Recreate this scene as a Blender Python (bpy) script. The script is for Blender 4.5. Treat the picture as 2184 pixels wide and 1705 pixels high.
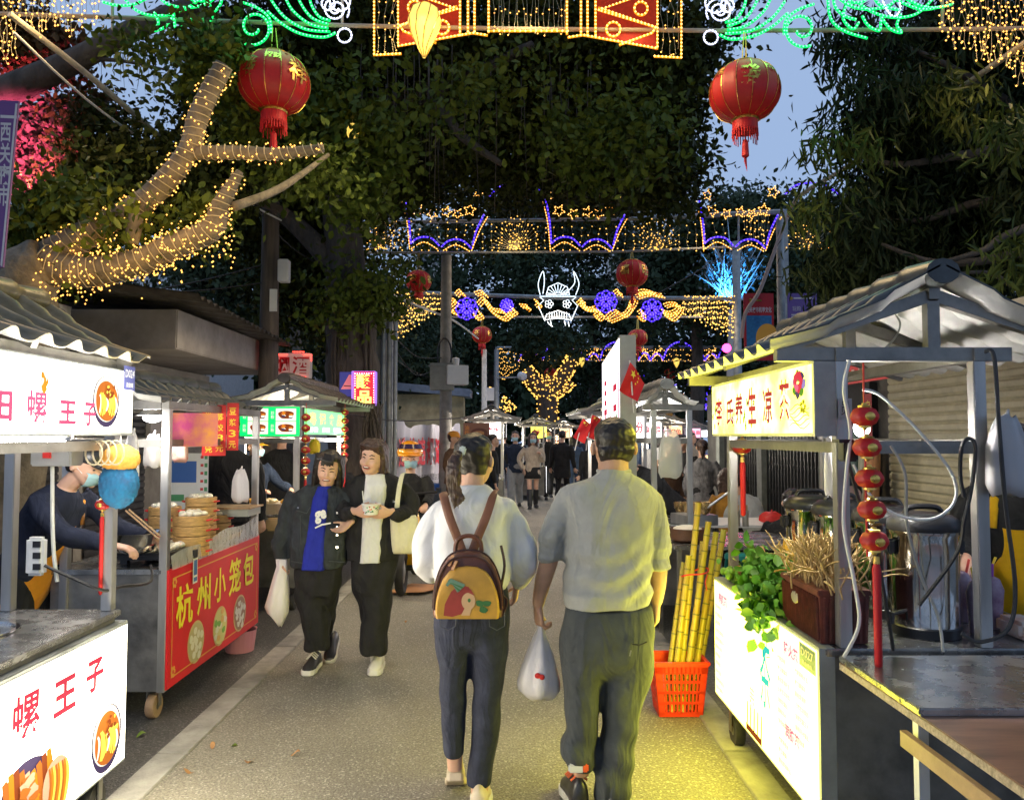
import bpy, bmesh, math, random
import numpy as np
from mathutils import Vector, Matrix, Euler, Quaternion
R = math.radians
random.seed(7)
rng = np.random.default_rng(7)
sc = bpy.context.scene
COL = sc.collection
for o in list(bpy.data.objects):
    bpy.data.objects.remove(o)

# ---------------------------------------------------------------- camera
FPX = 1659.0            # focal length in units of a 2184-wide picture
cam_d = bpy.data.cameras.new('camera')
cam_d.sensor_width = 36.0
cam_d.lens = 36.0 * FPX / 2184.0
cam_d.clip_start = 0.05
cam_d.clip_end = 2000
cam = bpy.data.objects.new('camera', cam_d)
COL.objects.link(cam)
CAMP = Vector((0, 0, 1.6))
CAMR = Euler((R(90 + 2.67), 0, R(-0.28)), 'XYZ')
cam.location = CAMP
cam.rotation_euler = CAMR
sc.camera = cam
_RM = CAMR.to_matrix()

# ---------------------------------------------------------------- world (dusk sky)
w = bpy.data.worlds.new('World')
sc.world = w
w.use_nodes = True
nt = w.node_tree
bg = nt.nodes['Background']
sky = nt.nodes.new('ShaderNodeTexSky')
sky.sky_type = 'NISHITA'
sky.sun_disc = False
sky.sun_elevation = R(3.0)
sky.sun_rotation = R(200)
sky.altitude = 100
sky.air_density = 1.4
sky.dust_density = 2.0
sky.ozone_density = 4.0
dusk = nt.nodes.new('ShaderNodeMix'); dusk.data_type = 'RGBA'
dusk.inputs['Factor'].default_value = 0.9
dusk.inputs['B'].default_value = (3.15, 4.35, 6.7, 1)
nt.links.new(sky.outputs['Color'], dusk.inputs['A'])
nt.links.new(dusk.outputs['Result'], bg.inputs['Color'])
bg.inputs['Strength'].default_value = 0.1

# ---------------------------------------------------------------- sun (only a faint dusk glow is left)
sd = bpy.data.lights.new('sun', 'SUN')
sd.energy = 0.05
sd.angle = R(30)
sd.color = (1.0, 0.9, 0.82)
sun = bpy.data.objects.new('sun', sd)
COL.objects.link(sun)
sun.rotation_euler = (R(60), 0, R(-160))

sc.view_settings.view_transform = 'Standard'
sc.view_settings.look = 'None'
sc.view_settings.exposure = 0.28
sc.view_settings.gamma = 1.0
sc.render.engine = 'CYCLES'
cy = sc.cycles
cy.use_denoising = True
try:
    cy.denoiser = 'OPENIMAGEDENOISE'
    cy.denoising_prefilter = 'ACCURATE'
except Exception:
    pass
cy.max_bounces = 6
cy.diffuse_bounces = 3
cy.glossy_bounces = 3
cy.transmission_bounces = 4
cy.transparent_max_bounces = 8
cy.sample_clamp_indirect = 3.0
cy.sample_clamp_direct = 0.0
cy.use_light_tree = True
cy.caustics_reflective = False
cy.caustics_refractive = False

# picture pixel (2184 x 1705) -> world point at distance Y down the street, or on a plane
def P(px, py, Y):
    d = _RM @ Vector(((px - 1092.0) / FPX, (852.5 - py) / FPX, -1.0))
    return CAMP + d * (Y / d.y)
def PX(px, py, X):
    d = _RM @ Vector(((px - 1092.0) / FPX, (852.5 - py) / FPX, -1.0))
    return CAMP + d * (X / d.x)
def PZ(px, py, z=0.0):
    d = _RM @ Vector(((px - 1092.0) / FPX, (852.5 - py) / FPX, -1.0))
    return CAMP + d * ((z - CAMP.z) / d.z)
# ================================================================ helpers
class MB:
    """collects shapes, then links them as ONE mesh object"""
    def __init__(s):
        s.v = []; s.f = []; s.m = []
    def add(s, vs, fs, m=0):
        b = len(s.v)
        s.v.extend([Vector(x) for x in vs])
        for f in fs:
            s.f.append([b + i for i in f]); s.m.append(m)
        return s
    def box(s, c, size, m=0, rot=None, taper=None):
        hx, hy, hz = size[0] / 2, size[1] / 2, size[2] / 2
        vs = []
        for z in (-hz, hz):
            k = 1.0 if (taper is None or z < 0) else taper
            for x, y in ((-hx, -hy), (hx, -hy), (hx, hy), (-hx, hy)):
                p = Vector((x * k, y * k, z))
                if rot is not None: p = rot @ p
                vs.append(Vector(c) + p)
        return s.add(vs, [(3, 2, 1, 0), (4, 5, 6, 7), (0, 1, 5, 4), (1, 2, 6, 5), (2, 3, 7, 6), (3, 0, 4, 7)], m)
    def bar(s, p, q, w, h=None, m=0, up=(0, 0, 1)):
        p = Vector(p); q = Vector(q); h = w if h is None else h
        d = q - p; L = d.length
        if L < 1e-6: return s
        d.normalize(); up = Vector(up)
        if abs(d.dot(up)) > 0.98: up = Vector((0, 1, 0))
        a = d.cross(up).normalized(); b = a.cross(d).normalized()
        vs = []
        for e in (p, q):
            for i, j in ((-1, -1), (1, -1), (1, 1), (-1, 1)):
                vs.append(e + a * (i * w / 2) + b * (j * h / 2))
        return s.add(vs, [(0, 1, 2, 3), (7, 6, 5, 4), (1, 0, 4, 5), (2, 1, 5, 6), (3, 2, 6, 7), (0, 3, 7, 4)], m)
    def tube(s, pts, r, n=8, m=0, cap=True, up=None, closed=False):
        """r: number, list of numbers, or list of (ra, rb)"""
        pts = [Vector(p) for p in pts]; N = len(pts)
        if not hasattr(r, '__len__'): r = [r] * N
        rr = [(x, x) if not hasattr(x, '__len__') else x for x in r]
        vs = []; ref = Vector(up) if up is not None else None
        a_prev = None
        for i in range(N):
            if closed: d = pts[(i + 1) % N] - pts[i - 1]
            elif i == 0: d = pts[1] - pts[0]
            elif i == N - 1: d = pts[-1] - pts[-2]
            else: d = (pts[i + 1] - pts[i]).normalized() + (pts[i] - pts[i - 1]).normalized()
            if d.length < 1e-9: d = Vector((0, 0, 1))
            d.normalize()
            if ref is not None:
                a = ref - d * ref.dot(d)
                if a.length < 1e-4: a = d.orthogonal()
            elif a_prev is None:
                a = d.orthogonal()
            else:
                a = a_prev - d * a_prev.dot(d)
                if a.length < 1e-5: a = d.orthogonal()
            a.normalize(); a_prev = a
            b = d.cross(a)
            for k in range(n):
                t = 2 * math.pi * k / n
                vs.append(pts[i] + a * (math.cos(t) * rr[i][0]) + b * (math.sin(t) * rr[i][1]))
        fs = []
        for i in range(N if closed else N - 1):
            j = (i + 1) % N
            for k in range(n):
                l = (k + 1) % n
                fs.append((i * n + k, i * n + l, j * n + l, j * n + k))
        if cap and not closed:
            fs.append(tuple(range(n - 1, -1, -1)))
            fs.append(tuple((N - 1) * n + k for k in range(n)))
        return s.add(vs, fs, m)
    def loft(s, rings, m=0, cap=True, closed_ring=True):
        n = len(rings[0]); vs = [p for r in rings for p in r]; fs = []
        for i in range(len(rings) - 1):
            for k in range(n if closed_ring else n - 1):
                l = (k + 1) % n
                fs.append((i * n + k, i * n + l, (i + 1) * n + l, (i + 1) * n + k))
        if cap and closed_ring:
            fs.append(tuple(range(n - 1, -1, -1)))
            fs.append(tuple((len(rings) - 1) * n + k for k in range(n)))
        return s.add(vs, fs, m)
    def lathe(s, prof, c=(0, 0, 0), n=20, m=0, axis=None, cap=True):
        """prof: (radius, height) list"""
        c = Vector(c)
        q = Vector((0, 0, 1)).rotation_difference(Vector(axis).normalized()) if axis is not None else None
        rings = []
        for r, z in prof:
            ring = []
            for k in range(n):
                t = 2 * math.pi * k / n
                p = Vector((r * math.cos(t), r * math.sin(t), z))
                if q is not None: p = q @ p
                ring.append(c + p)
            rings.append(ring)
        return s.loft(rings, m, cap)
    def ball(s, c, r, m=0, n=12, k=8, rot=None):
        rx, ry, rz = (r, r, r) if not hasattr(r, '__len__') else r
        rings = []
        for i in range(k + 1):
            f = -math.pi / 2 + math.pi * i / k
            f = max(min(f, math.pi / 2 - .05), -math.pi / 2 + .05)
            ring = []
            for j in range(n):
                t = 2 * math.pi * j / n
                p = Vector((rx * math.cos(f) * math.cos(t), ry * math.cos(f) * math.sin(t), rz * math.sin(f)))
                if rot is not None: p = rot @ p
                ring.append(Vector(c) + p)
            rings.append(ring)
        return s.loft(rings, m)
    def prism(s, poly, o, u, v, nrm, t, m=0):
        """flat outline (u, v pairs) on plane at o, thickness t along nrm"""
        o = Vector(o); u = Vector(u); v = Vector(v); nn = Vector(nrm) * t
        a = [o + u * x + v * y for x, y in poly]; n = len(a)
        vs = a + [p + nn for p in a]
        fs = [tuple(range(n - 1, -1, -1)), tuple(range(n, 2 * n))]
        for i in range(n):
            j = (i + 1) % n
            fs.append((i, j, n + j, n + i))
        return s.add(vs, fs, m)
    def mesh(s, name='mesh'):
        me = bpy.data.meshes.new(name)
        me.from_pydata([tuple(x) for x in s.v], [], s.f)
        return me
    def build(s, name, mats, parent=None, smooth=False, bevel=0, local=False, fix=True):
        me = s.mesh(name)
        if not isinstance(mats, (list, tuple)): mats = [mats]
        for x in mats: me.materials.append(x)
        if len(mats) > 1:
            me.polygons.foreach_set('material_index', s.m)
        if fix:
            bm = bmesh.new(); bm.from_mesh(me)
            bmesh.ops.recalc_face_normals(bm, faces=bm.faces)
            if bevel:
                bmesh.ops.bevel(bm, geom=[e for e in bm.edges if e.is_manifold and e.calc_face_angle(0) > 0.6], offset=bevel, segments=2, affect='EDGES', clamp_overlap=True)
            bm.to_mesh(me); bm.free()
        return put(name, me, parent, smooth, local)

def put(name, me, parent=None, smooth=False, local=False):
    """link a mesh; world coordinates become local to the thing it belongs to"""
    if smooth:
        me.polygons.foreach_set('use_smooth', [True] * len(me.polygons))
        if smooth != 'all':
            try: me.set_sharp_from_angle(angle=R(45))
            except Exception: pass
    o = bpy.data.objects.new(name, me)
    COL.objects.link(o)
    if parent is not None:
        if not local:
            me.transform(wmat(parent).inverted())
        o.parent = parent
    return o

def wmat(o):
    m = Matrix.LocRotScale(o.location, o.rotation_euler, o.scale)
    return wmat(o.parent) @ m if o.parent else m

def thing(name, label, cat, loc=(0, 0, 0), rz=0.0, group=None):
    o = bpy.data.objects.new(name, None)
    COL.objects.link(o)
    o.empty_display_size = 0.1
    o.location = loc; o.rotation_euler = (0, 0, rz)
    return tag(o, label, cat, group)

def tag(o, label, cat, group=None):
    o['label'] = label; o['category'] = cat
    if group: o['group'] = group
    return o

def struct(o):
    o['kind'] = 'structure'
    return o

def dup(root, loc, rz=None, label=None, group=None, scale=None):
    r = root.copy(); COL.objects.link(r)
    r.location = loc
    if rz is not None: r.rotation_euler = (0, 0, rz)
    if scale is not None: r.scale = (scale,) * 3
    if label: r['label'] = label
    if group: r['group'] = group
    def kids(a, b):
        for ch in list(a.children):
            c = ch.copy(); COL.objects.link(c); c.parent = b
            kids(ch, c)
    kids(root, r)
    return r

def catmull(pts, n=6):
    pts = [np.array(p, float) for p in pts]
    out = []
    for i in range(len(pts) - 1):
        p0 = pts[max(i - 1, 0)]; p1 = pts[i]; p2 = pts[i + 1]; p3 = pts[min(i + 2, len(pts) - 1)]
        for k in range(n):
            t = k / n
            out.append(0.5 * ((2 * p1) + (-p0 + p2) * t + (2 * p0 - 5 * p1 + 4 * p2 - p3) * t * t + (-p0 + 3 * p1 - 3 * p2 + p3) * t ** 3))
    out.append(pts[-1])
    return out

# ---------------------------------------------------------------- materials
_mc = {}
def mat(name, col, rough=0.6, metal=0.0, emit=None, es=0.0, noise=0.0, nscale=8.0, bump=0.0, bscale=40.0, bdist=0.01,
        spec=None, trans=0.0, alpha=1.0, sss=0.0, col2=None, stretch=None, coat=0.0, sheen=0.0, sample=None, backface=None):
    if name in _mc: return _mc[name]
    m = bpy.data.materials.new(name); m.use_nodes = True
    nt = m.node_tree; b = nt.nodes['Principled BSDF']
    N = nt.nodes.new; L = nt.links.new
    b.inputs['Base Color'].default_value = (*col, 1)
    b.inputs['Roughness'].default_value = rough
    b.inputs['Metallic'].default_value = metal
    if spec is not None: b.inputs['Specular IOR Level'].default_value = spec
    if trans: b.inputs['Transmission Weight'].default_value = trans
    if alpha < 1: b.inputs['Alpha'].default_value = alpha
    if sss:
        b.inputs['Subsurface Weight'].default_value = sss
        b.inputs['Subsurface Radius'].default_value = (0.012, 0.005, 0.003)
    if coat: b.inputs['Coat Weight'].default_value = coat
    if sheen:
        b.inputs['Sheen Weight'].default_value = sheen
    if emit is not None:
        b.inputs['Emission Color'].default_value = (*emit, 1)
        b.inputs['Emission Strength'].default_value = es
    tc = None
    def coords():
        t = N('ShaderNodeTexCoord')
        if stretch:
            mp = N('ShaderNodeMapping'); mp.inputs['Scale'].default_value = stretch
            L(t.outputs['Object'], mp.inputs['Vector']); return mp.outputs['Vector']
        return t.outputs['Object']
    if noise or col2 is not None or bump: tc = coords()
    if noise or col2 is not None:
        nz = N('ShaderNodeTexNoise'); nz.inputs['Scale'].default_value = nscale
        nz.inputs['Detail'].default_value = 5; nz.inputs['Roughness'].default_value = 0.62
        L(tc, nz.inputs['Vector'])
        rp = N('ShaderNodeValToRGB')
        rp.color_ramp.elements[0].position = 0.32; rp.color_ramp.elements[1].position = 0.68
        c2 = col2 if col2 is not None else tuple(min(1, c * (1 + noise)) for c in col)
        c1 = col if col2 is not None else tuple(c * (1 - noise) for c in col)
        rp.color_ramp.elements[0].color = (*c1, 1); rp.color_ramp.elements[1].color = (*c2, 1)
        L(nz.outputs['Fac'], rp.inputs['Fac']); L(rp.outputs['Color'], b.inputs['Base Color'])
        if metal > 0.5 or rough < 0.35:
            mr = N('ShaderNodeMapRange')
            mr.inputs['To Min'].default_value = max(0.02, rough * 0.6); mr.inputs['To Max'].default_value = min(1, rough * 1.6 + 0.05)
            L(nz.outputs['Fac'], mr.inputs['Value']); L(mr.outputs['Result'], b.inputs['Roughness'])
    if bump:
        n2 = N('ShaderNodeTexNoise'); n2.inputs['Scale'].default_value = bscale; n2.inputs['Detail'].default_value = 4
        L(tc, n2.inputs['Vector'])
        bp = N('ShaderNodeBump'); bp.inputs['Strength'].default_value = bump; bp.inputs['Distance'].default_value = bdist
        L(n2.outputs['Fac'], bp.inputs['Height']); L(bp.outputs['Normal'], b.inputs['Normal'])
    if sample:
        try: m.cycles.emission_sampling = sample
        except Exception: pass
    _mc[name] = m
    return m

def glow(name, col, s, sample=None):
    """a lamp or backlit face"""
    if name in _mc: return _mc[name]
    ink = name.startswith('lit_')
    return mat(name, tuple(min(.8, c) * (.06 if ink else 1) for c in col), .9 if ink else .5, emit=col, es=s, sample=sample, spec=.02 if ink else None)

# ---------------------------------------------------------------- fused (continuous) surfaces
_tmp = bpy.data.scenes.new('work')
def work_dg():
    with bpy.context.temp_override(scene=_tmp, view_layer=_tmp.view_layers[0]):
        dg = bpy.context.evaluated_depsgraph_get()
    dg.update()
    return dg
def fuse(mb, voxel=0.01, smooth=4, factor=0.5, disp=None):
    me = mb.mesh('work')
    bm = bmesh.new(); bm.from_mesh(me); bmesh.ops.recalc_face_normals(bm, faces=bm.faces); bm.to_mesh(me); bm.free()
    o = bpy.data.objects.new('work', me)
    _tmp.collection.objects.link(o)
    r = o.modifiers.new('r', 'REMESH'); r.mode = 'VOXEL'; r.voxel_size = voxel
    if smooth:
        q = o.modifiers.new('s', 'SMOOTH'); q.iterations = smooth; q.factor = factor
    dg = work_dg()
    out = bpy.data.meshes.new_from_object(o.evaluated_get(dg))
    bpy.data.objects.remove(o); bpy.data.meshes.remove(me)
    if disp is not None:
        n = len(out.vertices)
        co = np.empty(n * 3); out.vertices.foreach_get('co', co); co = co.reshape(-1, 3)
        no = np.empty(n * 3); out.vertex_normals.foreach_get('vector', no); no = no.reshape(-1, 3)
        co = co + no * disp(co)[:, None]
        out.vertices.foreach_set('co', co.ravel()); out.update()
    return out

def fused(name, mb, mats, parent, voxel=0.01, smooth=4, disp=None, local=True):
    me = fuse(mb, voxel, smooth, disp=disp)
    me.materials.clear()
    for x in (mats if isinstance(mats, (list, tuple)) else [mats]): me.materials.append(x)
    return put(name, me, parent, 'all', local)

# ---------------------------------------------------------------- writing
_tc = {}
def text_geo(s, bold=0.0, shear=0.0, vertical=False):
    """outlines of the characters, scaled to a unit em box: (verts, faces, width, height)"""
    key = (s, bold, shear, vertical)
    if key in _tc: return _tc[key]
    cu = bpy.data.curves.new('t', 'FONT')
    cu.body = '\n'.join(s) if vertical else s
    cu.size = 1.0; cu.offset = bold; cu.shear = shear; cu.resolution_u = 2
    if vertical: cu.space_line = 1.0
    o = bpy.data.objects.new('t', cu); _tmp.collection.objects.link(o)
    dg = work_dg()
    me = bpy.data.meshes.new_from_object(o.evaluated_get(dg))
    vs = np.array([v.co[:] for v in me.vertices]).reshape(-1, 3); fs = [tuple(p.vertices) for p in me.polygons]
    bpy.data.objects.remove(o); bpy.data.curves.remove(cu); bpy.data.meshes.remove(me)
    if len(vs):
        mn = vs.min(0); mx = vs.max(0)
        vs = vs - mn; wh = (mx - mn)[:2]
    else: wh = (1, 1)
    _tc[key] = (vs, fs, wh[0], wh[1])
    return _tc[key]

class Board:
    """a flat sign face: o = lower left corner, u / v = unit vectors, n = outward normal"""
    def __init__(s, o, u, v, n=None):
        s.o = Vector(o); s.u = Vector(u).normalized(); s.v = Vector(v).normalized()
        s.n = Vector(n).normalized() if n is not None else s.u.cross(s.v).normalized()
    def pt(s, x, y, h=0.0):
        return s.o + s.u * x + s.v * y + s.n * h
    def text(s, mb, txt, x, y, w, h, lift=0.004, m=0, bold=0.0, shear=0.0, vertical=False, stretch=True):
        vs, fs, tw, th = text_geo(txt, bold, shear, vertical)
        if not len(vs): return
        sx = w / tw; sy = h / th
        if not stretch: sx = sy = min(sx, sy)
        mb.add([s.pt(x + a[0] * sx, y + a[1] * sy, lift) for a in vs], fs, m)
    def poly(s, mb, pts, lift=0.004, m=0):
        mb.add([s.pt(a, b, lift) for a, b in pts], [tuple(range(len(pts)))], m)
    def rect(s, mb, x, y, w, h, lift=0.004, m=0):
        s.poly(mb, [(x, y), (x + w, y), (x + w, y + h), (x, y + h)], lift, m)
    def disc(s, mb, x, y, rx, ry, lift=0.004, m=0, n=28, a0=0.0, wob=0.0):
        s.poly(mb, [(x + rx * math.cos(t) * (1 + wob * math.sin(3 * t + a0)), y + ry * math.sin(t) * (1 + wob * math.cos(2 * t + a0)))
                    for t in [2 * math.pi * k / n for k in range(n)]], lift, m)
    def strip(s, mb, pts, w, lift=0.004, m=0):
        pts = [np.array(p, float) for p in pts]; L = []; Rr = []
        for i, p in enumerate(pts):
            d = pts[min(i + 1, len(pts) - 1)] - pts[max(i - 1, 0)]
            d = d / (np.linalg.norm(d) + 1e-9); nn = np.array((-d[1], d[0]))
            k = w / 2 * (0.55 + 0.45 * math.sin(math.pi * (i + .5) / len(pts)))
            L.append(p + nn * k); Rr.append(p - nn * k)
        vs = [s.pt(*p, lift) for p in L] + [s.pt(*p, lift) for p in Rr]; n = len(pts)
        mb.add(vs, [(i, i + 1, n + i + 1, n + i) for i in range(n - 1)], m)
# ================================================================ shared materials
def cloth(name, col, noise=0.12, fold=7.0, fb=0.5, rough=0.9, fine=220.0, stretch=(1, 1, .45), col2=None):
    """woven cloth: a fine weave plus soft folds"""
    if name in _mc: return _mc[name]
    m = mat(name, col, rough, noise=noise if col2 is None else 0, col2=col2, nscale=14, spec=0.25, sheen=0.15 if sum(col) > .6 else 0)
    nt = m.node_tree; b = nt.nodes['Principled BSDF']; N = nt.nodes.new; L = nt.links.new
    t = N('ShaderNodeTexCoord'); mp = N('ShaderNodeMapping'); mp.inputs['Scale'].default_value = stretch
    L(t.outputs['Object'], mp.inputs['Vector'])
    a = N('ShaderNodeTexNoise'); a.inputs['Scale'].default_value = fold; a.inputs['Detail'].default_value = 3; a.inputs['Distortion'].default_value = 1.4
    c = N('ShaderNodeTexNoise'); c.inputs['Scale'].default_value = fine; c.inputs['Detail'].default_value = 2
    L(mp.outputs['Vector'], a.inputs['Vector']); L(t.outputs['Object'], c.inputs['Vector'])
    b1 = N('ShaderNodeBump'); b1.inputs['Strength'].default_value = fb; b1.inputs['Distance'].default_value = 0.06
    b2 = N('ShaderNodeBump'); b2.inputs['Strength'].default_value = 0.25; b2.inputs['Distance'].default_value = 0.004
    L(a.outputs['Fac'], b1.inputs['Height']); L(c.outputs['Fac'], b2.inputs['Height'])
    L(b1.outputs['Normal'], b2.inputs['Normal']); L(b2.outputs['Normal'], b.inputs['Normal'])
    return m

M_steel = mat('brushed_steel', (.46, .45, .43), .3, .8, noise=.25, nscale=6, bump=.12, bscale=90, stretch=(1, 1, .15))
M_steel_d = mat('dull_steel', (.26, .25, .23), .42, .9, noise=.35, nscale=5, bump=.15, bscale=30)
M_steel_top = mat('worn_steel_top', (.42, .42, .41), .22, .85, noise=.3, nscale=9, bump=.25, bscale=5, bdist=.03)
M_chrome = mat('polished_steel', (.72, .71, .69), .08, 1.0, noise=.08, nscale=20)
M_galv = mat('galvanised_pole', (.33, .35, .35), .5, .7, noise=.3, nscale=6)
M_cement = mat('cement', (.27, .26, .24), .9, noise=.3, nscale=5, bump=.3, bscale=25)
M_black = mat('black_plastic', (.018, .018, .02), .3, noise=.2)
M_rubber = mat('rubber', (.03, .028, .026), .8, noise=.3)
M_tan_wheel = mat('tan_wheel', (.33, .21, .12), .6, noise=.3)
M_white = mat('white_plastic', (.72, .72, .70), .45, noise=.06)
M_cream = mat('cream_plastic', (.62, .57, .47), .5, noise=.1)
M_red = mat('red_plastic', (.62, .03, .025), .4, noise=.15)
M_gold = mat('gold_foil', (.75, .5, .12), .25, .9, noise=.2, nscale=30)
M_wire_b = mat('black_cable', (.015, .015, .016), .45)
M_wire_w = mat('white_cable', (.68, .68, .64), .45)
M_tile_a = mat('olive_glazed_tile', (.15, .125, .07), .3, noise=.35, nscale=12, bump=.12, bscale=30, col2=(.24, .20, .12), spec=.35)
M_tile_b = mat('slate_tile', (.05, .06, .065), .4, noise=.35, nscale=12, bump=.15, bscale=30)
M_under = mat('roof_underside', (.62, .62, .60), .35, noise=.2, nscale=7, bump=.2, bscale=14)
M_skin = mat('skin', (.62, .37, .26), .5, noise=.08, nscale=20, sss=.12, bump=.06, bscale=160)
M_skin2 = mat('skin_tan', (.50, .29, .19), .5, noise=.1, nscale=20, sss=.1, bump=.06, bscale=160)
M_hair = mat('black_hair', (.012, .009, .008), .42, noise=.4, nscale=60, bump=.5, bscale=160, bdist=.003, stretch=(1, 1, .06))
M_hair_br = mat('brown_hair', (.045, .022, .014), .38, noise=.4, nscale=60, bump=.7, bscale=120, bdist=.01, stretch=(1, 1, .06))
M_lip = mat('lip', (.42, .11, .10), .4)
M_teeth = mat('teeth', (.80, .78, .72), .3)
M_eye = mat('dark_eye', (.015, .01, .008), .15)
M_mouth = mat('mouth_inside', (.06, .012, .012), .5)
M_mask = mat('face_mask', (.36, .58, .66), .8, noise=.08, bump=.3, bscale=25, stretch=(.3, 1, 3))
M_paper = mat('paper', (.75, .74, .70), .8, noise=.06)
M_bag = mat('thin_plastic_bag', (.84, .80, .79), .3, noise=.08, bump=.5, bscale=16, bdist=.03, stretch=(1, 1, .35), alpha=.86)
M_bagcl = mat('clear_plastic', (.75, .76, .75), .15, bump=.6, bscale=14, bdist=.03, alpha=.45)
M_wood = mat('plank_wood', (.42, .27, .14), .6, noise=.25, nscale=8, stretch=(8, 1, 1), bump=.1)
M_board = mat('particle_board', (.45, .36, .24), .85, noise=.35, nscale=90, bump=.4, bscale=120)
M_lam = mat('brown_laminate', (.21, .105, .06), .4, noise=.4, nscale=5, stretch=(.5, 3, 1), coat=.2)
M_bamboo = mat('steamer_bamboo', (.52, .31, .11), .6, noise=.3, nscale=22, stretch=(1, 1, 5), bump=.3, bscale=60)
M_bun = mat('dough', (.80, .73, .58), .6, noise=.08, bump=.2, bscale=40, sss=.1)
M_lantern = mat('red_lantern_cloth', (.34, .006, .008), .5, noise=.12, nscale=30, emit=(1.0, .02, .01), es=.035)
M_tassel = mat('red_tassel', (.55, .012, .015), .6, noise=.25, nscale=200, stretch=(1, 1, .02))
M_flag = mat('red_flag_cloth', (.62, .018, .022), .7, noise=.1, bump=.2, bscale=20)
M_star = mat('yellow_star', (.85, .65, .06), .6)

# lit faces and lamps (printed inks on a light box let light through and reflect very little)
G_white = glow('backlit_white', (1.0, .92, .70), 4.2)
G_white2 = glow('backlit_white_soft', (1.0, .97, .97), 2.0)
G_yellow = mat('backlit_yellow', (.8, .75, .1), .4, emit=(1, 1, .2), es=2.2)
def _noisy_emit(m, c1, c2, scale, s, lo=.4, hi=.62):
    nt = m.node_tree; b = nt.nodes['Principled BSDF']
    t = nt.nodes.new('ShaderNodeTexCoord'); n = nt.nodes.new('ShaderNodeTexNoise'); n.inputs['Scale'].default_value = scale; n.inputs['Detail'].default_value = 3
    r = nt.nodes.new('ShaderNodeValToRGB'); r.color_ramp.elements[0].color = (*c1, 1); r.color_ramp.elements[1].color = (*c2, 1)
    r.color_ramp.elements[0].position = lo; r.color_ramp.elements[1].position = hi
    nt.links.new(t.outputs['Object'], n.inputs['Vector']); nt.links.new(n.outputs['Fac'], r.inputs['Fac'])
    nt.links.new(r.outputs['Color'], b.inputs['Emission Color']); b.inputs['Emission Strength'].default_value = s
_noisy_emit(G_yellow, (1, .92, .06), (1, .95, .26), 5.0, 3.6)
G_menu = glow('backlit_menu_yellow', (1.0, .93, .17), 5.0)
G_green = glow('backlit_green', (.0, 1.0, .16), 1.0)
G_green2 = glow('backlit_pale_green', (.22, 1.0, .30), 1.3)
G_warm = glow('warm_lamp', (1.0, .62, .25), 9.0)
G_tube = glow('white_tube_lamp', (1.0, .97, .95), 40.0)
G_bulb = glow('white_bulb', (1.0, .96, .92), 22.0)
E_red = glow('lit_red_ink', (.85, .05, .10), .62)
E_dred = glow('lit_dark_red_ink', (.55, .05, .05), .7)
E_pink = glow('lit_pink_ink', (.9, .14, .30), .7)
E_dark = glow('lit_dark_ink', (.10, .07, .16), .6)
E_orange = glow('lit_orange_ink', (.9, .30, .02), .8)
E_yel = glow('lit_yellow_ink', (1.0, .78, .10), 1.0)
E_broth = glow('lit_broth_ink', (.70, .20, .03), .7)
E_brown = glow('lit_brown_ink', (.38, .08, .02), .6)
E_pale = glow('lit_pale_ink', (1.0, .95, .75), 1.1)
E_leaf = glow('lit_green_ink', (.12, .32, .03), .7)
E_teal = glow('lit_teal_ink', (.02, .55, .5), .9)
E_lime = glow('lit_lime_ink', (.50, .46, .02), .55)
E_tag = glow('lit_tag_blue', (.05, .08, .30), .5)

# rope lights and fairy lights
L_green = glow('green_rope_light', (.0, 1.0, .16), 1.0)
L_green_b = glow('green_bead', (.22, 1.0, .5), 1.8)
L_wht = glow('white_rope_light', (.62, .66, 1.0), 1.0)
L_wht_b = glow('white_bead', (.8, .86, 1.0), 2.0)
L_amb = glow('amber_rope_light', (1.0, .33, .01), .9)
L_amb_b = glow('amber_bead', (1.0, .58, .16), 2.6)
L_blu = glow('blue_rope_light', (.05, .01, 1.0), 1.3)
L_blu_b = glow('blue_bead', (.2, .12, 1.0), 1.6)
L_fairy = glow('fairy_bulb', (1.0, .46, .09), 2.6, sample='NONE')
L_fairy_y = glow('fairy_bulb_gold', (1.0, .52, .10), 2.0, sample='NONE')
L_ice = glow('ice_rope_light', (.75, .92, 1.0), 1.5)
M_fwire = mat('fairy_wire', (.55, .48, .30), .6)
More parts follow.
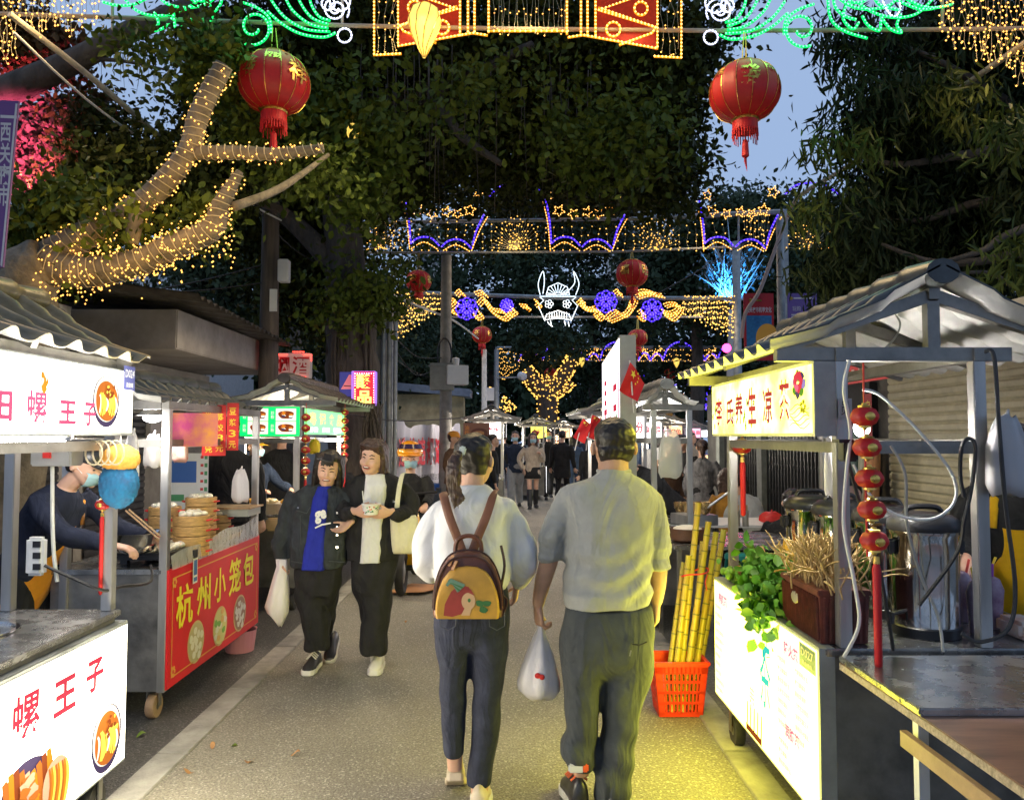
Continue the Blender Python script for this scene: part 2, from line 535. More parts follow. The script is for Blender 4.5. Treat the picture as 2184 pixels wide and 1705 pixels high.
# ================================================================ ground
def asphalt(name, dark, light, stone, sc_=1.0):
    m = bpy.data.materials.new(name); m.use_nodes = True
    nt = m.node_tree; b = nt.nodes['Principled BSDF']; N = nt.nodes.new; L = nt.links.new
    t = N('ShaderNodeTexCoord')
    big = N('ShaderNodeTexNoise'); big.inputs['Scale'].default_value = 0.9; big.inputs['Detail'].default_value = 6
    fine = N('ShaderNodeTexNoise'); fine.inputs['Scale'].default_value = 85 * sc_; fine.inputs['Detail'].default_value = 3; fine.inputs['Roughness'].default_value = .7
    vor = N('ShaderNodeTexVoronoi'); vor.inputs['Scale'].default_value = 120 * sc_
    for n in (big, fine, vor): L(t.outputs['Object'], n.inputs['Vector'])
    r1 = N('ShaderNodeValToRGB'); r1.color_ramp.elements[0].color = (*dark, 1); r1.color_ramp.elements[1].color = (*light, 1)
    r1.color_ramp.elements[0].position = .36; r1.color_ramp.elements[1].position = .66
    L(fine.outputs['Fac'], r1.inputs['Fac'])
    r2 = N('ShaderNodeValToRGB'); r2.color_ramp.elements[0].color = (.72, .72, .72, 1); r2.color_ramp.elements[1].color = (1.2, 1.18, 1.12, 1)
    r2.color_ramp.elements[0].position = .3; r2.color_ramp.elements[1].position = .7
    L(big.outputs['Fac'], r2.inputs['Fac'])
    mx = N('ShaderNodeMix'); mx.data_type = 'RGBA'; mx.blend_type = 'MULTIPLY'; mx.inputs['Factor'].default_value = 1
    L(r1.outputs['Color'], mx.inputs['A']); L(r2.outputs['Color'], mx.inputs['B'])
    # scattered pale stones
    sp = N('ShaderNodeValToRGB'); sp.color_ramp.elements[0].position = .90; sp.color_ramp.elements[1].position = .95
    sep = N('ShaderNodeSeparateColor'); L(vor.outputs['Color'], sep.inputs['Color']); L(sep.outputs['Red'], sp.inputs['Fac'])
    m2 = N('ShaderNodeMix'); m2.data_type = 'RGBA'; L(sp.outputs['Color'], m2.inputs['Factor'])
    L(mx.outputs['Result'], m2.inputs['A']); m2.inputs['B'].default_value = (*stone, 1)
    L(m2.outputs['Result'], b.inputs['Base Color'])
    b.inputs['Roughness'].default_value = .62
    bp = N('ShaderNodeBump'); bp.inputs['Strength'].default_value = .9; bp.inputs['Distance'].default_value = .012
    L(fine.outputs['Fac'], bp.inputs['Height']); L(bp.outputs['Normal'], b.inputs['Normal'])
    return m
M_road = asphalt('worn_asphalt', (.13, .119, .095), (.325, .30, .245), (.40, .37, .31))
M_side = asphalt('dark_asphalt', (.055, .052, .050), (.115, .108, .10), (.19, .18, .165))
M_pave = asphalt('pavement_cement', (.10, .095, .085), (.2, .19, .17), (.26, .25, .22))
M_strip = mat('concrete_strip', (.30, .285, .25), .85, noise=.3, nscale=5, bump=.5, bscale=70, bdist=.01)

def sheet(name, pts, z, m):
    mb = MB(); mb.add([(x, y, z) for x, y in pts], [tuple(range(len(pts)))])
    return struct(mb.build(name, m))
sheet('road', [(-90, -20), (90, -20), (90, 170), (-90, 170)], 0.0, M_road)
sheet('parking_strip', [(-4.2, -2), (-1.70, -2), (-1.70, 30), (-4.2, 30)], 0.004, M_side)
sheet('left_pavement', [(-9, -2), (-4.2, -2), (-4.2, 40), (-9, 40)], 0.006, M_pave)
mb = MB()
y = -1.0
while y < 22:
    L_ = 0.99
    mb.box((-1.69, y + L_ / 2, .004), (.155, L_, .014)); y += 1.0
struct(mb.build('kerb_strip', M_strip, bevel=.004))
sheet('right_pavement', [(1.24, -2), (9, -2), (9, 22), (1.24, 22)], 0.004, M_pave)
mb = MB(); y = -1.0
while y < 14:
    mb.box((1.165, y + .495, .006), (.15, .985, .02)); y += 1.0
struct(mb.build('gutter_strip', M_strip, bevel=.004))
# fallen leaves and litter on the asphalt
M_leaf_fallen = mat('fallen_leaf', (.16, .24, .03), .6, noise=.3)
M_leaf_dry = mat('dry_leaf', (.30, .15, .05), .7, noise=.3)
for i, (px, py, dry) in enumerate([(312, 1568, 0), (455, 1590, 1), (500, 1595, 0), (520, 1625, 1), (1010, 1530, 1), (705, 1350, 1), (865, 1330, 1), (640, 1610, 1), (390, 1648, 1)]):
    p = PZ(px, py); a = rng.uniform(0, 6.28); s = rng.uniform(.035, .055)
    mb = MB()
    pts = []
    for k in range(9):
        t = k / 8; wv = math.sin(math.pi * t) ** .8 * .3 * s
        pts.append((t * s, wv, .012 + .012 * math.sin(t * 4 + i)))
    top = [Vector(q) for q in pts]; bot = [Vector((q[0], -q[1], q[2] + .003)) for q in pts]
    rot = Matrix.Rotation(a, 3, 'Z')
    mb.add([p + rot @ q for q in top + bot], [(k, k + 1, 9 + k + 1, 9 + k) for k in range(8)])
    o = mb.build('fallen_leaf', M_leaf_dry if dry else M_leaf_fallen)
    tag(o, ['small fallen green leaf on dark asphalt beside the noodle stall wheel', 'brown dry leaf on the asphalt right of the pale strip', 'green leaf lying on the asphalt near the pale strip',
            'curled tan leaf on the asphalt below the green one', 'dry leaf between the backpack woman and the strip', 'tan dry leaf by the black and white sneaker', 'dry orange leaf right of the cream sneaker',
            'dry leaf in the lower middle of the road', 'dark dry leaf lying across the pale kerb strip'][i], 'leaf', 'fallen leaves on the road')
# ================================================================ market stalls
def roof_slope(mb, x_r, z_r, x_e, z_e, y0, y1, period=.155, amp=.03, steps=3, sag=.03, m_top=0, m_bot=1, nv=15, res=10):
    nu = max(8, int((y1 - y0) / period * res))
    top = []; bot = []
    d = Vector((x_e - x_r, 0, z_e - z_r)); nrm = Vector((-d.z, 0, d.x)).normalized()
    if nrm.z < 0: nrm = -nrm
    for j in range(nv + 1):
        v = j / nv
        stp = (v * steps) % 1.0 if j < nv else 1.0
        for i in range(nu + 1):
            y = y0 + (y1 - y0) * i / nu
            c = math.cos(2 * math.pi * (y - y0) / period)
            wv = amp * max(0.0, c) ** .8 - amp * .25 * max(0, -c)
            q = Vector((x_r + d.x * v, y, z_r + d.z * v - sag * math.sin(math.pi * v))) + nrm * (wv + .014 * (stp if j else 0))
            top.append(q); bot.append(q - nrm * .007)
    n = nu + 1; fs = []
    for j in range(nv):
        for i in range(nu):
            fs.append((j * n + i, j * n + i + 1, (j + 1) * n + i + 1, (j + 1) * n + i))
    mb.add(top, fs, m_top); mb.add(bot, [f[::-1] for f in fs], m_bot)
    edge = []
    for (A, B) in (([nv * n + i for i in range(n)], None), ([j * n for j in range(nv + 1)], None), ([j * n + nu for j in range(nv + 1)], None)):
        b = len(mb.v)
        mb.v.extend([top[i] for i in A] + [bot[i] for i in A])
        for k in range(len(A) - 1):
            mb.f.append([b + k, b + k + 1, b + len(A) + k + 1, b + len(A) + k]); mb.m.append(m_top)

def caster(root, c, r=.075, mw=None):
    mb = MB()
    mb.bar((c[0] - .035, c[1], r), (c[0] - .035, c[1], r * 2 + .06), .006, .03)
    mb.bar((c[0] + .035, c[1], r), (c[0] + .035, c[1], r * 2 + .06), .006, .03)
    mb.box((c[0], c[1], r * 2 + .065), (.09, .09, .012))
    wh = mb.build('caster_bracket', M_steel_d, root)
    mb = MB(); w_ = .024
    mb.lathe([(r * .55, -w_), (r * .93, -w_), (r, -w_ * .55), (r, w_ * .55), (r * .93, w_), (r * .55, w_)], (c[0], c[1], r), 24, axis=(1, 0, 0))
    mb.build('tyre', mw or M_rubber, wh, smooth=True)
    mb = MB(); mb.lathe([(.012, -w_ - .004), (r * .56, -w_ * .7), (r * .56, w_ * .7), (.012, w_ + .004)], (c[0], c[1], r), 16, axis=(1, 0, 0))
    mb.build('hub', M_steel_d, wh, smooth=True)

def stall(name, label, xf, sd, y0, y1, zc=.85, zb=.22, ze=1.88, zr=2.16, pf=.11, pb=.60, depth=.66, over=.15, ridge=.42, back=.95,
          tile=None, under=None, body=None, wheels=True, posts_low=False, period=.155, amp=.03, end_over=.06, group='market food stalls', mw=None, post_m=None, beams_m=None):
    X = lambda a: xf + sd * a
    tile = tile or M_tile_b; under = under or M_under; body = body or M_steel_d
    root = thing(name, label, 'market stall', (X(depth / 2), (y0 + y1) / 2, 0), group=group)
    L = y1 - y0
    mb = MB(); mb.box((X(depth / 2 + .02), (y0 + y1) / 2, (zb + zc - .03) / 2), (depth - .04, L - .05, zc - .03 - zb))
    mb.build('cart_body', body, root, bevel=.004)
    mb = MB(); mb.box((X(depth / 2 + .02), (y0 + y1) / 2, zc - .015), (depth - .01, L - .01, .028)); mb.build('worktop', M_steel_top, root, bevel=.004)
    pm = post_m or M_steel; bmtl = beams_m or M_steel_d
    z0 = zb if posts_low else zc + .0005
    for a in (pf, pb):
        for yy in (y0 + .03, y1 - .03):
            mb = MB(); mb.box((X(a), yy, (z0 + ze) / 2), (.045, .045, ze - z0)); mb.build('post', pm, root, bevel=.003)
    mb = MB()
    for a in (pf, pb): mb.box((X(a), (y0 + y1) / 2, ze + .0225), (.043, L, .045))
    for yy in (y0 + .03, y1 - .03): mb.box((X((pb + .12 - over + .03) / 2), yy, ze + .024), (pb + .12 + over - .03, .04, .05))
    mb.box((X(pb), (y0 + y1) / 2, 1.57), (.035, L - .1, .04))
    mb.box((X(pf), (y0 + y1) / 2, 1.56), (.035, L - .1, .04))
    for yy in (y0 + .03, y1 - .03): mb.box((X((pf + pb) / 2), yy, 1.56), (pb - pf - .05, .035, .045))
    mb.build('frame_beams', bmtl, root)
    mb = MB()
    for yy in (y0 + .03, (y0 + y1) / 2, y1 - .03):
        mb.box((X(ridge), yy, (ze + .047 + zr - .06) / 2), (.045, .038, zr - .06 - ze - .047))
        mb.bar((X(-over + .03), yy, ze + .045), (X(ridge - .02), yy, zr - .045), .036, .045)
        mb.bar((X(back - .03), yy, ze + .045), (X(ridge + .02), yy, zr - .045), .036, .045)
    mb.box((X(ridge), (y0 + y1) / 2, zr - .035), (.04, L, .04))
    mb.build('roof_truss', bmtl, root)
    mb = MB()
    roof_slope(mb, X(ridge), zr + .03, X(-over), ze + .035, y0 - end_over, y1 + end_over, period, amp)
    roof_slope(mb, X(ridge), zr + .03, X(back), ze + .035, y0 - end_over, y1 + end_over, period, amp)
    rf = mb.build('tiled_roof', [tile, under], root, smooth=True, fix=False)
    mb = MB(); n = max(6, int((y1 - y0 + 2 * end_over) / .22))
    pts = []; rr = []
    for i in range(n * 6 + 1):
        t = i / (n * 6); pts.append((X(ridge), y0 - end_over + t * (y1 - y0 + 2 * end_over), zr + .035)); rr.append((.06 + .018 * ((i % 6) / 5), .045 + .016 * ((i % 6) / 5)))
    mb.tube(pts, rr, 12, up=(1, 0, 0)); mb.build('ridge_cap', tile, rf, smooth=True)
    if wheels:
        for a in (.09, depth - .08):
            for yy in (y0 + .09, y1 - .09): caster(root, (X(a), yy), min(.075, zb / 2.4), mw)
    return root

def food_bowl(board, mb, x, y, rx, ry, a0=0.0, M=dict(ring=0, broth=1, noodle=2, top=3, pale=4)):
    """a printed picture of a bowl of noodles"""
    board.disc(mb, x, y - ry * .06, rx * 1.02, ry * 1.04, .0025, M['ring'], wob=.02)
    board.disc(mb, x - rx * .02, y + ry * .03, rx * .93, ry * .90, .0035, M['pale'])
    board.disc(mb, x, y - ry * .05, rx * .84, ry * .80, .0045, M['broth'], wob=.03, a0=a0)
    r = random.Random(int(a0 * 100) + 3)
    for k in range(11):
        t0 = r.uniform(-1, 1)
        pts = [(x + rx * (-.62 + .115 * k + .25 * s * (1 - s) * 2 + t0 * .05), y + ry * (.18 - .72 * s + .1 * math.sin(3 * s + k))) for s in np.linspace(0, 1, 8)]
        pts = [(x + (a - x) * (1 if abs(a - x) < rx * .7 else .8), b) for a, b in pts]
        board.strip(mb, pts, rx * .13, .0055 + .0003 * k, M['noodle'] if k % 5 else M['pale'])
    for k in range(14):
        a, b = x + r.gauss(.02, .22) * rx, y + ry * r.gauss(.28, .18)
        board.disc(mb, a, b, rx * r.uniform(.05, .12), ry * r.uniform(.04, .10), .0095 + .0002 * k, M['top'] if k % 4 else M['noodle'], n=9, wob=.2, a0=k)

# ---------------------------------------------------------------- noodle stall D024 (left foreground)
XA = -1.66
S1 = stall('noodle_stall', 'noodle stall D024 with glowing white sign and white front panel at the left edge', XA, -1, 2.02, 3.44, pf=.07, pb=.50, depth=.66, over=.03, ridge=.46, back=.95,
           tile=M_tile_a, zb=.20, ze=1.885, zr=2.17, period=.19, amp=.034)
mb = MB(); mb.box((XA - .045, 2.735, 1.745), (.085, 1.43, .285)); sg = mb.build('sign_box', M_galv, S1, bevel=.003)
bd = Board((XA, 2.02, 1.605), (0, 1, 0), (0, 0, 1), (1, 0, 0))
mb = MB(); bd.rect(mb, .012, .012, 1.406, .262, .0015); mb.build('sign_face', G_white, sg)
mb = MB()
bd.text(mb, '田', .46, .045, .125, .10, m=0, bold=.03)
bd.text(mb, '螺', .66, .04, .125, .115, m=0, bold=.022)
bd.text(mb, '王', .855, .04, .115, .09, m=0, bold=.036)
bd.text(mb, '子', 1.02, .035, .09, .095, m=0, bold=.034)
bd.text(mb, '王', 1.362, .16, .026, .030, m=1); bd.text(mb, '福', 1.362, .105, .026, .030, m=1); bd.text(mb, '家', 1.362, .055, .026, .030, m=1)
for k in range(5): bd.disc(mb, .76 + .012 * math.cos(k * 1.2), .19 + .02 * math.sin(k * 1.3), .016, .022, .003 + k * .0004, 2 + k % 2, n=10, wob=.3, a0=k)
mb.build('lettering', [E_pink, E_dark, E_orange, E_pale], sg, fix=False)
mb = MB(); food_bowl(bd, mb, 1.195, .145, .105, .105, 1.0); mb.build('food_picture', [E_dark, E_broth, E_yel, E_brown, E_pale], sg, fix=False)
mb = MB(); b2 = Board((XA + .004, 3.345, 1.80), (0, 1, 0), (0, 0, 1), (1, 0, 0))
b2.rect(mb, 0, 0, .1, .105, .003, 0); b2.text(mb, 'D024', .012, .055, .078, .034, .005, 1); b2.text(mb, '美食摊', .02, .012, .06, .022, .005, 1)
mb.build('number_tag', [mat('tag_blue', (.06, .07, .22), .5), M_white], S1, fix=False)
# front panel
mb = MB(); mb.box((XA - .03, 2.735, .50), (.056, 1.43, .60)); pn = mb.build('front_light_box', M_galv, S1, bevel=.003)
bp_ = Board((XA, 2.02, .20), (0, 1, 0), (0, 0, 1), (1, 0, 0))
mb = MB(); bp_.rect(mb, .012, .014, 1.406, .57, .0015); mb.build('panel_face', G_white, pn)
mb = MB()
bp_.text(mb, '田', .36, .37, .17, .15, m=0, bold=.026); bp_.text(mb, '螺', .63, .365, .16, .155, m=0, bold=.02)
bp_.text(mb, '王', .87, .37, .15, .13, m=0, bold=.034); bp_.text(mb, '子', 1.09, .38, .13, .13, m=0, bold=.034)
for k, ch in enumerate('田螺煲'): bp_.text(mb, ch, 1.06, .235 - .082 * k, .036, .05, m=1)
for k, ch in enumerate('鸭脚煲'): bp_.text(mb, ch, .50, .20 - .075 * k, .034, .045, m=1)
bp_.text(mb, '田田', 1.2, .36, .07, .03, m=1)
mb.build('lettering', [E_red, E_dark], pn, fix=False)
mb = MB(); food_bowl(bp_, mb, 1.262, .165, .118, .132, 2.0)
bp_.disc(mb, .74, .14, .17, .15, .0025, 0, wob=.05, a0=1)
for k in range(9):
    pts = [(.60 + .03 * k + .05 * s, .26 - .22 * s + .02 * math.sin(5 * s + k)) for s in np.linspace(0, 1, 8)]
    bp_.strip(mb, pts, .04, .004 + .0006 * k, (1, 5, 3, 1, 6, 5, 1, 3, 5)[k])
for k in range(14): bp_.disc(mb, .72 + .05 * math.sin(k * 2.3), .15 + .07 * math.cos(k * 1.7), .03, .018, .0098 + .0003 * k, (1, 5, 3, 6)[k % 4], n=10, wob=.25, a0=k)
bp_.disc(mb, .885, .125, .085, .115, .0145, 6, wob=.04)
for k in range(9): bp_.strip(mb, [(.835 + .013 * k + .012 * math.sin(4 * s), .21 - .16 * s) for s in np.linspace(0, 1, 6)], .016, .0155 + .0003 * k, (1, 5, 2)[k % 3])
mb.build('food_picture', [E_dark, E_broth, E_yel, E_brown, E_pale, E_orange, glow('lit_salmon_ink', (1, .5, .3), .9)], pn, fix=False)
# wells in the counter and the tube lamp
for (yy, xx, r) in ((3.02, -.40, .155), (2.55, -.25, .17)):
    mb = MB(); mb.lathe([(r, .8505), (r + .012, .853), (r + .012, .858), (r - .004, .858), (r - .012, .80), (.02, .795)], (XA + xx, yy, 0), 32, cap=False)
    mb.build('pot_well', M_chrome, S1, smooth=True)
mb = MB(); mb.tube([(XA - .09, 2.05, 1.575), (XA - .09, 3.07, 1.575)], .0135, 12); mb.tube([(XA - .09, 2.02, 1.602), (XA - .09, 3.1, 1.602)], .008, 6, m=1)
mb.build('tube_lamp', [G_tube, M_white], S1)
def cable(name, pts, r, m, label, cat='cable', group=None, n=8, cn=6):
    mb = MB(); mb.tube(catmull(pts, n), r, cn); o = mb.build(name, m, smooth=True); return tag(o, label, cat, group)
o = thing('power_box', 'grey electric box with looping wires hung under the white sign', 'electric box', P(140, 985, 3.3))
mb = MB(); mb.box(P(122, 975, 3.3), (.17, .10, .07)); mb.build('box_housing', mat('grey_paint', (.35, .35, .34), .5, noise=.1), o, bevel=.006)
mb = MB(); mb.box(P(100, 970, 3.24), (.03, .012, .025)); mb.build('switch', M_red, o)
mb = MB()
for k in range(4):
    c = P(200 + 14 * k, 965, 3.24)
    mb.tube([c + Vector((.035 * math.cos(t), .006 * k, .05 * math.sin(t))) for t in np.linspace(0, 6.28, 18)], .004, 5)
mb.build('wire_loop', mat('tan_wire', (.5, .42, .28), .5), o, smooth=True)
cable('white_cable', [P(112, 940, 3.31), P(112, 1100, 3.31), P(115, 1180, 3.31), P(122, 1240, 3.31)], .008, M_wire_w, 'two white cables running down beside the noodle stall post', 'cable')
o = thing('power_strip', 'white power strip with sockets tied to the noodle stall post', 'power strip', P(78, 1200, 3.33))
mb = MB(); mb.box(P(78, 1185, 3.30), (.075, .045, .16)); mb.build('strip_housing', M_white, o, bevel=.012)
mb = MB()
for k in range(3): mb.box(P(78, 1160 + 24 * k, 3.275), (.03, .006, .025))
mb.build('socket', M_black, o)
cable('black_cord', [P(95, 1205, 3.28), P(150, 1230, 3.3), P(220, 1258, 3.35), P(260, 1250, 3.6), P(320, 1240, 4.0), P(322, 1205, 4.3)], .007, M_wire_b, 'black cord from the white power strip to the griddle', 'cord')

# ---------------------------------------------------------------- steamed bun stall (red panel)
XB = -1.93
S2 = stall('bun_stall', 'steamed bun stall with red front panel and slate tiled roof', XB, -1, 4.43, 6.06, pf=.02, pb=.58, depth=.66, over=-.02, ridge=.40, back=.9,
           zb=.165, ze=1.755, zr=1.93, posts_low=True, mw=M_tan_wheel, period=.14, amp=.028, end_over=.10)
mb = MB(); mb.box((XB + .006, 5.245, .51), (.014, 1.60, .665)); pn = mb.build('front_panel', mat('red_poster', (.62, .012, .018), .45, noise=.05), S2)
bp_ = Board((XB + .013, 4.445, .1775), (0, 1, 0), (0, 0, 1), (1, 0, 0))
mb = MB()
for (a, b, c, d) in ((.05, .05, 1.5, .008), (.05, .607, 1.5, .008), (.05, .058, .008, .549), (1.542, .058, .008, .549)): bp_.rect(mb, a, b, c, d, .002, 1)
for cx_, cy_ in ((.075, .08), (1.525, .08), (.075, .585), (1.525, .585)):
    for k in range(6): bp_.disc(mb, cx_ + .022 * math.cos(k), cy_ + .022 * math.sin(k), .012, .012, .0025 + .0003 * k, 1, n=8)
for ch, x, y, ww, hh in (('杭', .10, .30, .24, .25), ('州', .40, .315, .22, .23), ('小', .68, .33, .21, .22), ('笼', .95, .32, .24, .25), ('包', 1.24, .33, .23, .24)):
    bp_.text(mb, ch, x, y, ww, hh, .003, 0, bold=.022)
mb.build('lettering', [mat('yellow_print', (.85, .72, .03), .5), mat('gold_print', (.70, .33, .05), .5)], pn, fix=False)
mb = MB()
for x, kind in ((.40, 0), (.80, 1), (1.18, 2)):
    bp_.disc(mb, x, .165, .128, .128, .002, 0); bp_.disc(mb, x, .165, .115, .115, .003, (1, 2, 3)[kind])
    for k in range(13):
        a = k * 2.4; r_ = .03 * math.sqrt(k)
        if kind == 1: bp_.disc(mb, x + r_ * math.cos(a), .165 + r_ * math.sin(a), .03, .022, .004 + .0003 * k, (4, 5, 2, 6)[k % 4], n=9, wob=.2, a0=k)
        elif k < 11: bp_.disc(mb, x + r_ * math.cos(a), .165 + r_ * math.sin(a), .027, .024, .004 + .0003 * k, 4, n=12, wob=.08 if kind == 0 else .3, a0=k)
mb.build('food_picture', [mat('p_tan', (.62, .45, .2), .5), mat('p_straw', (.5, .42, .22), .5), mat('p_yel', (.66, .6, .25), .5), mat('p_brown', (.35, .2, .12), .5), mat('p_white', (.72, .68, .55), .5), mat('p_green', (.2, .42, .08), .5), mat('p_orange', (.7, .42, .15), .5)], pn, fix=False)
o = thing('hanging_tag', 'small blue and white card clipped to the top of the red panel', 'tag', PX(418, 1200, XB + .03))
mb = MB(); b3 = Board(PX(411, 1245, XB + .024), (0, 1, 0), (0, 0, 1), (1, 0, 0)); b3.rect(mb, 0, 0, .07, .17, 0, 0); b3.rect(mb, .01, .05, .05, .09, .002, 1); b3.rect(mb, .01, .012, .05, .025, .002, 1)
mb.build('card', [M_paper, mat('card_blue', (.06, .16, .42), .5)], o, fix=False)
mb = MB(); mb.box(PX(416, 1180, XB + .024), (.014, .05, .05)); mb.build('clip', M_black, o)
# clear plastic film across the front of the counter
mb = MB(); a = []; b = []
for i in range(25):
    t = i / 24; yy = 4.47 + 1.53 * t
    a.append(Vector((XB + .012 + .006 * math.sin(9 * t), yy, .92 + .07 * t + .012 * math.sin(14 * t)))); b.append(Vector((XB + .022, yy, .84)))
mb.loft([a, b], cap=False, closed_ring=False); o = mb.build('plastic_film', M_bagcl, smooth='all'); tag(o, 'crumpled clear plastic film stretched over the bun stall counter edge', 'plastic film')
# bamboo steamers
def steamer_stack(x, y, n, r, h, label, bun=0, z=.8505):
    o = thing('bamboo_steamer', label, 'steamer', (x, y, z), group='bamboo steamer stacks')
    for k in range(n):
        mb = MB(); zz = z + k * h
        mb.lathe([(r * .93, zz + .002), (r, zz + .004), (r, zz + h * .46), (r * 1.03, zz + h * .48), (r * 1.03, zz + h * .93), (r * .99, zz + h * .985), (r * .9, zz + h * .985), (r * .9, zz + h * .8), (.01, zz + h * .8)], (x, y, 0), 30)
        mb.build('steamer_tray', M_bamboo, o, smooth=True)
        for sx in (-1, 1):
            mb = MB(); mb.tube([(x + sx * r * 1.0, y - .035, zz + h * .5), (x + sx * (r + .018), y - .025, zz + h * .55), (x + sx * (r + .02), y + .01, zz + h * .55), (x + sx * r, y + .02, zz + h * .5)], .006, 6)
            mb.build('red_handle', M_red, o, smooth=True)
    mb = MB(); rr_ = random.Random(n * 7 + bun)
    for k in range(10 if bun else 16):
        a = k * 2.4; q = r * .72 * math.sqrt((k + .3) / (10 if bun else 16))
        mb.ball((x + q * math.cos(a), y + q * math.sin(a), z + n * h + .006), (.028, .022, .018 + (.012 if bun and k < 4 else 0)), n=10, k=6, rot=Matrix.Rotation(rr_.uniform(0, 3), 3, 'Z'))
    mb.build('dumplings', M_bun, o, smooth='all')
def atz(px, py, z):
    return PZ(px, py, z)
steamer_stack(P(350, 1180, 5.15).x, 5.15, 5, .098, .058, 'bamboo steamer stack with red handles partly behind the near post', 0)
steamer_stack(P(407, 1180, 4.95).x, 4.95, 4, .107, .0635, 'shorter bamboo steamer stack topped with white dumplings in front', 1)
steamer_stack(P(427, 1180, 5.5).x, 5.5, 5, .102, .065, 'tallest bamboo steamer stack with a full top tray behind', 0)
steamer_stack(P(465, 1180, 5.75).x, 5.75, 3, .085, .06, 'bamboo steamer stack at the back right of the bun counter', 0)
# griddle with dumplings, mixing bowl, cup, tray, pot lid
o = thing('griddle', 'black electric griddle carrying a row of white dumplings', 'griddle', P(340, 1195, 4.6))
c = PX(330, 1190, XB - .14); c.z = .89
mb = MB(); mb.box((XB - .20, 4.78, .895), (.30, .42, .03)); mb.box((XB - .20, 4.78, .915), (.33, .45, .012)); mb.build('griddle_plate', M_black, o, bevel=.008)
mb = MB()
for sx in (-.12, .12):
    for sy in (-.16, .16): mb.box((XB - .20 + sx, 4.78 + sy, .866), (.04, .04, .03))
mb.build('foot', M_black, o)
mb = MB()
for i in range(8):
    for j in range(4): mb.ball((XB - .09 - .07 * j, 4.60 + .05 * i, .935), (.032, .026, .022), n=10, k=6)
o2 = mb.build('dumplings', M_bun, smooth='all'); tag(o2, 'rows of pale dumplings frying on the black griddle', 'dumplings')
c = P(290, 1145, 4.55); c.z = .852
mb = MB(); mb.lathe([(.05, 0), (.09, .015), (.125, .06), (.15, .12), (.156, .124), (.146, .12), (.12, .062), (.085, .02), (.01, .012)], P(290, 1170, 4.5).xy.to_3d() + Vector((0, 0, .93)), 32, cap=False)
o = mb.build('mixing_bowl', M_chrome, smooth=True); tag(o, 'round stainless mixing bowl under the vendor hands', 'bowl')
mb = MB(); mb.lathe([(.045, 0), (.06, .13), (.064, .135), (.058, .13), (.043, .006), (.005, .005)], (XB - .16, 5.32, .851), 24, cap=False)
o = mb.build('tumbler', mat('pale_green_plastic', (.6, .66, .42), .3, alpha=.8), smooth=True); tag(o, 'pale yellow green plastic cup in front of the steamers', 'cup')
mb = MB(); mb.box((XB - .2, 5.78, .875), (.28, .40, .05)); mb.box((XB - .2, 5.78, .902), (.31, .43, .006)); o = mb.build('steel_tray', M_chrome, bevel=.006); tag(o, 'shallow steel tray at the far end of the bun counter', 'tray')
mb = MB(); mb.lathe([(.13, 0), (.135, .012), (.10, .04), (.03, .055), (.005, .056)], (XB - .22, 5.02, .851), 28); mb.tube(catmull([(XB - .10, 5.0, .88), (XB - .13, 5.0, .94), (XB - .30, 5.0, .94), (XB - .33, 5.0, .88)], 5), .008, 8)
o = mb.build('pot_lid', M_chrome, smooth=True); tag(o, 'low round pot lid with an arched white handle beside the dumplings', 'lid')
# things hanging in the bun stall
def hang_bag(name, label, c, w_, h_, d_=.05, m=None, cat='plastic bag', flare=1.25, knot=True, group='plastic bags hanging on stalls', seed=1):
    r_ = random.Random(seed); rings = []
    for t in np.linspace(0, 1, 9):
        k = (.5 + .5 * min(1, t * 2.6) ** .7) * (1 + (flare - 1) * t)
        if t > .95: k *= .8
        ring = []
        for a in np.linspace(0, 2 * math.pi, 20, endpoint=False):
            q = 1 + .10 * math.sin(5 * a + seed) * (1 - .4 * t) + .06 * math.sin(9 * a + seed * 2)
            ring.append(Vector(c) + Vector((w_ / 2 * k * math.cos(a) * q, d_ / 2 * k * math.sin(a) * q, -h_ * t + .01 * math.sin(3 * a + seed))))
        rings.append(ring)
    mb = MB(); mb.loft(rings)
    if knot: mb.tube([Vector(c) + Vector((0, 0, -.01)), Vector(c) + Vector((.008, 0, .03))], [.012, .004], 6); mb.ball(Vector(c), .014, n=8, k=5)
    o = mb.build(name, m or M_bag, smooth='all'); return tag(o, label, cat, group)
hang_bag('plastic_bag', 'sheaf of pale plastic bags hung behind the near bun stall post', P(328, 928, 4.75), .11, .19, seed=2, flare=1.15)
hang_bag('plastic_bag', 'tied clear bag hanging from the far post of the bun stall', P(514, 1002, 5.75), .11, .23, .09, seed=3, flare=1.2)
hang_bag('plastic_bag', 'white bag dangling under the right end of the white sign', P(283, 925, 3.8), .07, .26, .03, seed=4, flare=1.0)
hang_bag('red_bag_bundle', 'red and white bundle of bags hanging above the notice board', P(384, 932, 4.9), .095, .15, .05, mat('red_bag', (.65, .08, .05), .5, col2=(.75, .72, .68), nscale=9), seed=5, flare=1.1)
b3 = Board(P(357, 1000, 5.9), (1, 0, 0), (0, 0, 1), (0, -1, 0))
mb = MB(); b3.rect(mb, 0, -.30, .31, .42, 0, 0); b3.rect(mb, .02, -.10, .20, .16, .002, 1); b3.rect(mb, .03, -.24, .10, .05, .002, 2)
for k in range(6): b3.rect(mb, .25, .08 - .06 * k, .022, .02, .002, 3); b3.rect(mb, .28, .075 - .06 * k, .022, .03, .002, 2)
b3.rect(mb, .24, -.25, .06, .008, .002, 2)
o = mb.build('notice_board', [M_paper, mat('n_blue', (.04, .12, .38), .5), mat('n_green', (.08, .3, .12), .5), mat('n_red', (.6, .05, .05), .5)], fix=False)
tag(o, 'white notice board with a blue poster behind the steamers', 'notice board')
b3 = Board(P(430, 970, 5.2), (.93, .36, 0), (0, 0, 1), (.36, -.93, 0))
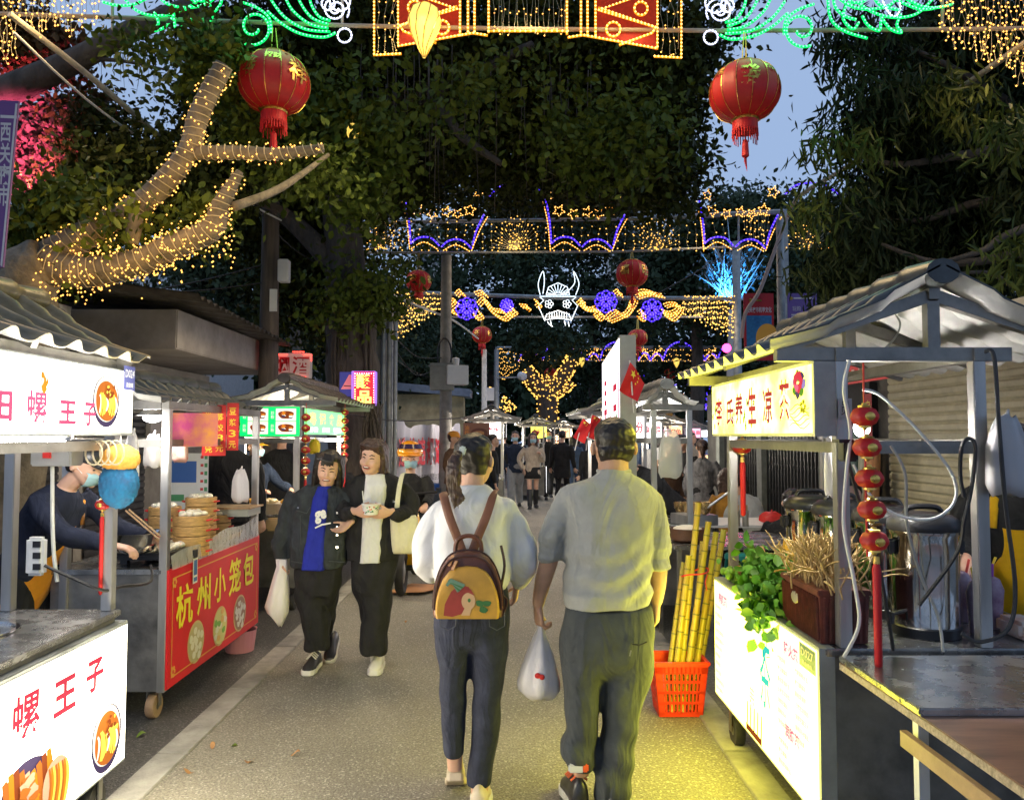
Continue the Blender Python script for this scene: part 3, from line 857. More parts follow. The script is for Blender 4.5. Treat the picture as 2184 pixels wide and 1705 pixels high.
mb = MB(); b3.rect(mb, 0, -.005, .15, .34, 0, 0); b3.rect(mb, .155, .03, .075, .32, .001, 0)
b3.text(mb, '小笼包', .015, .03, .045, .28, .003, 1, .01, vertical=True)
for k, ch in enumerate(('包', '8', '元')): b3.text(mb, ch, .02, .145 - .065 * k, .045, .045, .0045, 1, .015)
for k, ch in enumerate(('蒸', '饺', '8', '元')): b3.text(mb, ch, .085, .23 - .07 * k, .048, .048, .003, 1, .015)
for k, ch in enumerate(('豆', '浆', '3', '元')): b3.text(mb, ch, .168, .27 - .075 * k, .045, .048, .003, 1, .015)
o = mb.build('price_banner', [mat('red_paper', (.58, .02, .02), .6), mat('yellow_ink', (.85, .6, .04), .6)], fix=False); tag(o, 'red price strips with yellow numbers hanging in the bun stall', 'price sign')
b3 = Board(P(364, 952, 4.62), (.92, .39, 0), (0, 0, 1), (.39, -.92, 0))
mb = MB(); b3.rect(mb, 0, 0, .26, .20, 0, 0)
o = mb.build('patterned_poster', mat('magenta_orange_print', (.62, .06, .26), .6, col2=(.85, .35, .04), nscale=7), fix=False); tag(o, 'magenta and orange poster under the bun stall eave', 'poster')
o = thing('work_lamp', 'small lit lamp shade under the near end of the bun stall roof', 'lamp', P(325, 885, 4.7))
mb = MB(); mb.lathe([(.02, .06), (.03, .05), (.085, .0), (.09, -.002)], P(325, 885, 4.75), 20, cap=False); mb.build('lamp_shade', M_white, o, smooth=True)
mb = MB(); mb.ball(P(325, 890, 4.75), (.055, .055, .03)); mb.build('bulb', G_bulb, o)
mb = MB(); mb.tube([P(325, 885, 4.75) + Vector((0, 0, .06)), P(325, 868, 4.75) + Vector((0, 0, .06))], .004, 5); mb.build('cord', M_wire_b, o)
mb = MB(); mb.lathe([(.10, 0), (.12, .16), (.125, .165), (.115, .16), (.095, .01)], P(512, 1345, 5.9).xy.to_3d(), 20); o = mb.build('pink_bucket', mat('pink_plastic', (.7, .28, .28), .4)); tag(o, 'pink bucket under the far end of the red bun stall', 'bucket')
b3 = Board(P(512, 1078, 5.9), (1, 0, 0), (0, 0, 1), (0, -1, 0))
mb = MB(); mb.box(P(500, 1080, 5.85), (.34, .3, .012)); mb.box(P(500, 1090, 5.85), (.30, .28, .05), 1)
o = mb.build('tray_stack', [M_wood, mat('clear_tray', (.4, .42, .36), .3)]); tag(o, 'flat wooden lid on a stack of clear trays behind the steamers', 'tray')
# ---------------------------------------------------------------- green sign stall
XC = -1.9
S3 = stall('green_sign_stall', 'stall with lit green menu signs under a peaked tiled roof beyond the bun stall', XC, -1, 7.18, 9.03, pf=.05, pb=.55, depth=.66, over=.33, ridge=.15, back=.62,
           ze=1.885, zr=2.10, tile=mat('brown_tile', (.10, .085, .075), .35, noise=.3), end_over=.08)
mb = MB(); mb.box((XC - .28, 7.16, 1.735), (.56, .07, .28)); sg = mb.build('sign_box', M_galv, S3)
bd = Board((XC - .56, 7.124, 1.595), (1, 0, 0), (0, 0, 1), (0, -1, 0))
mb = MB(); bd.rect(mb, .008, .008, .544, .264, .001); mb.build('sign_face', G_green, sg)
mb = MB()
for (x, y) in ((.08, .025), (.335, .025), (.335, .145), (.08, .145)):
    bd.rect(mb, x, y, .185, .113, .002, 4); bd.disc(mb, x + .093, y + .056, .07, .04, .003, 1, wob=.1)
    for k in range(9): bd.disc(mb, x + .093 + .045 * math.cos(k * 2.1), y + .056 + .022 * math.sin(k * 1.7), .018, .012, .004 + .0002 * k, (2, 3, 4, 0)[k % 4], n=8, wob=.3, a0=k)
    bd.text(mb, '炒粉', x - .045, y + .02, .03, .07, .003, 4, vertical=True)
mb.build('menu_picture', [E_dark, E_brown, E_orange, E_red, E_pale], sg, fix=False)
mb = MB(); mb.box((XC - .035, 8.14, 1.74), (.07, 1.76, .26)); sg = mb.build('sign_box', M_galv, S3)
bd = Board((XC, 7.26, 1.61), (0, 1, 0), (0, 0, 1), (1, 0, 0))
mb = MB(); bd.rect(mb, .01, .01, 1.74, .24, .001); mb.build('sign_face', G_green2, sg)
mb = MB()
for k, ch in enumerate('粤记食品'): bd.text(mb, ch, .18 + .40 * k, .10, .26, .125, .003, 0, bold=.03)
for k, ch in enumerate(('炒粉', '炒面', '牛河烧烤')): bd.text(mb, ch, .2 + .5 * k, .03, (.32, .32, .5)[k], .05, .003, 1, bold=.02)
mb.build('lettering', [glow('lit_yellow_letters', (1, .95, .25), 1.6), G_white2], sg, fix=False)
# lantern strings
def mini_lantern_string(name, label, top, n, r, pitch, tassel, sway=0.0, hang=.08, group='strings of small red lanterns'):
    o = thing(name, label, 'lantern string', top, group=group)
    p = Vector(top)
    mb = MB(); mb.tube([p + Vector((0, 0, hang)), p + Vector((0, 0, -n * pitch))], .0035 * r / .045, 5); mb.build('red_cord', M_red, o)
    for k in range(n):
        c = p + Vector((sway * k, 0, -pitch * (k + .5)))
        mb = MB(); prof = [(r * .42, -r * .68), (r * .78, -r * .52), (r, -r * .12), (r, r * .12), (r * .78, r * .52), (r * .42, r * .68)]
        nl = 16; rings = []
        for (q, z) in prof:
            rings.append([c + Vector((q * (1 + .035 * math.cos(8 * t)) * math.cos(t), q * (1 + .035 * math.cos(8 * t)) * math.sin(t), z)) for t in np.linspace(0, 2 * math.pi, nl * 2, endpoint=False)])
        mb.loft(rings); b = mb.build('lantern_body', M_lantern, o, smooth='all')
        mb = MB()
        for sg_ in (-1, 1): mb.lathe([(r * .44, -.0), (r * .46, r * .14), (r * .2, r * .2), (r * .16, r * .34)], c + Vector((0, 0, sg_ * r * .66)), 12, axis=(0, 0, sg_))
        mb.ball(c + Vector((0, -r * .94, 0)), (r * .38, r * .12, r * .32), n=10, k=6)
        mb.build('gold_cap', M_gold, b, smooth=True)
    e = p + Vector((sway * n, 0, -pitch * n))
    mb = MB(); mb.lathe([(r * .22, 0), (r * .26, -r * .5), (r * .2, -r * .55)], e, 10); mb.build('gold_collar', M_gold, o, smooth=True)
    mb = MB(); mb.lathe([(r * .2, -r * .5), (r * .30, -r * .9), (r * .27, -tassel), (r * .12, -tassel - .01)], e, 12); mb.build('tassel', M_tassel, o, smooth=True)
    return o
mini_lantern_string('lantern_string', 'string of small red lanterns at the near corner of the green sign stall', P(653, 878, 7.05), 6, .042, .098, .24)
mini_lantern_string('lantern_string', 'string of small red lanterns at the far end of the green sign', P(736, 870, 8.7), 6, .042, .095, .30)
mini_lantern_string('lantern_string', 'string of five small red lanterns hung in front of the tea stall post', P(1843, 855, 2.62), 5, .046, .104, .36, sway=.006, hang=.13)
mini_lantern_string('small_lantern', 'single small red lantern with long tassel under the far end of the yellow sign', P(1583, 930, 4.12), 1, .05, .11, .30, hang=.02)
mini_lantern_string('small_lantern', 'small dark pink lantern with red tassel by the noodle stall post', P(219, 1058, 3.38), 1, .03, .07, .34, hang=.22)
hang_bag('sunflower_ornament', 'yellow paper sunflower hanging beside the lantern string', P(671, 938, 7.3), .1, .12, .03, mat('yellow_paper', (.8, .6, .03), .6), 'ornament', seed=6, group=None, flare=1.0)
# food trays on the green stall counter
o = thing('food_tray', 'row of lit food trays with orange slices on the green stall counter', 'food tray', (XC - .3, 7.6, .85))
mb = MB()
for k in range(3): mb.box((XC - .14 - .2 * k, 7.36, .93), (.19, .30, .10), 0, taper=1.12)
mb.build('tray', mat('milky_tray', (.75, .62, .5), .3, alpha=.75), o, bevel=.006)
mb = MB()
for k in range(3):
    for j in range(7): mb.ball((XC - .14 - .2 * k + rng.uniform(-.06, .06), 7.36 + rng.uniform(-.1, .1), .985), (.05, .05, .03), k % 2, n=8, k=5)
mb.build('food_slices', [mat('orange_slices', (.8, .42, .03), .4), mat('pale_slices', (.78, .62, .3), .4)], o, smooth='all')
mb = MB(); mb.box((XC - .16, 7.145, .80), (.3, .05, .12)); mb.build('bread_bag', mat('bread', (.7, .5, .28), .5, noise=.2), o, bevel=.02)
o = thing('counter_lamp', 'glowing food lamp above the trays in the green sign stall', 'lamp', P(640, 940, 7.9))
mb = MB(); mb.tube([P(600, 938, 7.8), P(730, 938, 8.6)], .014, 8); mb.build('lamp_tube', G_tube, o)
mb = MB(); mb.tube([P(598, 934, 7.8), P(732, 934, 8.6)], .007, 6); mb.build('holder', M_white, o)

# ---------------------------------------------------------------- herbal tea stall D027 (right)
XR = 1.10
S4 = stall('herbal_tea_stall', 'herbal tea stall D027 with glowing yellow sign and yellow menu panel', XR, 1, 2.78, 4.20, pf=.10, pb=.60, depth=1.02, over=.16, ridge=.44, back=1.05,
           tile=M_tile_b, zb=.22, ze=1.872, zr=2.15, period=.15, amp=.03, post_m=M_steel)
mb = MB(); mb.box((XR + .04, 3.49, 1.737), (.078, 1.40, .274)); sg = mb.build('sign_box', mat('grey_box', (.30, .30, .30), .5, noise=.15), S4)
bd = Board((XR, 4.19, 1.60), (0, -1, 0), (0, 0, 1), (-1, 0, 0))
mb = MB(); bd.rect(mb, .012, .012, 1.376, .25, .0015); mb.build('sign_face', G_yellow, sg)
mb = MB()
for k in range(8): bd.disc(mb, 1.265 + .045 * math.cos(k * .9), .195 + .035 * math.sin(k * .9), .024, .022, .0028 + .0003 * k, (5, 4, 5, 6)[k % 4], n=10, wob=.2, a0=k)
for k in range(10): bd.disc(mb, 1.265 + .028 * math.cos(k * 2.4), .205 + .025 * math.sin(k * 2.4), .018, .018, .0056 + .0002 * k, (2, 7, 2)[k % 3], n=10, wob=.2, a0=k)
for k in range(16):
    x0 = (.06, .42, .60, .70)[k % 4]; bd.disc(mb, x0 + .03 * math.sin(k * 1.9), .05 + .13 * ((k * 37) % 10) / 10, .012, .022, .002 + .0002 * k, (5, 3)[k % 2], n=8, wob=.3, a0=k)
for k in range(6): bd.strip(mb, [(1.16 + .2 * s, .04 + .012 * math.sin(7 * s + k) + .014 * k) for s in np.linspace(0, 1, 8)], .004, .002, 3)
for k in range(5): bd.disc(mb, 1.30 + .02 * math.cos(k * 1.3), .11 + .018 * math.sin(k * 1.3), .014, .011, .0025 + .0002 * k, 3, n=5, a0=k)
for k, ch in enumerate('李氏养生凉茶'):
    x = (.10, .30, .45, .645, .855, 1.055)[k]; hh = (.14, .13, .15, .165, .15, .17)[k]
    bd.text(mb, ch, x - .004, .055, .13, hh, .0052, 1, bold=.045); bd.text(mb, ch, x, .055, .12, hh, .0066, 0, bold=.022)
mb.build('lettering', [E_dred, E_pale, E_red, E_lime, E_dark, E_leaf, glow('lit_violet_ink', (.35, .25, .6), .8), E_pink], sg, fix=False)
mb = MB(); b2 = Board((XR + .125, 2.775, 1.665), (1, 0, 0), (0, 0, 1), (0, -1, 0)); b2.rect(mb, -.045, 0, .05, .07, .0, 0); b2.text(mb, '员', -.035, .01, .03, .05, .002, 1)
mb.build('sticker', [mat('grey_sticker', (.3, .3, .31), .5), M_black], S4, fix=False)
mb = MB(); mb.box((XR + .03, 3.49, .545), (.056, 1.40, .61)); pn = mb.build('front_light_box', mat('grey_box2', (.28, .29, .27), .5, noise=.15), S4)
bp_ = Board((XR, 4.19, .24), (0, -1, 0), (0, 0, 1), (-1, 0, 0))
mb = MB(); bp_.rect(mb, .01, .012, 1.38, .586, .0015); mb.build('panel_face', G_menu, pn)
mb = MB()
head = (('养颜茶', .10, .50), ('清热茶', .62, .50), ('降火茶', 1.06, .50), ('润肺茶', 1.06, .18))
for t_, x, y in head: bp_.rect(mb, x - .01, y - .006, .17, .062, .0025, 1); bp_.text(mb, t_, x, y, .15, .05, .004, 2, bold=.02)
rows = ['竹蔗茅根水五元', '罗汉果菊花茶六元', '夏枯草清肝五元', '王老吉凉茶四元', '金银花露五元', '酸梅汤冰镇五元', '龟苓膏原味八元', '雪梨银耳汤六元', '桑叶茶温润五元', '鸡骨草祛湿五元', '甘蔗汁鲜榨十元']
rr_ = random.Random(4)
for x0, y0_, nrow in ((.03, .46, 11), (.98, .455, 7), (.98, .13, 3), (1.17, .455, 7)):
    for k in range(nrow):
        n_ = rr_.randint(4, 7)
        bp_.text(mb, rows[k % 11][:n_], x0, y0_ - .042 * k, .022 * n_, .020, .0028, 0)
bp_.text(mb, '茶', .75, .20, .14, .30, .0028, 3, bold=.01)
bp_.text(mb, '养', .60, .12, .07, .12, .0028, 3)
for k in range(5): bp_.strip(mb, [(.56 + .05 * k + .01 * s, .03 + .12 * s) for s in np.linspace(0, 1, 6)], .014, .0028 + .0003 * k, (4, 5)[k % 2])
bp_.rect(mb, .55, .02, .22, .03, .0045, 5)
mb.build('lettering', [E_lime, E_pale, E_pink, E_teal, E_leaf, E_brown], pn, fix=False)
mb = MB(); b2 = Board((XR - .0035, 2.965, .765), (0, -1, 0), (0, 0, 1), (-1, 0, 0)); b2.rect(mb, 0, -.02, .155, .085, .0, 0); b2.text(mb, 'D027', .02, .022, .115, .03, .002, 1); b2.text(mb, '美食摊位', .03, -.008, .095, .016, .002, 1)
mb.build('number_tag', [mat('tag_teal', (.02, .10, .12), .5), M_cream], S4, fix=False)
mb = MB(); mb.box((XR + .3, 2.72, .80), (.5, .1, .02)); 
# light inside the tea stall
o = thing('bulb_lamp', 'bare white bulb glowing behind the red lanterns of the tea stall', 'lamp', P(1835, 912, 2.95))
mb = MB(); mb.ball(P(1838, 912, 2.98), (.030, .030, .036), n=14, k=8); mb.build('bulb', G_bulb, o, smooth='all')
mb = MB(); mb.lathe([(.016, 0), (.018, .04), (.006, .05)], P(1838, 912, 2.98) + Vector((0, 0, .03)), 12); mb.build('socket', M_black, o)
mb = MB(); mb.box(P(1808, 962, 2.71), (.05, .06, .07)); mb.box(P(1803, 940, 2.70), (.08, .07, .012), 1); o = mb.build('adapter', [M_black, mat('blue_tape', (.03, .04, .2), .5)], bevel=.006); tag(o, 'black plug adapter wrapped in blue tape on the tea stall beam', 'adapter')
# urns
def urn(x, y, label, s=1.0):
    o = thing('tea_urn', label, 'tea urn', (x, y, .85), group='steel tea urns')
    z = .8505; r = .122 * s
    mb = MB(); mb.lathe([(r * .98, z), (r * 1.0, z + .035), (r * .96, z + .04)], (x, y, 0), 36); mb.build('base_ring', M_black, o, smooth=True)
    mb = MB(); mb.lathe([(r * .96, z + .04), (r * .97, z + .05), (r * .985, z + .3), (r * .98, z + .372), (r * 1.02, z + .38), (r * 1.02, z + .392)], (x, y, 0), 48); mb.build('steel_body', M_chrome, o, smooth=True)
    mb = MB(); mb.lathe([(r * 1.05, z + .392), (r * 1.07, z + .405), (r * 1.04, z + .43), (r * .8, z + .452), (r * .5, z + .458), (r * .2, z + .45), (.01, z + .45)], (x, y, 0), 40)
    mb.tube(catmull([(x - r * .6, y, z + .45), (x - r * .4, y, z + .478), (x + r * .4, y, z + .478), (x + r * .6, y, z + .45)], 4), .011, 8)
    mb.build('lid', M_black, o, smooth=True)
    mb = MB()
    for sx in (-1, 1): mb.box((x + sx * r * 1.1, y, z + .33), (.03, .05, .06))
    mb.build('side_handle', M_black, o, bevel=.008)
    mb = MB(); mb.tube([(x - r * .9, y - r * .3, z + .09), (x - r * 1.25, y - r * .45, z + .085), (x - r * 1.28, y - r * .46, z + .05)], .009, 8); mb.build('tap', M_black, o)
urn(1.595, 3.00, 'largest steel tea urn with black lid nearest the camera')
urn(1.60, 3.32, 'steel tea urn half hidden behind the lantern string')
urn(1.535, 3.60, 'steel tea urn third from the near end behind the dried roots')
urn(1.505, 3.88, 'steel tea urn furthest along the tea counter')
# brown box of dried roots
o = thing('root_box', 'dark red woven box full of tan dried roots on the tea counter', 'planter box', (1.22, 3.02, .85))
mb = MB(); x0, x1, y0, y1 = 1.13, 1.30, 2.84, 3.20
mb.box(((x0 + x1) / 2, (y0 + y1) / 2, .945), (x1 - x0, y1 - y0, .188), taper=1.06)
for k in range(17): mb.bar((x0 - .006, y0 + .36 * (k + .5) / 17, .86), (x0 - .011, y0 + .36 * (k + .5) / 17, 1.02), .012, .008)
for k in range(8): mb.bar((x0 + .17 * (k + .5) / 8, y0 - .005, .86), (x0 + .17 * (k + .5) / 8, y0 - .010, 1.02), .012, .008)
mb.box(((x0 + x1) / 2, (y0 + y1) / 2, 1.035), (x1 - x0 + .03, y1 - y0 + .03, .02))
mb.build('woven_box', mat('dark_red_wicker', (.11, .028, .02), .4, noise=.35, nscale=30), o, bevel=.003)
mb = MB(); mb.ball((x0 - .012, 3.06, .975), (.006, .038, .024), n=16, k=8); mb.build('oval_badge', mat('badge', (.45, .42, .36), .3, .5), o, smooth='all')
mb = MB(); r_ = random.Random(11)
for k in range(210):
    c = Vector((1.215 + r_.gauss(0, .045), 3.02 + r_.gauss(0, .085), 1.03)); pts = [c]
    d = Vector((r_.gauss(0, .26), r_.gauss(0, .26), 1)).normalized()
    for j in range(6):
        d = (d + Vector((r_.gauss(0, .30), r_.gauss(0, .30), r_.gauss(.02, .25)))).normalized(); c = c + d * .036; pts.append(c)
    mb.tube(pts, [.0035] * 6 + [.001], 4)
mb.build('dried_roots', mat('straw_root', (.42, .29, .13), .8, noise=.35, nscale=40), o, smooth=True)
# green herbs
def leaf_mesh(name, pts, size, m, parent=None, drop=.4, aspect=.55, seed=0, local=False, up=None):
    """many small folded leaves"""
    g = np.random.default_rng(seed); n = len(pts)
    d = g.normal(size=(n, 3)); d[:, 2] -= drop; d /= np.linalg.norm(d, axis=1)[:, None]
    r = g.normal(size=(n, 3)) if up is None else np.tile(np.array(up, float), (n, 1)) + g.normal(size=(n, 3)) * .6
    s = np.cross(d, r); s /= np.linalg.norm(s, axis=1)[:, None] + 1e-9
    nn = np.cross(d, s)
    sz = size * g.uniform(.6, 1.3, n)[:, None]
    V = np.empty((n, 6, 3)); p = np.array(pts)
    V[:, 0] = p; V[:, 1] = p + d * sz * .35 + s * sz * aspect * .5 + nn * sz * .08; V[:, 2] = p + d * sz * .7 + s * sz * aspect * .4 + nn * sz * .05
    V[:, 3] = p + d * sz; V[:, 4] = p + d * sz * .7 - s * sz * aspect * .4 + nn * sz * .05; V[:, 5] = p + d * sz * .35 - s * sz * aspect * .5 + nn * sz * .08
    me = bpy.data.meshes.new(name)
    me.vertices.add(n * 6); me.vertices.foreach_set('co', V.ravel())
    b = np.arange(n)[:, None] * 6
    q = np.concatenate([b + np.array([0, 1, 2, 3]), b + np.array([0, 3, 4, 5])], axis=1).reshape(-1, 4)
    me.loops.add(q.size); me.loops.foreach_set('vertex_index', q.ravel().astype(np.int32))
    me.polygons.add(len(q)); me.polygons.foreach_set('loop_start', np.arange(0, q.size, 4, dtype=np.int32))
    me.polygons.foreach_set('loop_total', np.full(len(q), 4, dtype=np.int32)); me.update(); me.validate()
    me.materials.append(m)
    return put(name, me, parent, False, local)
M_herb = mat('herb_leaf', (.05, .17, .015), .4, col2=(.10, .27, .03), nscale=25)
o = thing('herb_bunch', 'heap of fresh green herbs spilling over the yellow menu panel', 'herbs', (1.2, 3.5, .85))
pts = np.concatenate([np.array([1.17, 3.48, .96]) + rng.normal(size=(750, 3)) * np.array([.05, .14, .055]), np.array([1.09, 3.38, .85]) + rng.normal(size=(220, 3)) * np.array([.025, .10, .05])])
leaf_mesh('leaves', pts, .05, M_herb, o, drop=0, aspect=.85, seed=4)
mb = MB(); r_ = random.Random(3)
for k in range(60):
    c = Vector((1.2 + r_.gauss(0, .03), 3.5 + r_.gauss(0, .1), .86)); e = c + Vector((r_.gauss(-.06, .04), r_.gauss(-.02, .09), r_.uniform(.02, .14)))
    mb.tube([c, (c + e) / 2 + Vector((0, 0, .03)), e], .0022, 4)
mb.build('stalks', mat('herb_stalk', (.2, .32, .06), .5), o)
o = thing('dried_herb_bundle', 'bundles of tan dried herbs behind the green herbs', 'dried herbs', (1.3, 3.9, .85))
mb = MB()
for k in range(46):
    c = Vector((1.24 + r_.uniform(-.05, .14), 3.85 + r_.uniform(-.15, .15), .86 + r_.uniform(0, .12))); d = Vector((r_.gauss(0, .3), r_.gauss(0, .4), r_.gauss(.1, .1)))
    mb.bar(c, c + d * .25, .022, .008)
mb.build('sticks', mat('herb_stick', (.48, .27, .16), .8, noise=.4), o)
mb = MB(); mb.box(P(1690, 1168, 3.72), (.09, .02, .07), rot=Matrix.Rotation(.2, 3, 'Y')); mb.build('price_card', mat('orange_card', (.75, .4, .03), .6), o)
o = thing('lime_pile', 'small pile of green limes at the far end of the tea counter', 'limes', (1.18, 4.08, .85))
mb = MB()
for k in range(14): mb.ball((1.15 + r_.uniform(-.03, .05), 4.05 + r_.uniform(-.09, .09), .872 + .02 * (k % 3)), .021, n=9, k=6)
mb.build('limes', mat('lime', (.12, .26, .02), .35), o, smooth='all')
# steel cups of drink with straws, tissue pack, bags
o = thing('drink_cups', 'purple drinks in clear cups with coloured straws right of the largest urn', 'drink', (1.9, 3.1, .85), group=None)
for k, (dx, dy) in enumerate(((0, 0), (.10, .08), (.05, .2), (.16, .25))):
    c = Vector((1.80 + dx, 3.0 + dy, .8505))
    mb = MB(); mb.lathe([(.033, 0), (.042, .13), (.044, .15), (.03, .19), (.012, .2)], c, 18); p = mb.build('cup', mat('purple_drink', (.22, .12, .2), .2, col2=(.45, .35, .42), nscale=12), o, smooth=True)
    mb = MB(); mb.tube([c + Vector((0, 0, .1)), c + Vector((.03 * (k - 1), -.01, .25))], .005, 6); mb.build('straw', mat('straw%d' % (k % 3), ((.7, .55, .05), (.35, .08, .5), (.6, .08, .06))[k % 3], .4), p)
mb = MB(); mb.box((1.93, 2.95, .885), (.11, .16, .065)); o = mb.build('tissue_pack', mat('tissue_print', (.72, .68, .62), .5, col2=(.7, .4, .3), nscale=14), bevel=.015); tag(o, 'white tissue pack with red print at the right end of the tea counter', 'tissue pack')
hang_bag('plastic_bag', 'bunch of translucent grey bags hung on the back post of the tea stall', P(2146, 890, 2.74), .125, .27, .08, mat('grey_bag', (.48, .48, .49), .35, alpha=.85, bump=.5, bscale=14, stretch=(1, 1, .3)), seed=8, flare=1.15)
hang_bag('plastic_bag', 'crumpled pale bag behind the mid post of the tea stall', P(1770, 935, 3.0), .05, .22, .03, seed=9, flare=1.0)
o = thing('standin_ball', 'stand-in fuzzy blue ball with an orange top at the noodle stall post', 'ornament', P(255, 935, 3.36))  # made-up stand-in for a colour blot, not a known ornament
for nm, cc, rr_, m_ in (('blue_ball', P(254, 1032, 3.36), (.082, .07, .105), mat('blue_fuzz', (.012, .17, .36), .9, col2=(.03, .10, .22), nscale=26)), ('orange_top', P(257, 978, 3.355), (.080, .07, .062), mat('orange_fuzz', (.85, .42, .08), .9, noise=.12, nscale=26))):
    mb = MB(); mb.ball(cc, rr_, n=24, k=14); fused(nm, mb, m_, o, .007, 2, disp=lambda c: .0035 * np.sin(c[:, 0] * 300 + 2 * np.sin(c[:, 2] * 210)) * np.sin(c[:, 2] * 280 + c[:, 1] * 200), local=False)
mb = MB(); mb.tube([P(257, 925, 3.36), P(257, 965, 3.36)], .003, 5); mb.build('cord', M_wire_w, o)
# cables on the tea stall
for lab, pts, m, r in (
    ('white cable bundle running down the front post of the tea stall', [P(1812, 768, 2.68), P(1800, 830, 2.68), P(1814, 920, 2.68), P(1806, 1000, 2.66), P(1800, 1120, 2.66), P(1822, 1240, 2.66), P(1832, 1330, 2.66), P(1800, 1400, 2.70)], M_wire_w, .0065),
    ('white cable hanging in a big loop beside the lantern string', [P(1840, 830, 2.75), P(1880, 845, 2.75), P(1960, 920, 2.75), P(2030, 1010, 2.75), P(2035, 1070, 2.75), P(1990, 1105, 2.75), P(1920, 1100, 2.75), P(1860, 1060, 2.75), P(1820, 990, 2.75)], M_wire_w, .0055),
    ('black cable slanting down behind the lantern string', [P(1808, 980, 2.68), P(1830, 1060, 2.68), P(1868, 1180, 2.68), P(1890, 1290, 2.68), P(1905, 1385, 2.75)], M_wire_b, .0065),
    ('black cable hanging from the roof beam down the back post', [P(2100, 750, 2.72), P(2120, 760, 2.70), P(2130, 900, 2.70), P(2145, 1080, 2.70), P(2165, 1250, 2.70), P(2150, 1340, 2.70), P(2090, 1368, 2.72), P(2050, 1350, 2.74)], M_wire_b, .007),
    ('black loop of cable on the mid beam beside the grey bags', [P(2056, 1060, 2.72), P(2048, 1010, 2.72), P(2052, 950, 2.71), P(2068, 935, 2.71), P(2080, 955, 2.71), P(2072, 1040, 2.72), P(2056, 1110, 2.72), P(2040, 1180, 2.74), P(1960, 1290, 2.78)], M_wire_b, .007),
    ('pale cable snaking over the front of the largest urn', [P(1900, 950, 2.76), P(1930, 1010, 2.76), P(1935, 1120, 2.80), P(1965, 1230, 2.82), P(2000, 1310, 2.80), P(2012, 1390, 2.76)], mat('grey_cable', (.35, .35, .33), .5), .0055),
    ('thin white wire under the tea stall roof', [P(1880, 640, 3.4), P(1920, 690, 3.2), P(1890, 740, 3.0), P(1830, 765, 2.8)], M_wire_w, .004)):
    cable('cable', pts, r, m, lab, 'cable', 'cables on the tea stall')
# side table: steel sheet on a laminate table
o = thing('side_table', 'brown laminate table with particle board edge and steel sheet at lower right', 'table', (1.7, 1.9, 0))
mb = MB(); mb.box((1.80, 1.90, .797), (1.28, 1.72, .022)); mb.build('table_edge', M_board, o)
mb = MB(); mb.box((1.80, 1.90, .8103), (1.276, 1.716, .004)); mb.build('table_top', M_lam, o)
mb = MB(); mb.box((1.80, 2.49, .824), (1.285, .535, .022)); mb.build('steel_sheet', M_steel_top, o, bevel=.004)
mb = MB()
for yy in (2.32, 2.68): mb.lathe([(.006, 0), (.006, .003)], (1.152, yy, .824), 10, axis=(-1, 0, 0))
mb.build('screw', M_steel_d, o)
mb = MB(); mb.bar((1.15, 1.1, .725), (1.15, 2.30, .725), .02, .045); mb.build('front_rail', M_wood, o)
for x, y in ((1.19, 2.28), (1.19, 1.74), (2.38, 2.6), (2.38, 1.1)):
    mb = MB(); mb.box((x, y, .393), (.03, .03, .786)); mb.build('leg', M_white, o)
# ---------------------------------------------------------------- sugar cane in a red crate
o = thing('red_crate', 'bright red slotted plastic crate on the road beside the yellow menu panel', 'crate', (.98, 4.58, 0))
mb = MB(); M_crate = mat('crate_red', (.78, .045, .012), .4, noise=.06)
cx, cy, W, D_, H_ = .985, 4.60, .31, .24, .30
def crate_pt(a, b, t): k = .80 + .20 * t; return Vector((cx + a * W / 2 * k, cy + b * D_ / 2 * k, .005 + H_ * t))
mb.box((cx, cy, .012), (W * .80, D_ * .80, .012))
for (s0, s1) in (((-1, -1), (1, -1)), ((1, -1), (1, 1)), ((1, 1), (-1, 1)), ((-1, 1), (-1, -1))):
    def wp(u, t): return crate_pt(s0[0] + (s1[0] - s0[0]) * u, s0[1] + (s1[1] - s0[1]) * u, t)
    out = ((wp(.5, .5) - Vector((cx, cy, .15)))); out.z = 0; out.normalize()
    for t0, t1 in ((0, .09), (.24, .29), (.44, .49), (.64, .69), (.82, 1.0)):
        mb.add([wp(0, t0), wp(1, t0), wp(1, t1), wp(0, t1)] + [q - out * .006 for q in (wp(0, t0), wp(1, t0), wp(1, t1), wp(0, t1))], [(0, 1, 2, 3), (7, 6, 5, 4), (0, 4, 5, 1), (3, 2, 6, 7)])
    n_ = 12
    for k in range(n_ + 1):
        u0 = k / n_ * .97; u1 = u0 + .035
        if k in (0, 1, n_ - 1, n_): u0 -= .02; u1 += .03
        u0 = max(0, u0); u1 = min(1, u1)
        mb.add([wp(u0, .02), wp(u1, .02), wp(u1, .95), wp(u0, .95)] + [q - out * .005 for q in (wp(u0, .02), wp(u1, .02), wp(u1, .95), wp(u0, .95))], [(0, 1, 2, 3), (7, 6, 5, 4), (0, 4, 7, 3), (1, 2, 6, 5)])
mb.build('crate_body', M_crate, o)
mb = MB()
for (s0, s1) in (((-1, -1), (1, -1)), ((1, -1), (1, 1)), ((1, 1), (-1, 1)), ((-1, 1), (-1, -1))):
    mb.bar(crate_pt(*s0, 1.0), crate_pt(*s1, 1.0), .022, .028)
mb.build('rim', M_crate, o, bevel=.006)
M_cane = mat('cane_skin', (.36, .33, .03), .35, col2=(.50, .30, .05), nscale=9, stretch=(1, 1, .5))
M_cane_n = mat('cane_node', (.16, .14, .03), .5)
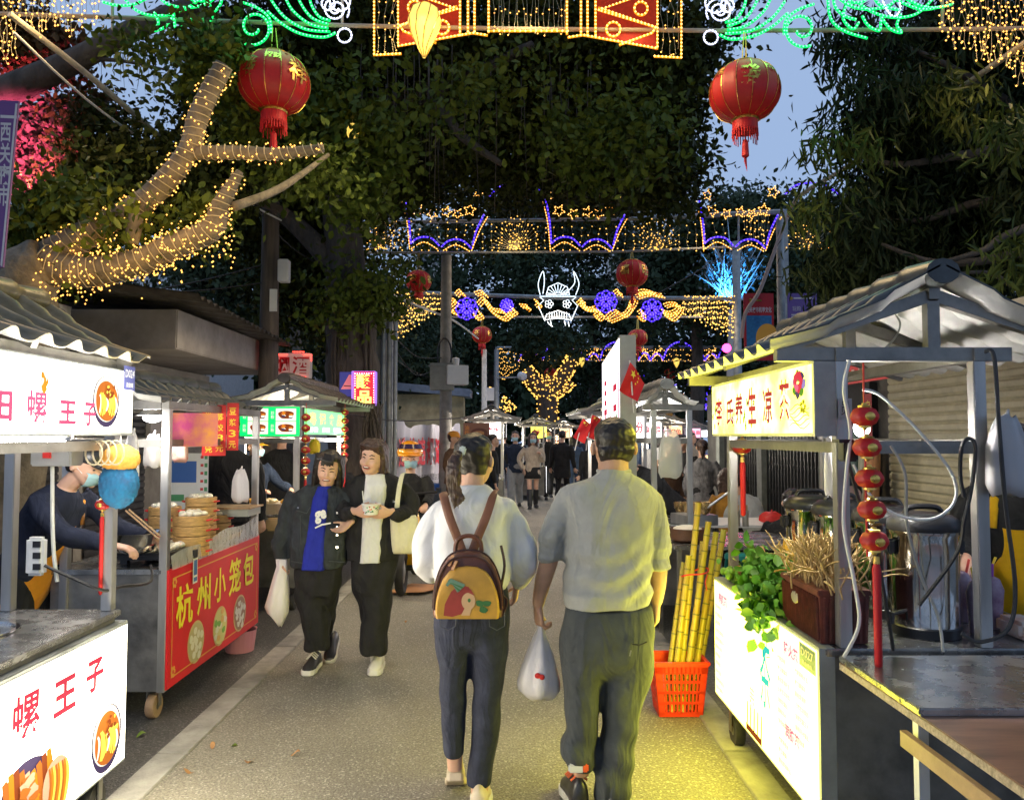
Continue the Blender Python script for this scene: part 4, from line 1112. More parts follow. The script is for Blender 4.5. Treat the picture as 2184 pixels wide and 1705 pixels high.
canes = [((1432, 1400), (1460, 1195), 4.62), ((1447, 1400), (1470, 1180), 4.55), ((1455, 1408), (1490, 1068), 4.58), ((1472, 1405), (1512, 1108), 4.55), ((1488, 1405), (1528, 1130), 4.60), ((1478, 1400), (1500, 1150), 4.66), ((1500, 1400), (1545, 1125), 4.68)]
labs = ['shortest sugar cane at the left of the bundle', 'short sugar cane second from the left', 'tallest sugar cane stick rising above the bundle', 'second tallest sugar cane with orange lower joints', 'green topped sugar cane right of the tall ones', 'sugar cane in the middle behind the tall stick', 'dark green sugar cane at the right beside the steel post']
for (a, b, Y), lab in zip(canes, labs):
    p0 = P(a[0], a[1], Y - .02); p1 = P(b[0], b[1], Y + .06); d = p1 - p0; p0 = p0 - d * (p0.z - .03) / d.z * 1.0 if p0.z > .05 else p0
    p0.x = min(max(p0.x, cx - .1), cx + .1); p0.y = min(max(p0.y, cy - .08), cy + .08)
    L_ = (p1 - p0).length; n_ = int(L_ / .085); o = thing('sugar_cane', lab, 'sugar cane', p0, group='sugar canes standing in the red crate')
    pts = []; rr = []
    for k in range(n_):
        for f, q in ((0.02, .0195), (.12, .0185), (.5, .0175), (.88, .0185)):
            pts.append(p0 + (p1 - p0) * ((k + f) / n_)); rr.append(q)
    mb = MB(); mb.tube(pts, rr, 14); mb.build('cane_stem', M_cane, o, smooth=True)
    mb = MB()
    for k in range(1, n_): c = p0 + (p1 - p0) * (k / n_); dd = (p1 - p0).normalized(); mb.tube([c - dd * .004, c + dd * .004], .0202, 14)
    mb.build('node_ring', M_cane_n, o, smooth=True)
p = P(1487, 1224, 4.52)
mb = MB(); mb.tube([p + Vector((.078 * math.cos(t), .05 * math.sin(t) + .05, .008 * math.sin(2 * t) + .02 * math.cos(t))) for t in np.linspace(0, 6.283, 28)], .005, 6, closed=True); mb.tube([p + Vector((.06, .0, .0)), p + Vector((.04, -.02, -.04)), p + Vector((.05, -.02, -.09))], .003, 5)
o = mb.build('red_tie', M_red, smooth=True); tag(o, 'red string tied round the sugar cane bundle', 'string')
# ================================================================ light arches over the street
OCT = [(1, 0, 0), (0, 1, 0), (-1, 0, 0), (0, -1, 0), (0, 0, 1), (0, 0, -1)]
OCF = [(0, 1, 4), (1, 2, 4), (2, 3, 4), (3, 0, 4), (1, 0, 5), (2, 1, 5), (3, 2, 5), (0, 3, 5)]
def beads(mb, pts, r, m=1):
    for p in pts:
        mb.add([Vector(p) + Vector(q) * r for q in OCT], OCF, m)
def resample(pts, pitch):
    pts = [Vector(p) for p in pts]; out = []; acc = 0
    for a, b in zip(pts[:-1], pts[1:]):
        L = (b - a).length; t = (-acc) % pitch
        while t < L:
            out.append(a + (b - a) * (t / max(L, 1e-9))); t += pitch
        acc = (acc + L) % pitch
    return out
def rope(mb, px, Y, r=.010, pitch=.042, br=None, dy=0.0, smooth=0):
    if smooth: px = [tuple(q) for q in catmull([(a, b, 0) for a, b in px], smooth)]
    pts = [P(a[0], a[1], Y + dy) for a in px]
    mb.tube(pts, r, 5); beads(mb, resample([q + Vector((0, -r * .8, 0)) for q in pts], pitch), br or r * 1.25)
def spiral(cx, cy, r0, r1, a0, turns, n=40, sx=1.0):
    return [(cx + sx * (r0 + (r1 - r0) * k / n) * math.cos(a0 + 2 * math.pi * turns * k / n), cy + (r0 + (r1 - r0) * k / n) * math.sin(a0 + 2 * math.pi * turns * k / n)) for k in range(n + 1)]
def circ(cx, cy, r, n=20, ry=None):
    return [(cx + r * math.cos(t), cy + (ry or r) * math.sin(t)) for t in np.linspace(0, 2 * math.pi, n + 1)]
def curtain(mbw, mbl, cols, Y, seed, step=.085, r=.011, jit=.5, wire=.0022, lm=0):
    """hanging strings; cols: (px, top, bottom)"""
    g = random.Random(seed)
    for (x, t, b) in cols:
        p0 = P(x, t, Y + g.uniform(-.05, .05)); p1 = P(x + g.uniform(-3, 3) * 7 / Y, b, Y)
        n = max(2, int((p0 - p1).length / step)); pts = []
        for k in range(n + 1):
            q = p0 + (p1 - p0) * (k / n) + Vector((g.gauss(0, .012), g.gauss(0, .012), g.uniform(-.5, .5) * step * jit)); pts.append(q)
        mbw.tube(pts, wire, 3, cap=False); beads(mbl, [q + Vector((g.gauss(0, .012), 0, 0)) for q in pts], r, lm)
def star_px(cx, cy, r, rot=0.0):
    return [(cx + (r if k % 2 == 0 else r * .45) * math.sin(rot + math.pi * k / 5), cy - (r if k % 2 == 0 else r * .45) * math.cos(rot + math.pi * k / 5)) for k in range(11)]
def pole(name, label, p, q, r, m, parent=None):
    mb = MB(); mb.tube([p, q], r, 12); return mb.build(name, m, parent, smooth=True)

# ---- arch one: scrolls and an amber centre piece right overhead
Y1 = 7.2
A1 = thing('light_arch', 'nearest light arch with green scrolls and an amber centre piece overhead', 'light arch', (0, Y1, 5.4), group='light arches over the street')
mb = MB(); yb = Y1 + .05
mb.tube([P(-60, 28, yb), P(207, 36, yb), P(744, 55, yb), P(1100, 62, yb), P(1560, 66, yb), P(2016, 63, yb), P(2250, 60, yb)], .021, 8)
mb.tube([P(-60, -330, yb), P(2250, -330, yb)], .021, 8)
for x in (240, 730, 1555, 2010): mb.tube([P(x, -330, yb), P(x, 64, yb)], .014, 6)
mb.build('frame', mat('frame_paint', (.55, .48, .33), .5), A1, smooth=True)
for x, nm in ((-330, 0), (2500, 1)):
    mb = MB(); b = P(x, 60, Y1 + .08); mb.tube([(b.x, b.y, 0), (b.x, b.y, 8.4)], .06, 12); mb.build('post', M_galv, A1, smooth=True)
mbg = MB(); mbw = MB()
def mirror(px): return [(2251 - x, y) for x, y in px]
grn = [
    spiral(541, 58, 12, 40, .5, 1.25, 36), [(579, 70), (575, 40), (550, 18), (515, 5)], [(572, 25), (600, 50), (640, 72), (690, 80), (716, 70)],
    [(578, 0), (605, 35), (650, 62), (704, 68)], [(600, -25), (622, 20), (662, 52), (700, 60)], [(628, -30), (640, 5), (665, 38), (700, 52)], [(660, -30), (662, 5), (680, 35), (704, 44)],
    [(220, 5), (250, 12), (285, 10), (318, -6)], [(262, -6), (290, 22), (322, 33), (360, 32), (395, 20), (424, 0)], [(330, 28), (338, 50), (328, 66), (352, 58), (372, 32)], [(372, 42), (376, 62), (400, 50), (412, 30)], [(420, 45), (432, 58), (452, 38), (447, 10), (430, -10)],
    [(330, -20), (352, 6), (390, 16), (430, 12), (460, -6), (474, -30)], [(474, -20), (470, 10), (450, 30), (425, 38)], [(395, -20), (410, 0), (436, 2)],
]
for g_ in grn:
    rope(mbg, g_, Y1, .0125, .034, .0095, smooth=5 if len(g_) < 12 else 0)
    rope(mbg, [(a, b + 4) for a, b in mirror(g_)], Y1, .0125, .034, .0095, smooth=5 if len(g_) < 12 else 0)
for g_ in ([(1765, -10), (1772, 40), (1800, 66), (1850, 82)], [(1890, -10), (1960, 20), (2005, 15)], [(1860, -20), (1875, 10), (1920, 22)]): rope(mbg, g_, Y1, .0125, .034, .0095, smooth=5)
mbg.build('green_scroll_light', [L_green, L_green_b], A1)
for g_ in (spiral(716, 20, 6, 30, 0, 2.1, 50), circ(735, 76, 15), circ(700, 8, 14), circ(725, 2, 22)):
    rope(mbw, g_, Y1, .008, .03, .011); rope(mbw, [(a, b + 4) for a, b in mirror(g_)], Y1, .008, .03, .011)
rope(mbw, [(1880, -20), (1885, 10), (1905, 36), (1920, 20), (1915, -5)], Y1, .008, .03, .011, smooth=5)
mbw.build('white_scroll_light', [L_wht, L_wht_b], A1)
mba = MB()
half = [[(798, -300), (798, 118), (856, 115)], [(849, -300), (849, 99), (1008, 71), (1040, 76)], [(981, -300), (981, 77)], [(998, -300), (998, 73)], [(1012, -300), (1012, 72)], [(1042, -300), (1042, 70)],
        [(853, -22), (975, 20), (853, 55), (860, 67), (930, 92)], [(853, 55), (975, 14)], [(870, -40), (975, -10)], circ(884, 16, 14), circ(943, 59, 15), circ(884, -90, 14), [(853, -120), (975, -70), (853, -30)], [(853, -160), (975, -210), (853, -260)]]
for g_ in half:
    rope(mba, g_, Y1, .0115, .036, .0115); rope(mba, [(2251 - x, y * 1.03 + 2) for x, y in g_], Y1, .0115, .036, .0115)
rope(mba, [(1042, 67), (1212, 67)], Y1, .010, .05, .012)
mba.build('amber_frame_light', [L_amb, L_amb_b], A1)
for (x0, x1, y0_, y1_) in ((850, 980, 97, 77), (1271, 1401, 77, 107)):
    mb = MB(); mb.add([P(x0, -300, Y1 + .06), P(x1, -300, Y1 + .06), P(x1, y1_, Y1 + .06), P(x0, y0_, Y1 + .06)], [(0, 1, 2, 3)])
    mb.build('red_mesh_panel', mat('red_mesh', (.30, .02, .012), .8, emit=(1, .08, .02), es=.10, noise=.3, nscale=30), A1, fix=False)
mw_ = MB(); ml = MB()
curtain(mw_, ml, [(x, -300, 66) for x in range(1052, 1210, 9)], Y1, 3, step=.17, r=.0085)
curtain(mw_, ml, [(x, -300, 112) for x in (808, 820, 832, 842, 1412, 1424, 1436, 1446)], Y1, 4, step=.12, r=.0085)
g_ = random.Random(9)
curtain(mw_, ml, [(x, -120, 60 + 14 * math.sin(x * .09) + g_.uniform(-14, 14) + (55 if x < 40 else 0)) for x in range(-30, 215, 8)], Y1 - .1, 5, step=.075, r=.0105)
curtain(mw_, ml, [(x, -120, 70 + (x - 2000) * .55 + g_.uniform(-16, 16)) for x in range(2004, 2210, 7)], Y1 - .1, 6, step=.075, r=.0105)
mw_.build('curtain_wire', M_fwire, A1); ml.build('curtain_bulb', L_fairy, A1)

# ---- arch two: blue scallops, stars and fans
def motif_arch(Yx, root, ox, oy, s, seg, curt, posts, beams, rr=.016, pitch=.07):
    """seg: list of motif x offsets (in the arch-two picture units)"""
    T = lambda px: [(ox + s * x, oy + s * y) for x, y in px]
    mbb = MB(); mbo = MB(); mw = MB(); ml = MB()
    for x0 in seg:
        for g in ([(0, -52), (8, -8), (12, 42)], [(13, 40), (24, 31), (40, 27), (58, 31), (73, 46)], [(78, 48), (90, 37), (108, 32), (126, 37), (142, 52)], [(144, 44), (152, 14), (168, -20)]):
            rope(mbb, T([(x0 + a, b) for a, b in g]), Yx, rr, pitch, rr * 1.15, smooth=4)
        rope(mbb, T([(x0 + 180, -60), (x0 + 205, -82), (x0 + 240, -88), (x0 + 275, -80), (x0 + 300, -60)]), Yx, rr, pitch, rr * 1.15, smooth=4)
        for g in ([(14, 52), (40, 38), (70, 54)], [(82, 56), (108, 44), (138, 58)], [(-6, -48), (4, -4), (10, 58)], [(142, 56), (158, 16), (176, -16)]):
            rope(mbo, T([(x0 + a, b) for a, b in g]), Yx, rr * .55, pitch * .8, rr * .8, smooth=4)
        for (a, b, r, t) in ((18, -62, 12, .2), (158, -68, 14, .3), (28, -28, 14, .5), (138, -30, 14, .1), (58, -22, 12, .8), (88, -26, 12, .3), (112, -22, 12, .6)):
            rope(mbo, T(star_px(x0 + a, b, r, t)), Yx, rr * .5, pitch * .7, rr * .75)
        g2 = random.Random(int(x0)); fan = []
        for k in range(24):
            t = math.pi * (1.0 - (k + .5) / 24); L = g2.uniform(.8, 1.05)
            p0 = T([(x0 + 236, 54)])[0]; p1 = T([(x0 + 236 + 62 * L * math.cos(t), 54 - 82 * L * math.sin(t))])[0]
            q0 = P(*p0, Yx); q1 = P(*p1, Yx); mw.tube([q0, q1], .003, 3, cap=False)
            n = max(3, int((q1 - q0).length / .16)); beads(ml, [q0 + (q1 - q0) * ((j + g2.random()) / n) for j in range(n)], rr * .85, 0)
    mbb.build('blue_scallop_light', [L_blu, L_blu_b], root); mbo.build('amber_star_light', [L_amb, L_amb_b], root)
    curtain(mw, ml, curt, Yx, 12, step=.13 if Yx < 20 else .2, r=rr * .9)
    mw.build('curtain_wire', M_fwire, root); ml.build('curtain_bulb', L_fairy_y, root)
    mb = MB()
    for a, b, r in beams: mb.tube([P(*a, Yx + .04), P(*b, Yx + .04)], r, 6)
    mb.build('frame', M_galv, root)
    for (x, top, w_) in posts:
        mb = MB(); b = P(x, top, Yx + .1); mb.box((b.x, b.y, b.z / 2), (w_, w_, b.z)); mb.build('post', M_galv, root, bevel=.01)
A2 = thing('light_arch', 'second light arch with blue scallops, orange stars and golden fans', 'light arch', (0, 15, 5.3), group='light arches over the street')
motif_arch(15.0, A2, 801, 478, 1.0, [-232, 63, 363, 690], [(x, 458, 500 + (x - 1588) * .6 + 10 * math.sin(x)) for x in range(1588, 1642, 5)] + [(x, 480 + 6 * math.sin(x), 532) for x in range(612, 1560, 19)],
           [(1668, 448, .17)], [((560, 478), (1367, 466), .035), ((1367, 466), (1672, 451), .05), ((560, 540), (1312, 537), .022), ((1312, 537), (1575, 526), .022), ((1575, 526), (1575, 456), .02)])
# ---- arch three: blue flowers, scrolls and the bull head
Y3 = 23.0
A3 = thing('light_arch', 'third light arch with violet flowers, orange scrolls and a white bull head', 'light arch', (1.5, Y3, 5.5), group='light arches over the street')
U = lambda x, y: (801 + .393 * x, 429 + .393 * y)
mbo = MB(); mbb = MB(); mbi = MB(); mw = MB(); ml = MB()
def flower(cx, cy, r, Y, mb, rr, pitch):
    for k in range(8):
        t = 2 * math.pi * k / 8; rope(mb, circ(cx + r * .62 * math.cos(t), cy + r * .62 * math.sin(t), r * .36, 10), Y, rr, pitch, rr)
    rope(mb, circ(cx, cy, r * .45, 10), Y, rr, pitch, rr); rope(mb, circ(cx, cy, r * .2, 8), Y, rr, pitch, rr)
for (x, y, r) in ((495, 583, 24), (1250, 545, 24), (1500, 592, 24), (712, 565, 14)):
    flower(*U(x, y), r, Y3, mbb, .022, .10)
scr = [[(560, 560), (590, 530), (600, 560), (640, 610), (700, 640), (740, 600)], [(600, 540), (640, 590), (690, 600), (720, 630)], [(370, 560), (380, 580), (410, 540), (440, 550), (400, 590), (440, 610)], [(560, 600), (575, 625), (545, 635), (540, 610)], [(440, 510), (460, 490), (480, 515)], [(545, 505), (580, 495), (600, 515)],
       [(1100, 560), (1125, 540), (1120, 575), (1160, 590), (1200, 580)], [(1120, 540), (1140, 580), (1190, 590)], [(1190, 610), (1210, 600), (1230, 620), (1210, 640), (1190, 625)], [(1250, 640), (1300, 600), (1350, 620), (1400, 560), (1410, 530)], [(1270, 650), (1320, 630), (1370, 600), (1390, 550)], [(1300, 500), (1320, 490), (1330, 515)],
       [(1420, 500), (1460, 490), (1500, 500), (1530, 515)], [(1420, 520), (1480, 505), (1560, 515)], [(1430, 610), (1450, 600), (1450, 640), (1425, 635)], [(1560, 600), (1600, 610), (1640, 590), (1640, 565), (1600, 560), (1570, 570)], [(1570, 620), (1610, 640), (1650, 600), (1660, 575)], [(790, 570), (830, 575), (820, 590)], [(870, 545), (890, 560), (875, 575)], [(730, 620), (760, 600), (740, 585)]]
for g_ in scr:
    for da, db in ((0, 0), (12, 9), (-8, -12)): rope(mbo, [U(a + da, b + db) for a, b in g_], Y3, .018, .085, .021, smooth=5)
def bull(mb, cx, cy, s, Y, rr, pitch):
    V = lambda L: [(cx + s * a, cy + s * b) for a, b in L]
    for L, sm in (([(-38, -12), (-42, -36), (-32, -62), (-29, -40), (-32, -14)], 4), ([(38, -12), (45, -36), (33, -62), (36, -38), (22, -20), (12, -14)], 4),
                  ([(-38, -6), (-30, 0), (-42, 12), (-28, 44)], 0), ([(38, -6), (30, 0), (42, 12), (28, 44)], 0), ([(-38, -8), (38, -8)], 0), ([(-25, -12), (-20, -28), (0, -37), (20, -28), (25, -12), (-25, -12)], 0),
                  ([(-24, 30), (0, 22), (24, 30), (28, 42), (0, 38), (-28, 42), (-24, 30)], 0), ([(-22, 46), (-20, 50), (-12, 56)], 0), ([(22, 46), (24, 56)], 0), ([(-16, 44), (-14, 54)], 0), ([(14, 44), (16, 54)], 0)):
        rope(mb, V(L), Y, rr, pitch, rr * 1.1, smooth=sm)
    for k in range(9):
        t = math.pi * (k + .5) / 9; rope(mb, V([(8 * math.cos(t), -12 - 4 * math.sin(t)), (23 * math.cos(t), -12 - 22 * math.sin(t))]), Y, rr * .8, pitch, rr)
    for sx in (-19, 19):
        for k in range(5): t = 2 * math.pi * k / 5; rope(mb, V(circ(sx + 5.5 * math.cos(t), 8 + 5.5 * math.sin(t), 3.6, 8)), Y, rr * .7, pitch, rr * .9)
    for k in range(8): rope(mb, V([(-18 + 5.2 * k, 26), (-18 + 5.2 * k, 40)]), Y, rr * .7, pitch, rr * .9)
bull(mbi, 1190, 640, 1.0, Y3, .013, .10)
mbo.build('orange_scroll_light', [L_amb, L_amb_b], A3); mbb.build('violet_flower_light', [L_blu, L_blu_b], A3); mbi.build('bull_head_light', [L_ice, L_wht_b], A3)
curtain(mw, ml, [(U(x, 0)[0], 625, U(0, 740 - (x - 105) * .70)[1] + 8 * math.sin(x)) for x in range(106, 365, 8)], Y3, 21, step=.15, r=.024)
curtain(mw, ml, [(U(x, 0)[0], 633, U(0, 600 + max(0, x - 1690) * .5)[1] + 8 * math.sin(x)) for x in range(1664, 1945, 8)], Y3, 22, step=.15, r=.024)
mw.build('curtain_wire', M_fwire, A3); ml.build('curtain_bulb', L_fairy_y, A3)
mb = MB(); mb.tube([P(838, 622, Y3 + .05), P(1200, 635, Y3 + .05), P(1568, 636, Y3 + .05)], .06, 6); mb.tube([P(945, 676, Y3 + .05), P(1500, 676, Y3 + .05)], .03, 6); mb.build('frame', M_galv, A3)
for x in (832, 1571):
    mb = MB(); b = P(x, 600 if x > 1000 else 625, Y3 + .1); mb.tube([(b.x, b.y, 0), (b.x, b.y, b.z if x < 1000 else b.z + 1.2)], .12, 12); mb.build('post', M_galv, A3, smooth=True)
# ---- arch four and the far ones round the bend
A4 = thing('light_arch', 'fourth light arch with small blue scallops and a golden curtain at its left end', 'light arch', (2, 36, 5.2), group='light arches over the street')
motif_arch(36.0, A4, 0, 0, .42, [], [(x, 742, 815 - abs(x - 1076) * 1.2 + 6 * math.sin(x * 2)) for x in range(1062, 1108, 3)] + [(x, 746, 768) for x in range(1112, 1530, 5)],
           [(1060, 740, .15), (1560, 735, .2)], [((1060, 742), (1545, 740), .08), ((1108, 768), (1530, 770), .03)], rr=.028, pitch=.14)
T4 = thing
mbb = MB(); mbo = MB()
for x0 in (1106, 1227, 1362, 1478):
    for g in ([(0, 22), (4, 12), (12, 6), (20, 10), (24, 22)], [(26, 22), (32, 12), (40, 8), (48, 13), (52, 22)]): rope(mbb, [(x0 + a, 746 + b) for a, b in g], 36, .035, .14, .04, smooth=3)
    rope(mbb, [(x0 + 54, 762), (x0 + 60, 746), (x0 + 72, 734), (x0 + 88, 729), (x0 + 104, 734), (x0 + 116, 746), (x0 + 122, 762)], 36, .035, .14, .04, smooth=3)
    for (a, b) in ((8, -8), (44, -8), (16, 2), (36, 2)): rope(mbo, star_px(x0 + a, 752 + b, 6, a), 36, .018, .1, .025)
    rope(mbo, [(x0, 770), (x0 + 12, 756), (x0 + 24, 770), (x0 + 40, 756), (x0 + 52, 770)], 36, .015, .1, .022, smooth=3)
mbb.build('blue_scallop_light', [L_blu, L_blu_b], A4); mbo.build('amber_star_light', [L_amb, L_amb_b], A4)
for i, (cx_, cy_, s, Y) in enumerate(((1424, 808, .46, 52), (1452, 842, .30, 74), (1474, 856, .24, 92), (1488, 868, .17, 120))):
    rt = thing('light_arch', ('far light arch with a white bull head beyond the tall white sign', 'smaller far bull head arch just below and right of the first far one', 'third far bull head arch among violet lights', 'farthest tiny bull head arch low above the street')[i], 'light arch', P(cx_, 900, Y), group='light arches over the street')
    m1 = MB(); m2 = MB(); m3 = MB()
    bull(m1, cx_, cy_, s, Y, .038, .3)
    for dx, dy in ((-62, 8), (56, 6), (100, 14), (-100, 2)):
        flower(cx_ + dx * s * 1.9, cy_ + dy * s, 22 * s * 1.4, Y, m2, .06, .4)
    for k in range(7):
        x = cx_ + (k - 3) * 52 * s; rope(m3, [(x, cy_ + 12 * s), (x + 14 * s, cy_ - 14 * s), (x + 26 * s, cy_ + 10 * s), (x + 44 * s, cy_ + 16 * s)], Y, .05, .3, .06, smooth=3)
        rope(m2, [(x - 10 * s, cy_ + 26 * s), (x + 14 * s, cy_ + 10 * s), (x + 36 * s, cy_ + 28 * s)], Y, .06, .4, .07, smooth=3)
    m1.build('bull_head_light', [L_ice, L_wht_b], rt); m2.build('violet_flower_light', [L_blu, L_blu_b], rt); m3.build('orange_scroll_light', [L_amb, L_amb_b], rt)
    mb = MB(); mb.tube([P(cx_ - 150 * s, cy_, Y + .1), P(cx_ + 260 * s, cy_, Y + .1)], .07, 6)
    for sx in (-150, 260): b = P(cx_ + sx * s, cy_, Y + .1); mb.tube([(b.x, b.y, 0), b], .08, 6)
    mb.build('frame', M_galv, rt)
# ---- big red lanterns
def big_lantern(px, py, rpx, Y, label, chars='發财', rot=0.0, top=None, hi=True):
    c = P(px, py, Y); r = rpx * Y / FPX
    o = thing('red_lantern', label, 'lantern', c, rz=rot, group='big red lanterns hung from the arches')
    mb = MB(); rings = []; n = 28
    for k in range(13):
        f = -1.2 + 2.4 * k / 12
        rings.append([Vector((r * math.cos(f) ** .8 * (1 + .02 * math.cos(14 * t)) * math.cos(t), r * math.cos(f) ** .8 * (1 + .02 * math.cos(14 * t)) * math.sin(t), r * .80 * math.sin(f) / math.sin(1.2))) for t in np.linspace(0, 2 * math.pi, n * 2, endpoint=False)])
    mb.loft(rings); b = mb.build('lantern_body', M_lantern, o, smooth='all', local=True)
    mb = MB()
    for k in range(14):
        t = 2 * math.pi * k / 14; mb.tube([Vector((r * 1.026 * math.cos(f) ** .8 * math.cos(t), r * 1.026 * math.cos(f) ** .8 * math.sin(t), r * .8 * math.sin(f) / math.sin(1.2))) for f in np.linspace(-1.2, 1.2, 14)], r * .0095, 4)
    mb.build('gold_rib', M_gold, b, local=True)
    mb = MB(); mb.lathe([(r * .38, r * .74), (r * .40, r * .86), (r * .34, r * .88)], n=20); mb.lathe([(r * .36, -r * .72), (r * .40, -r * .84), (r * .36, -r * .88)], n=20); mb.build('gold_ring', M_gold, o, smooth=True, local=True)
    mb = MB(); g = random.Random(int(px)); mb.lathe([(r * .36, -r * .84), (r * .37, -r * 1.15), (r * .35, -r * 1.2)], n=28)
    for k in range(30):
        t = 2 * math.pi * k / 30; L = g.uniform(1.3, 1.55); mb.tube([Vector((r * .36 * math.cos(t), r * .36 * math.sin(t), -r * 1.1)), Vector((r * .37 * math.cos(t), r * .37 * math.sin(t), -r * L))], r * .018, 3)
    mb.tube([Vector((0, 0, -r * .9)), Vector((0, 0, -r * 1.5))], r * .02, 5); mb.lathe([(r * .05, -r * 1.42), (r * .09, -r * 1.5), (r * .11, -r * 1.9), (r * .06, -r * 1.95)], n=10)
    for k in range(5): mb.tube([Vector((r * .02 * (k - 2), 0, -r * 1.85)), Vector((r * .03 * (k - 2), 0, -r * (2.1 + .06 * k)))], r * .01, 3)
    mb.build('fringe', M_tassel, o, local=True)
    mb = MB()
    def onball(txt, a0, w, h, z0):
        vs, fs, tw, th = text_geo(txt, .02)
        out = []
        for v in vs:
            a = a0 + (v[0] / tw - .5) * w; z = z0 + (v[1] / th - .5) * h
            f = math.asin(max(-.99, min(.99, z / .8 * math.sin(1.2)))); q = r * 1.032 * math.cos(f) ** .8
            out.append(Vector((q * math.cos(a), q * math.sin(a), z * r)))
        mb.add(out, fs)
    for k, ch in enumerate((chars * 2)[:4]): onball(ch, -math.pi / 2 - .75 + k * 1.5, .62, .62, .10)
    if hi:
        for k in range(4): onball('恭喜' if k % 2 else '招财', -math.pi / 2 + k * 1.5, .5, .2, .42)
    mb.build('gold_characters', M_gold, b, fix=False, local=True)
    mb = MB(); t = Vector(top) - c if top is not None else Vector((0, 0, r * 1.9))
    for s_ in (-.1, .1): mb.tube([Vector((s_ * r, 0, r * .84)), Vector((t.x + s_ * r * .4, 0, t.z))], .005 * Y / 7, 4)
    mb.build('hanging_wire', M_gold, o, local=True)
    return o
big_lantern(585, 178, 75, 7.15, 'big red lantern with gold characters hanging at left near the wrapped tree', '發祥', .25, P(585, 60, 7.15))
big_lantern(1588, 197, 74, 7.15, 'big red lantern with gold characters against the open sky at right', '發财', .6, P(1590, 68, 7.15))
big_lantern(1348, 583, 34, 15.0, 'red lantern under the right half of the blue scallop arch', '福旺', .1, P(1348, 538, 15), False)
big_lantern(893, 600, 27, 15.0, 'red lantern half lost in leaves under the left end of the scallop arch', '泰福', .4, P(893, 540, 15), False)
big_lantern(1028, 714, 21, 23.0, 'red lantern hanging above the white lamp post', '旺财', .2, P(1028, 680, 23), False)
big_lantern(1360, 720, 21, 23.0, 'red lantern just behind the top of the tall white sign', '春福', .3, P(1360, 680, 23), False)
big_lantern(1175, 796, 14, 36.0, 'small far red lantern above the lit forked tree', '福', .2, P(1175, 772, 36), False)
big_lantern(1430, 796, 13, 38.0, 'small far red lantern in front of the first far bull head', '春', .2, P(1430, 770, 38), False)
# ---- golden drop lamps
def drop_lamp(px, py, hpx, Y, label, point_down=True, m=None):
    c = P(px, py, Y); h = hpx * Y / FPX
    o = thing('drop_lamp', label, 'lamp', c, group='golden drop lamps')
    mb = MB(); mb.lathe([(.02 * h, -.5 * h), (.12 * h, -.3 * h), (.24 * h, -.05 * h), (.30 * h, .2 * h), (.25 * h, .38 * h), (.12 * h, .48 * h), (.03 * h, .5 * h)], n=18)
    mb.build('glass_drop', m or glow('gold_drop', (1.0, .66, .12), 1.1), o, smooth=True, local=True)
    mb = MB()
    for k in range(9):
        t = 2 * math.pi * k / 9; mb.tube([Vector((q * h * 1.03 * math.cos(t + z), q * h * 1.03 * math.sin(t + z), z * h)) for q, z in ((.02, -.5), (.12, -.3), (.24, -.05), (.30, .2), (.25, .38), (.12, .48))], .012 * h, 4)
    mb.tube([Vector((0, 0, .5 * h)), Vector((0, 0, 1.1 * h))], .012 * h, 4); mb.build('gold_wire', M_gold, o, local=True)
drop_lamp(905, 66, 120, 7.0, 'golden drop lamp glowing in front of the red panel of the amber centre piece')
drop_lamp(752, 287, 48, 9.2, 'round golden lamp half hidden by leaves right of the wrapped branch')
for (x, y) in ((1214, 766), (1241, 772), (1443, 774)): drop_lamp(x, y, 22, 34, {1214: 'small golden drop lamp over the forked tree', 1241: 'small golden drop lamp left of the tall white sign', 1443: 'small golden drop lamp right of the tall white sign'}[x])
# ================================================================ trees
def leafmat(name, a, b, sc_=1.5):
    m = mat(name, a, .6, col2=b, nscale=sc_, spec=.18); return m
M_fig = leafmat('fig_leaf', (.028, .036, .006), (.062, .074, .010))
M_fig2 = leafmat('fig_leaf_lit', (.055, .085, .010), (.10, .135, .016), 3)  # paler copy of the fig leaf, lamp light put into its green
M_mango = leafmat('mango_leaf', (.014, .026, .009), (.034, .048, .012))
M_far = leafmat('far_leaf', (.018, .034, .018), (.05, .075, .035), .5)
M_rust = leafmat('rusty_leaf', (.10, .05, .02), (.16, .09, .025), 2)
M_bark = mat('bark', (.085, .07, .055), .9, noise=.4, nscale=7, bump=.8, bscale=14, bdist=.05, stretch=(1, 1, .35))
M_bark_p = mat('pale_bark', (.20, .17, .12), .85, noise=.35, nscale=8, bump=.7, bscale=16, bdist=.03)
def crown_pts(cl, seed, clump=.22):
    """cl: (px, py, Y, half width px, half height px, half depth m, leaves) ellipsoids filled with leaf clumps"""
    g = np.random.default_rng(seed); out = []
    for (px, py, Y, wx, wy, dz, n) in cl:
        c = np.array(P(px, py, Y)); a = wx * Y / FPX; b = wy * Y / FPX
        nc = max(4, int(n / 90)); q = g.normal(size=(nc, 3)); q /= np.linalg.norm(q, axis=1)[:, None]
        q *= (g.uniform(0, 1, nc) ** .42)[:, None]
        cen = c + q * np.array([a, dz, b])
        idx = g.integers(0, nc, n); sig = clump * (.5 + g.uniform(0, 1, nc))
        out.append(cen[idx] + g.normal(size=(n, 3)) * sig[idx][:, None] * np.array([1, 1, .75]))
    return np.concatenate(out)
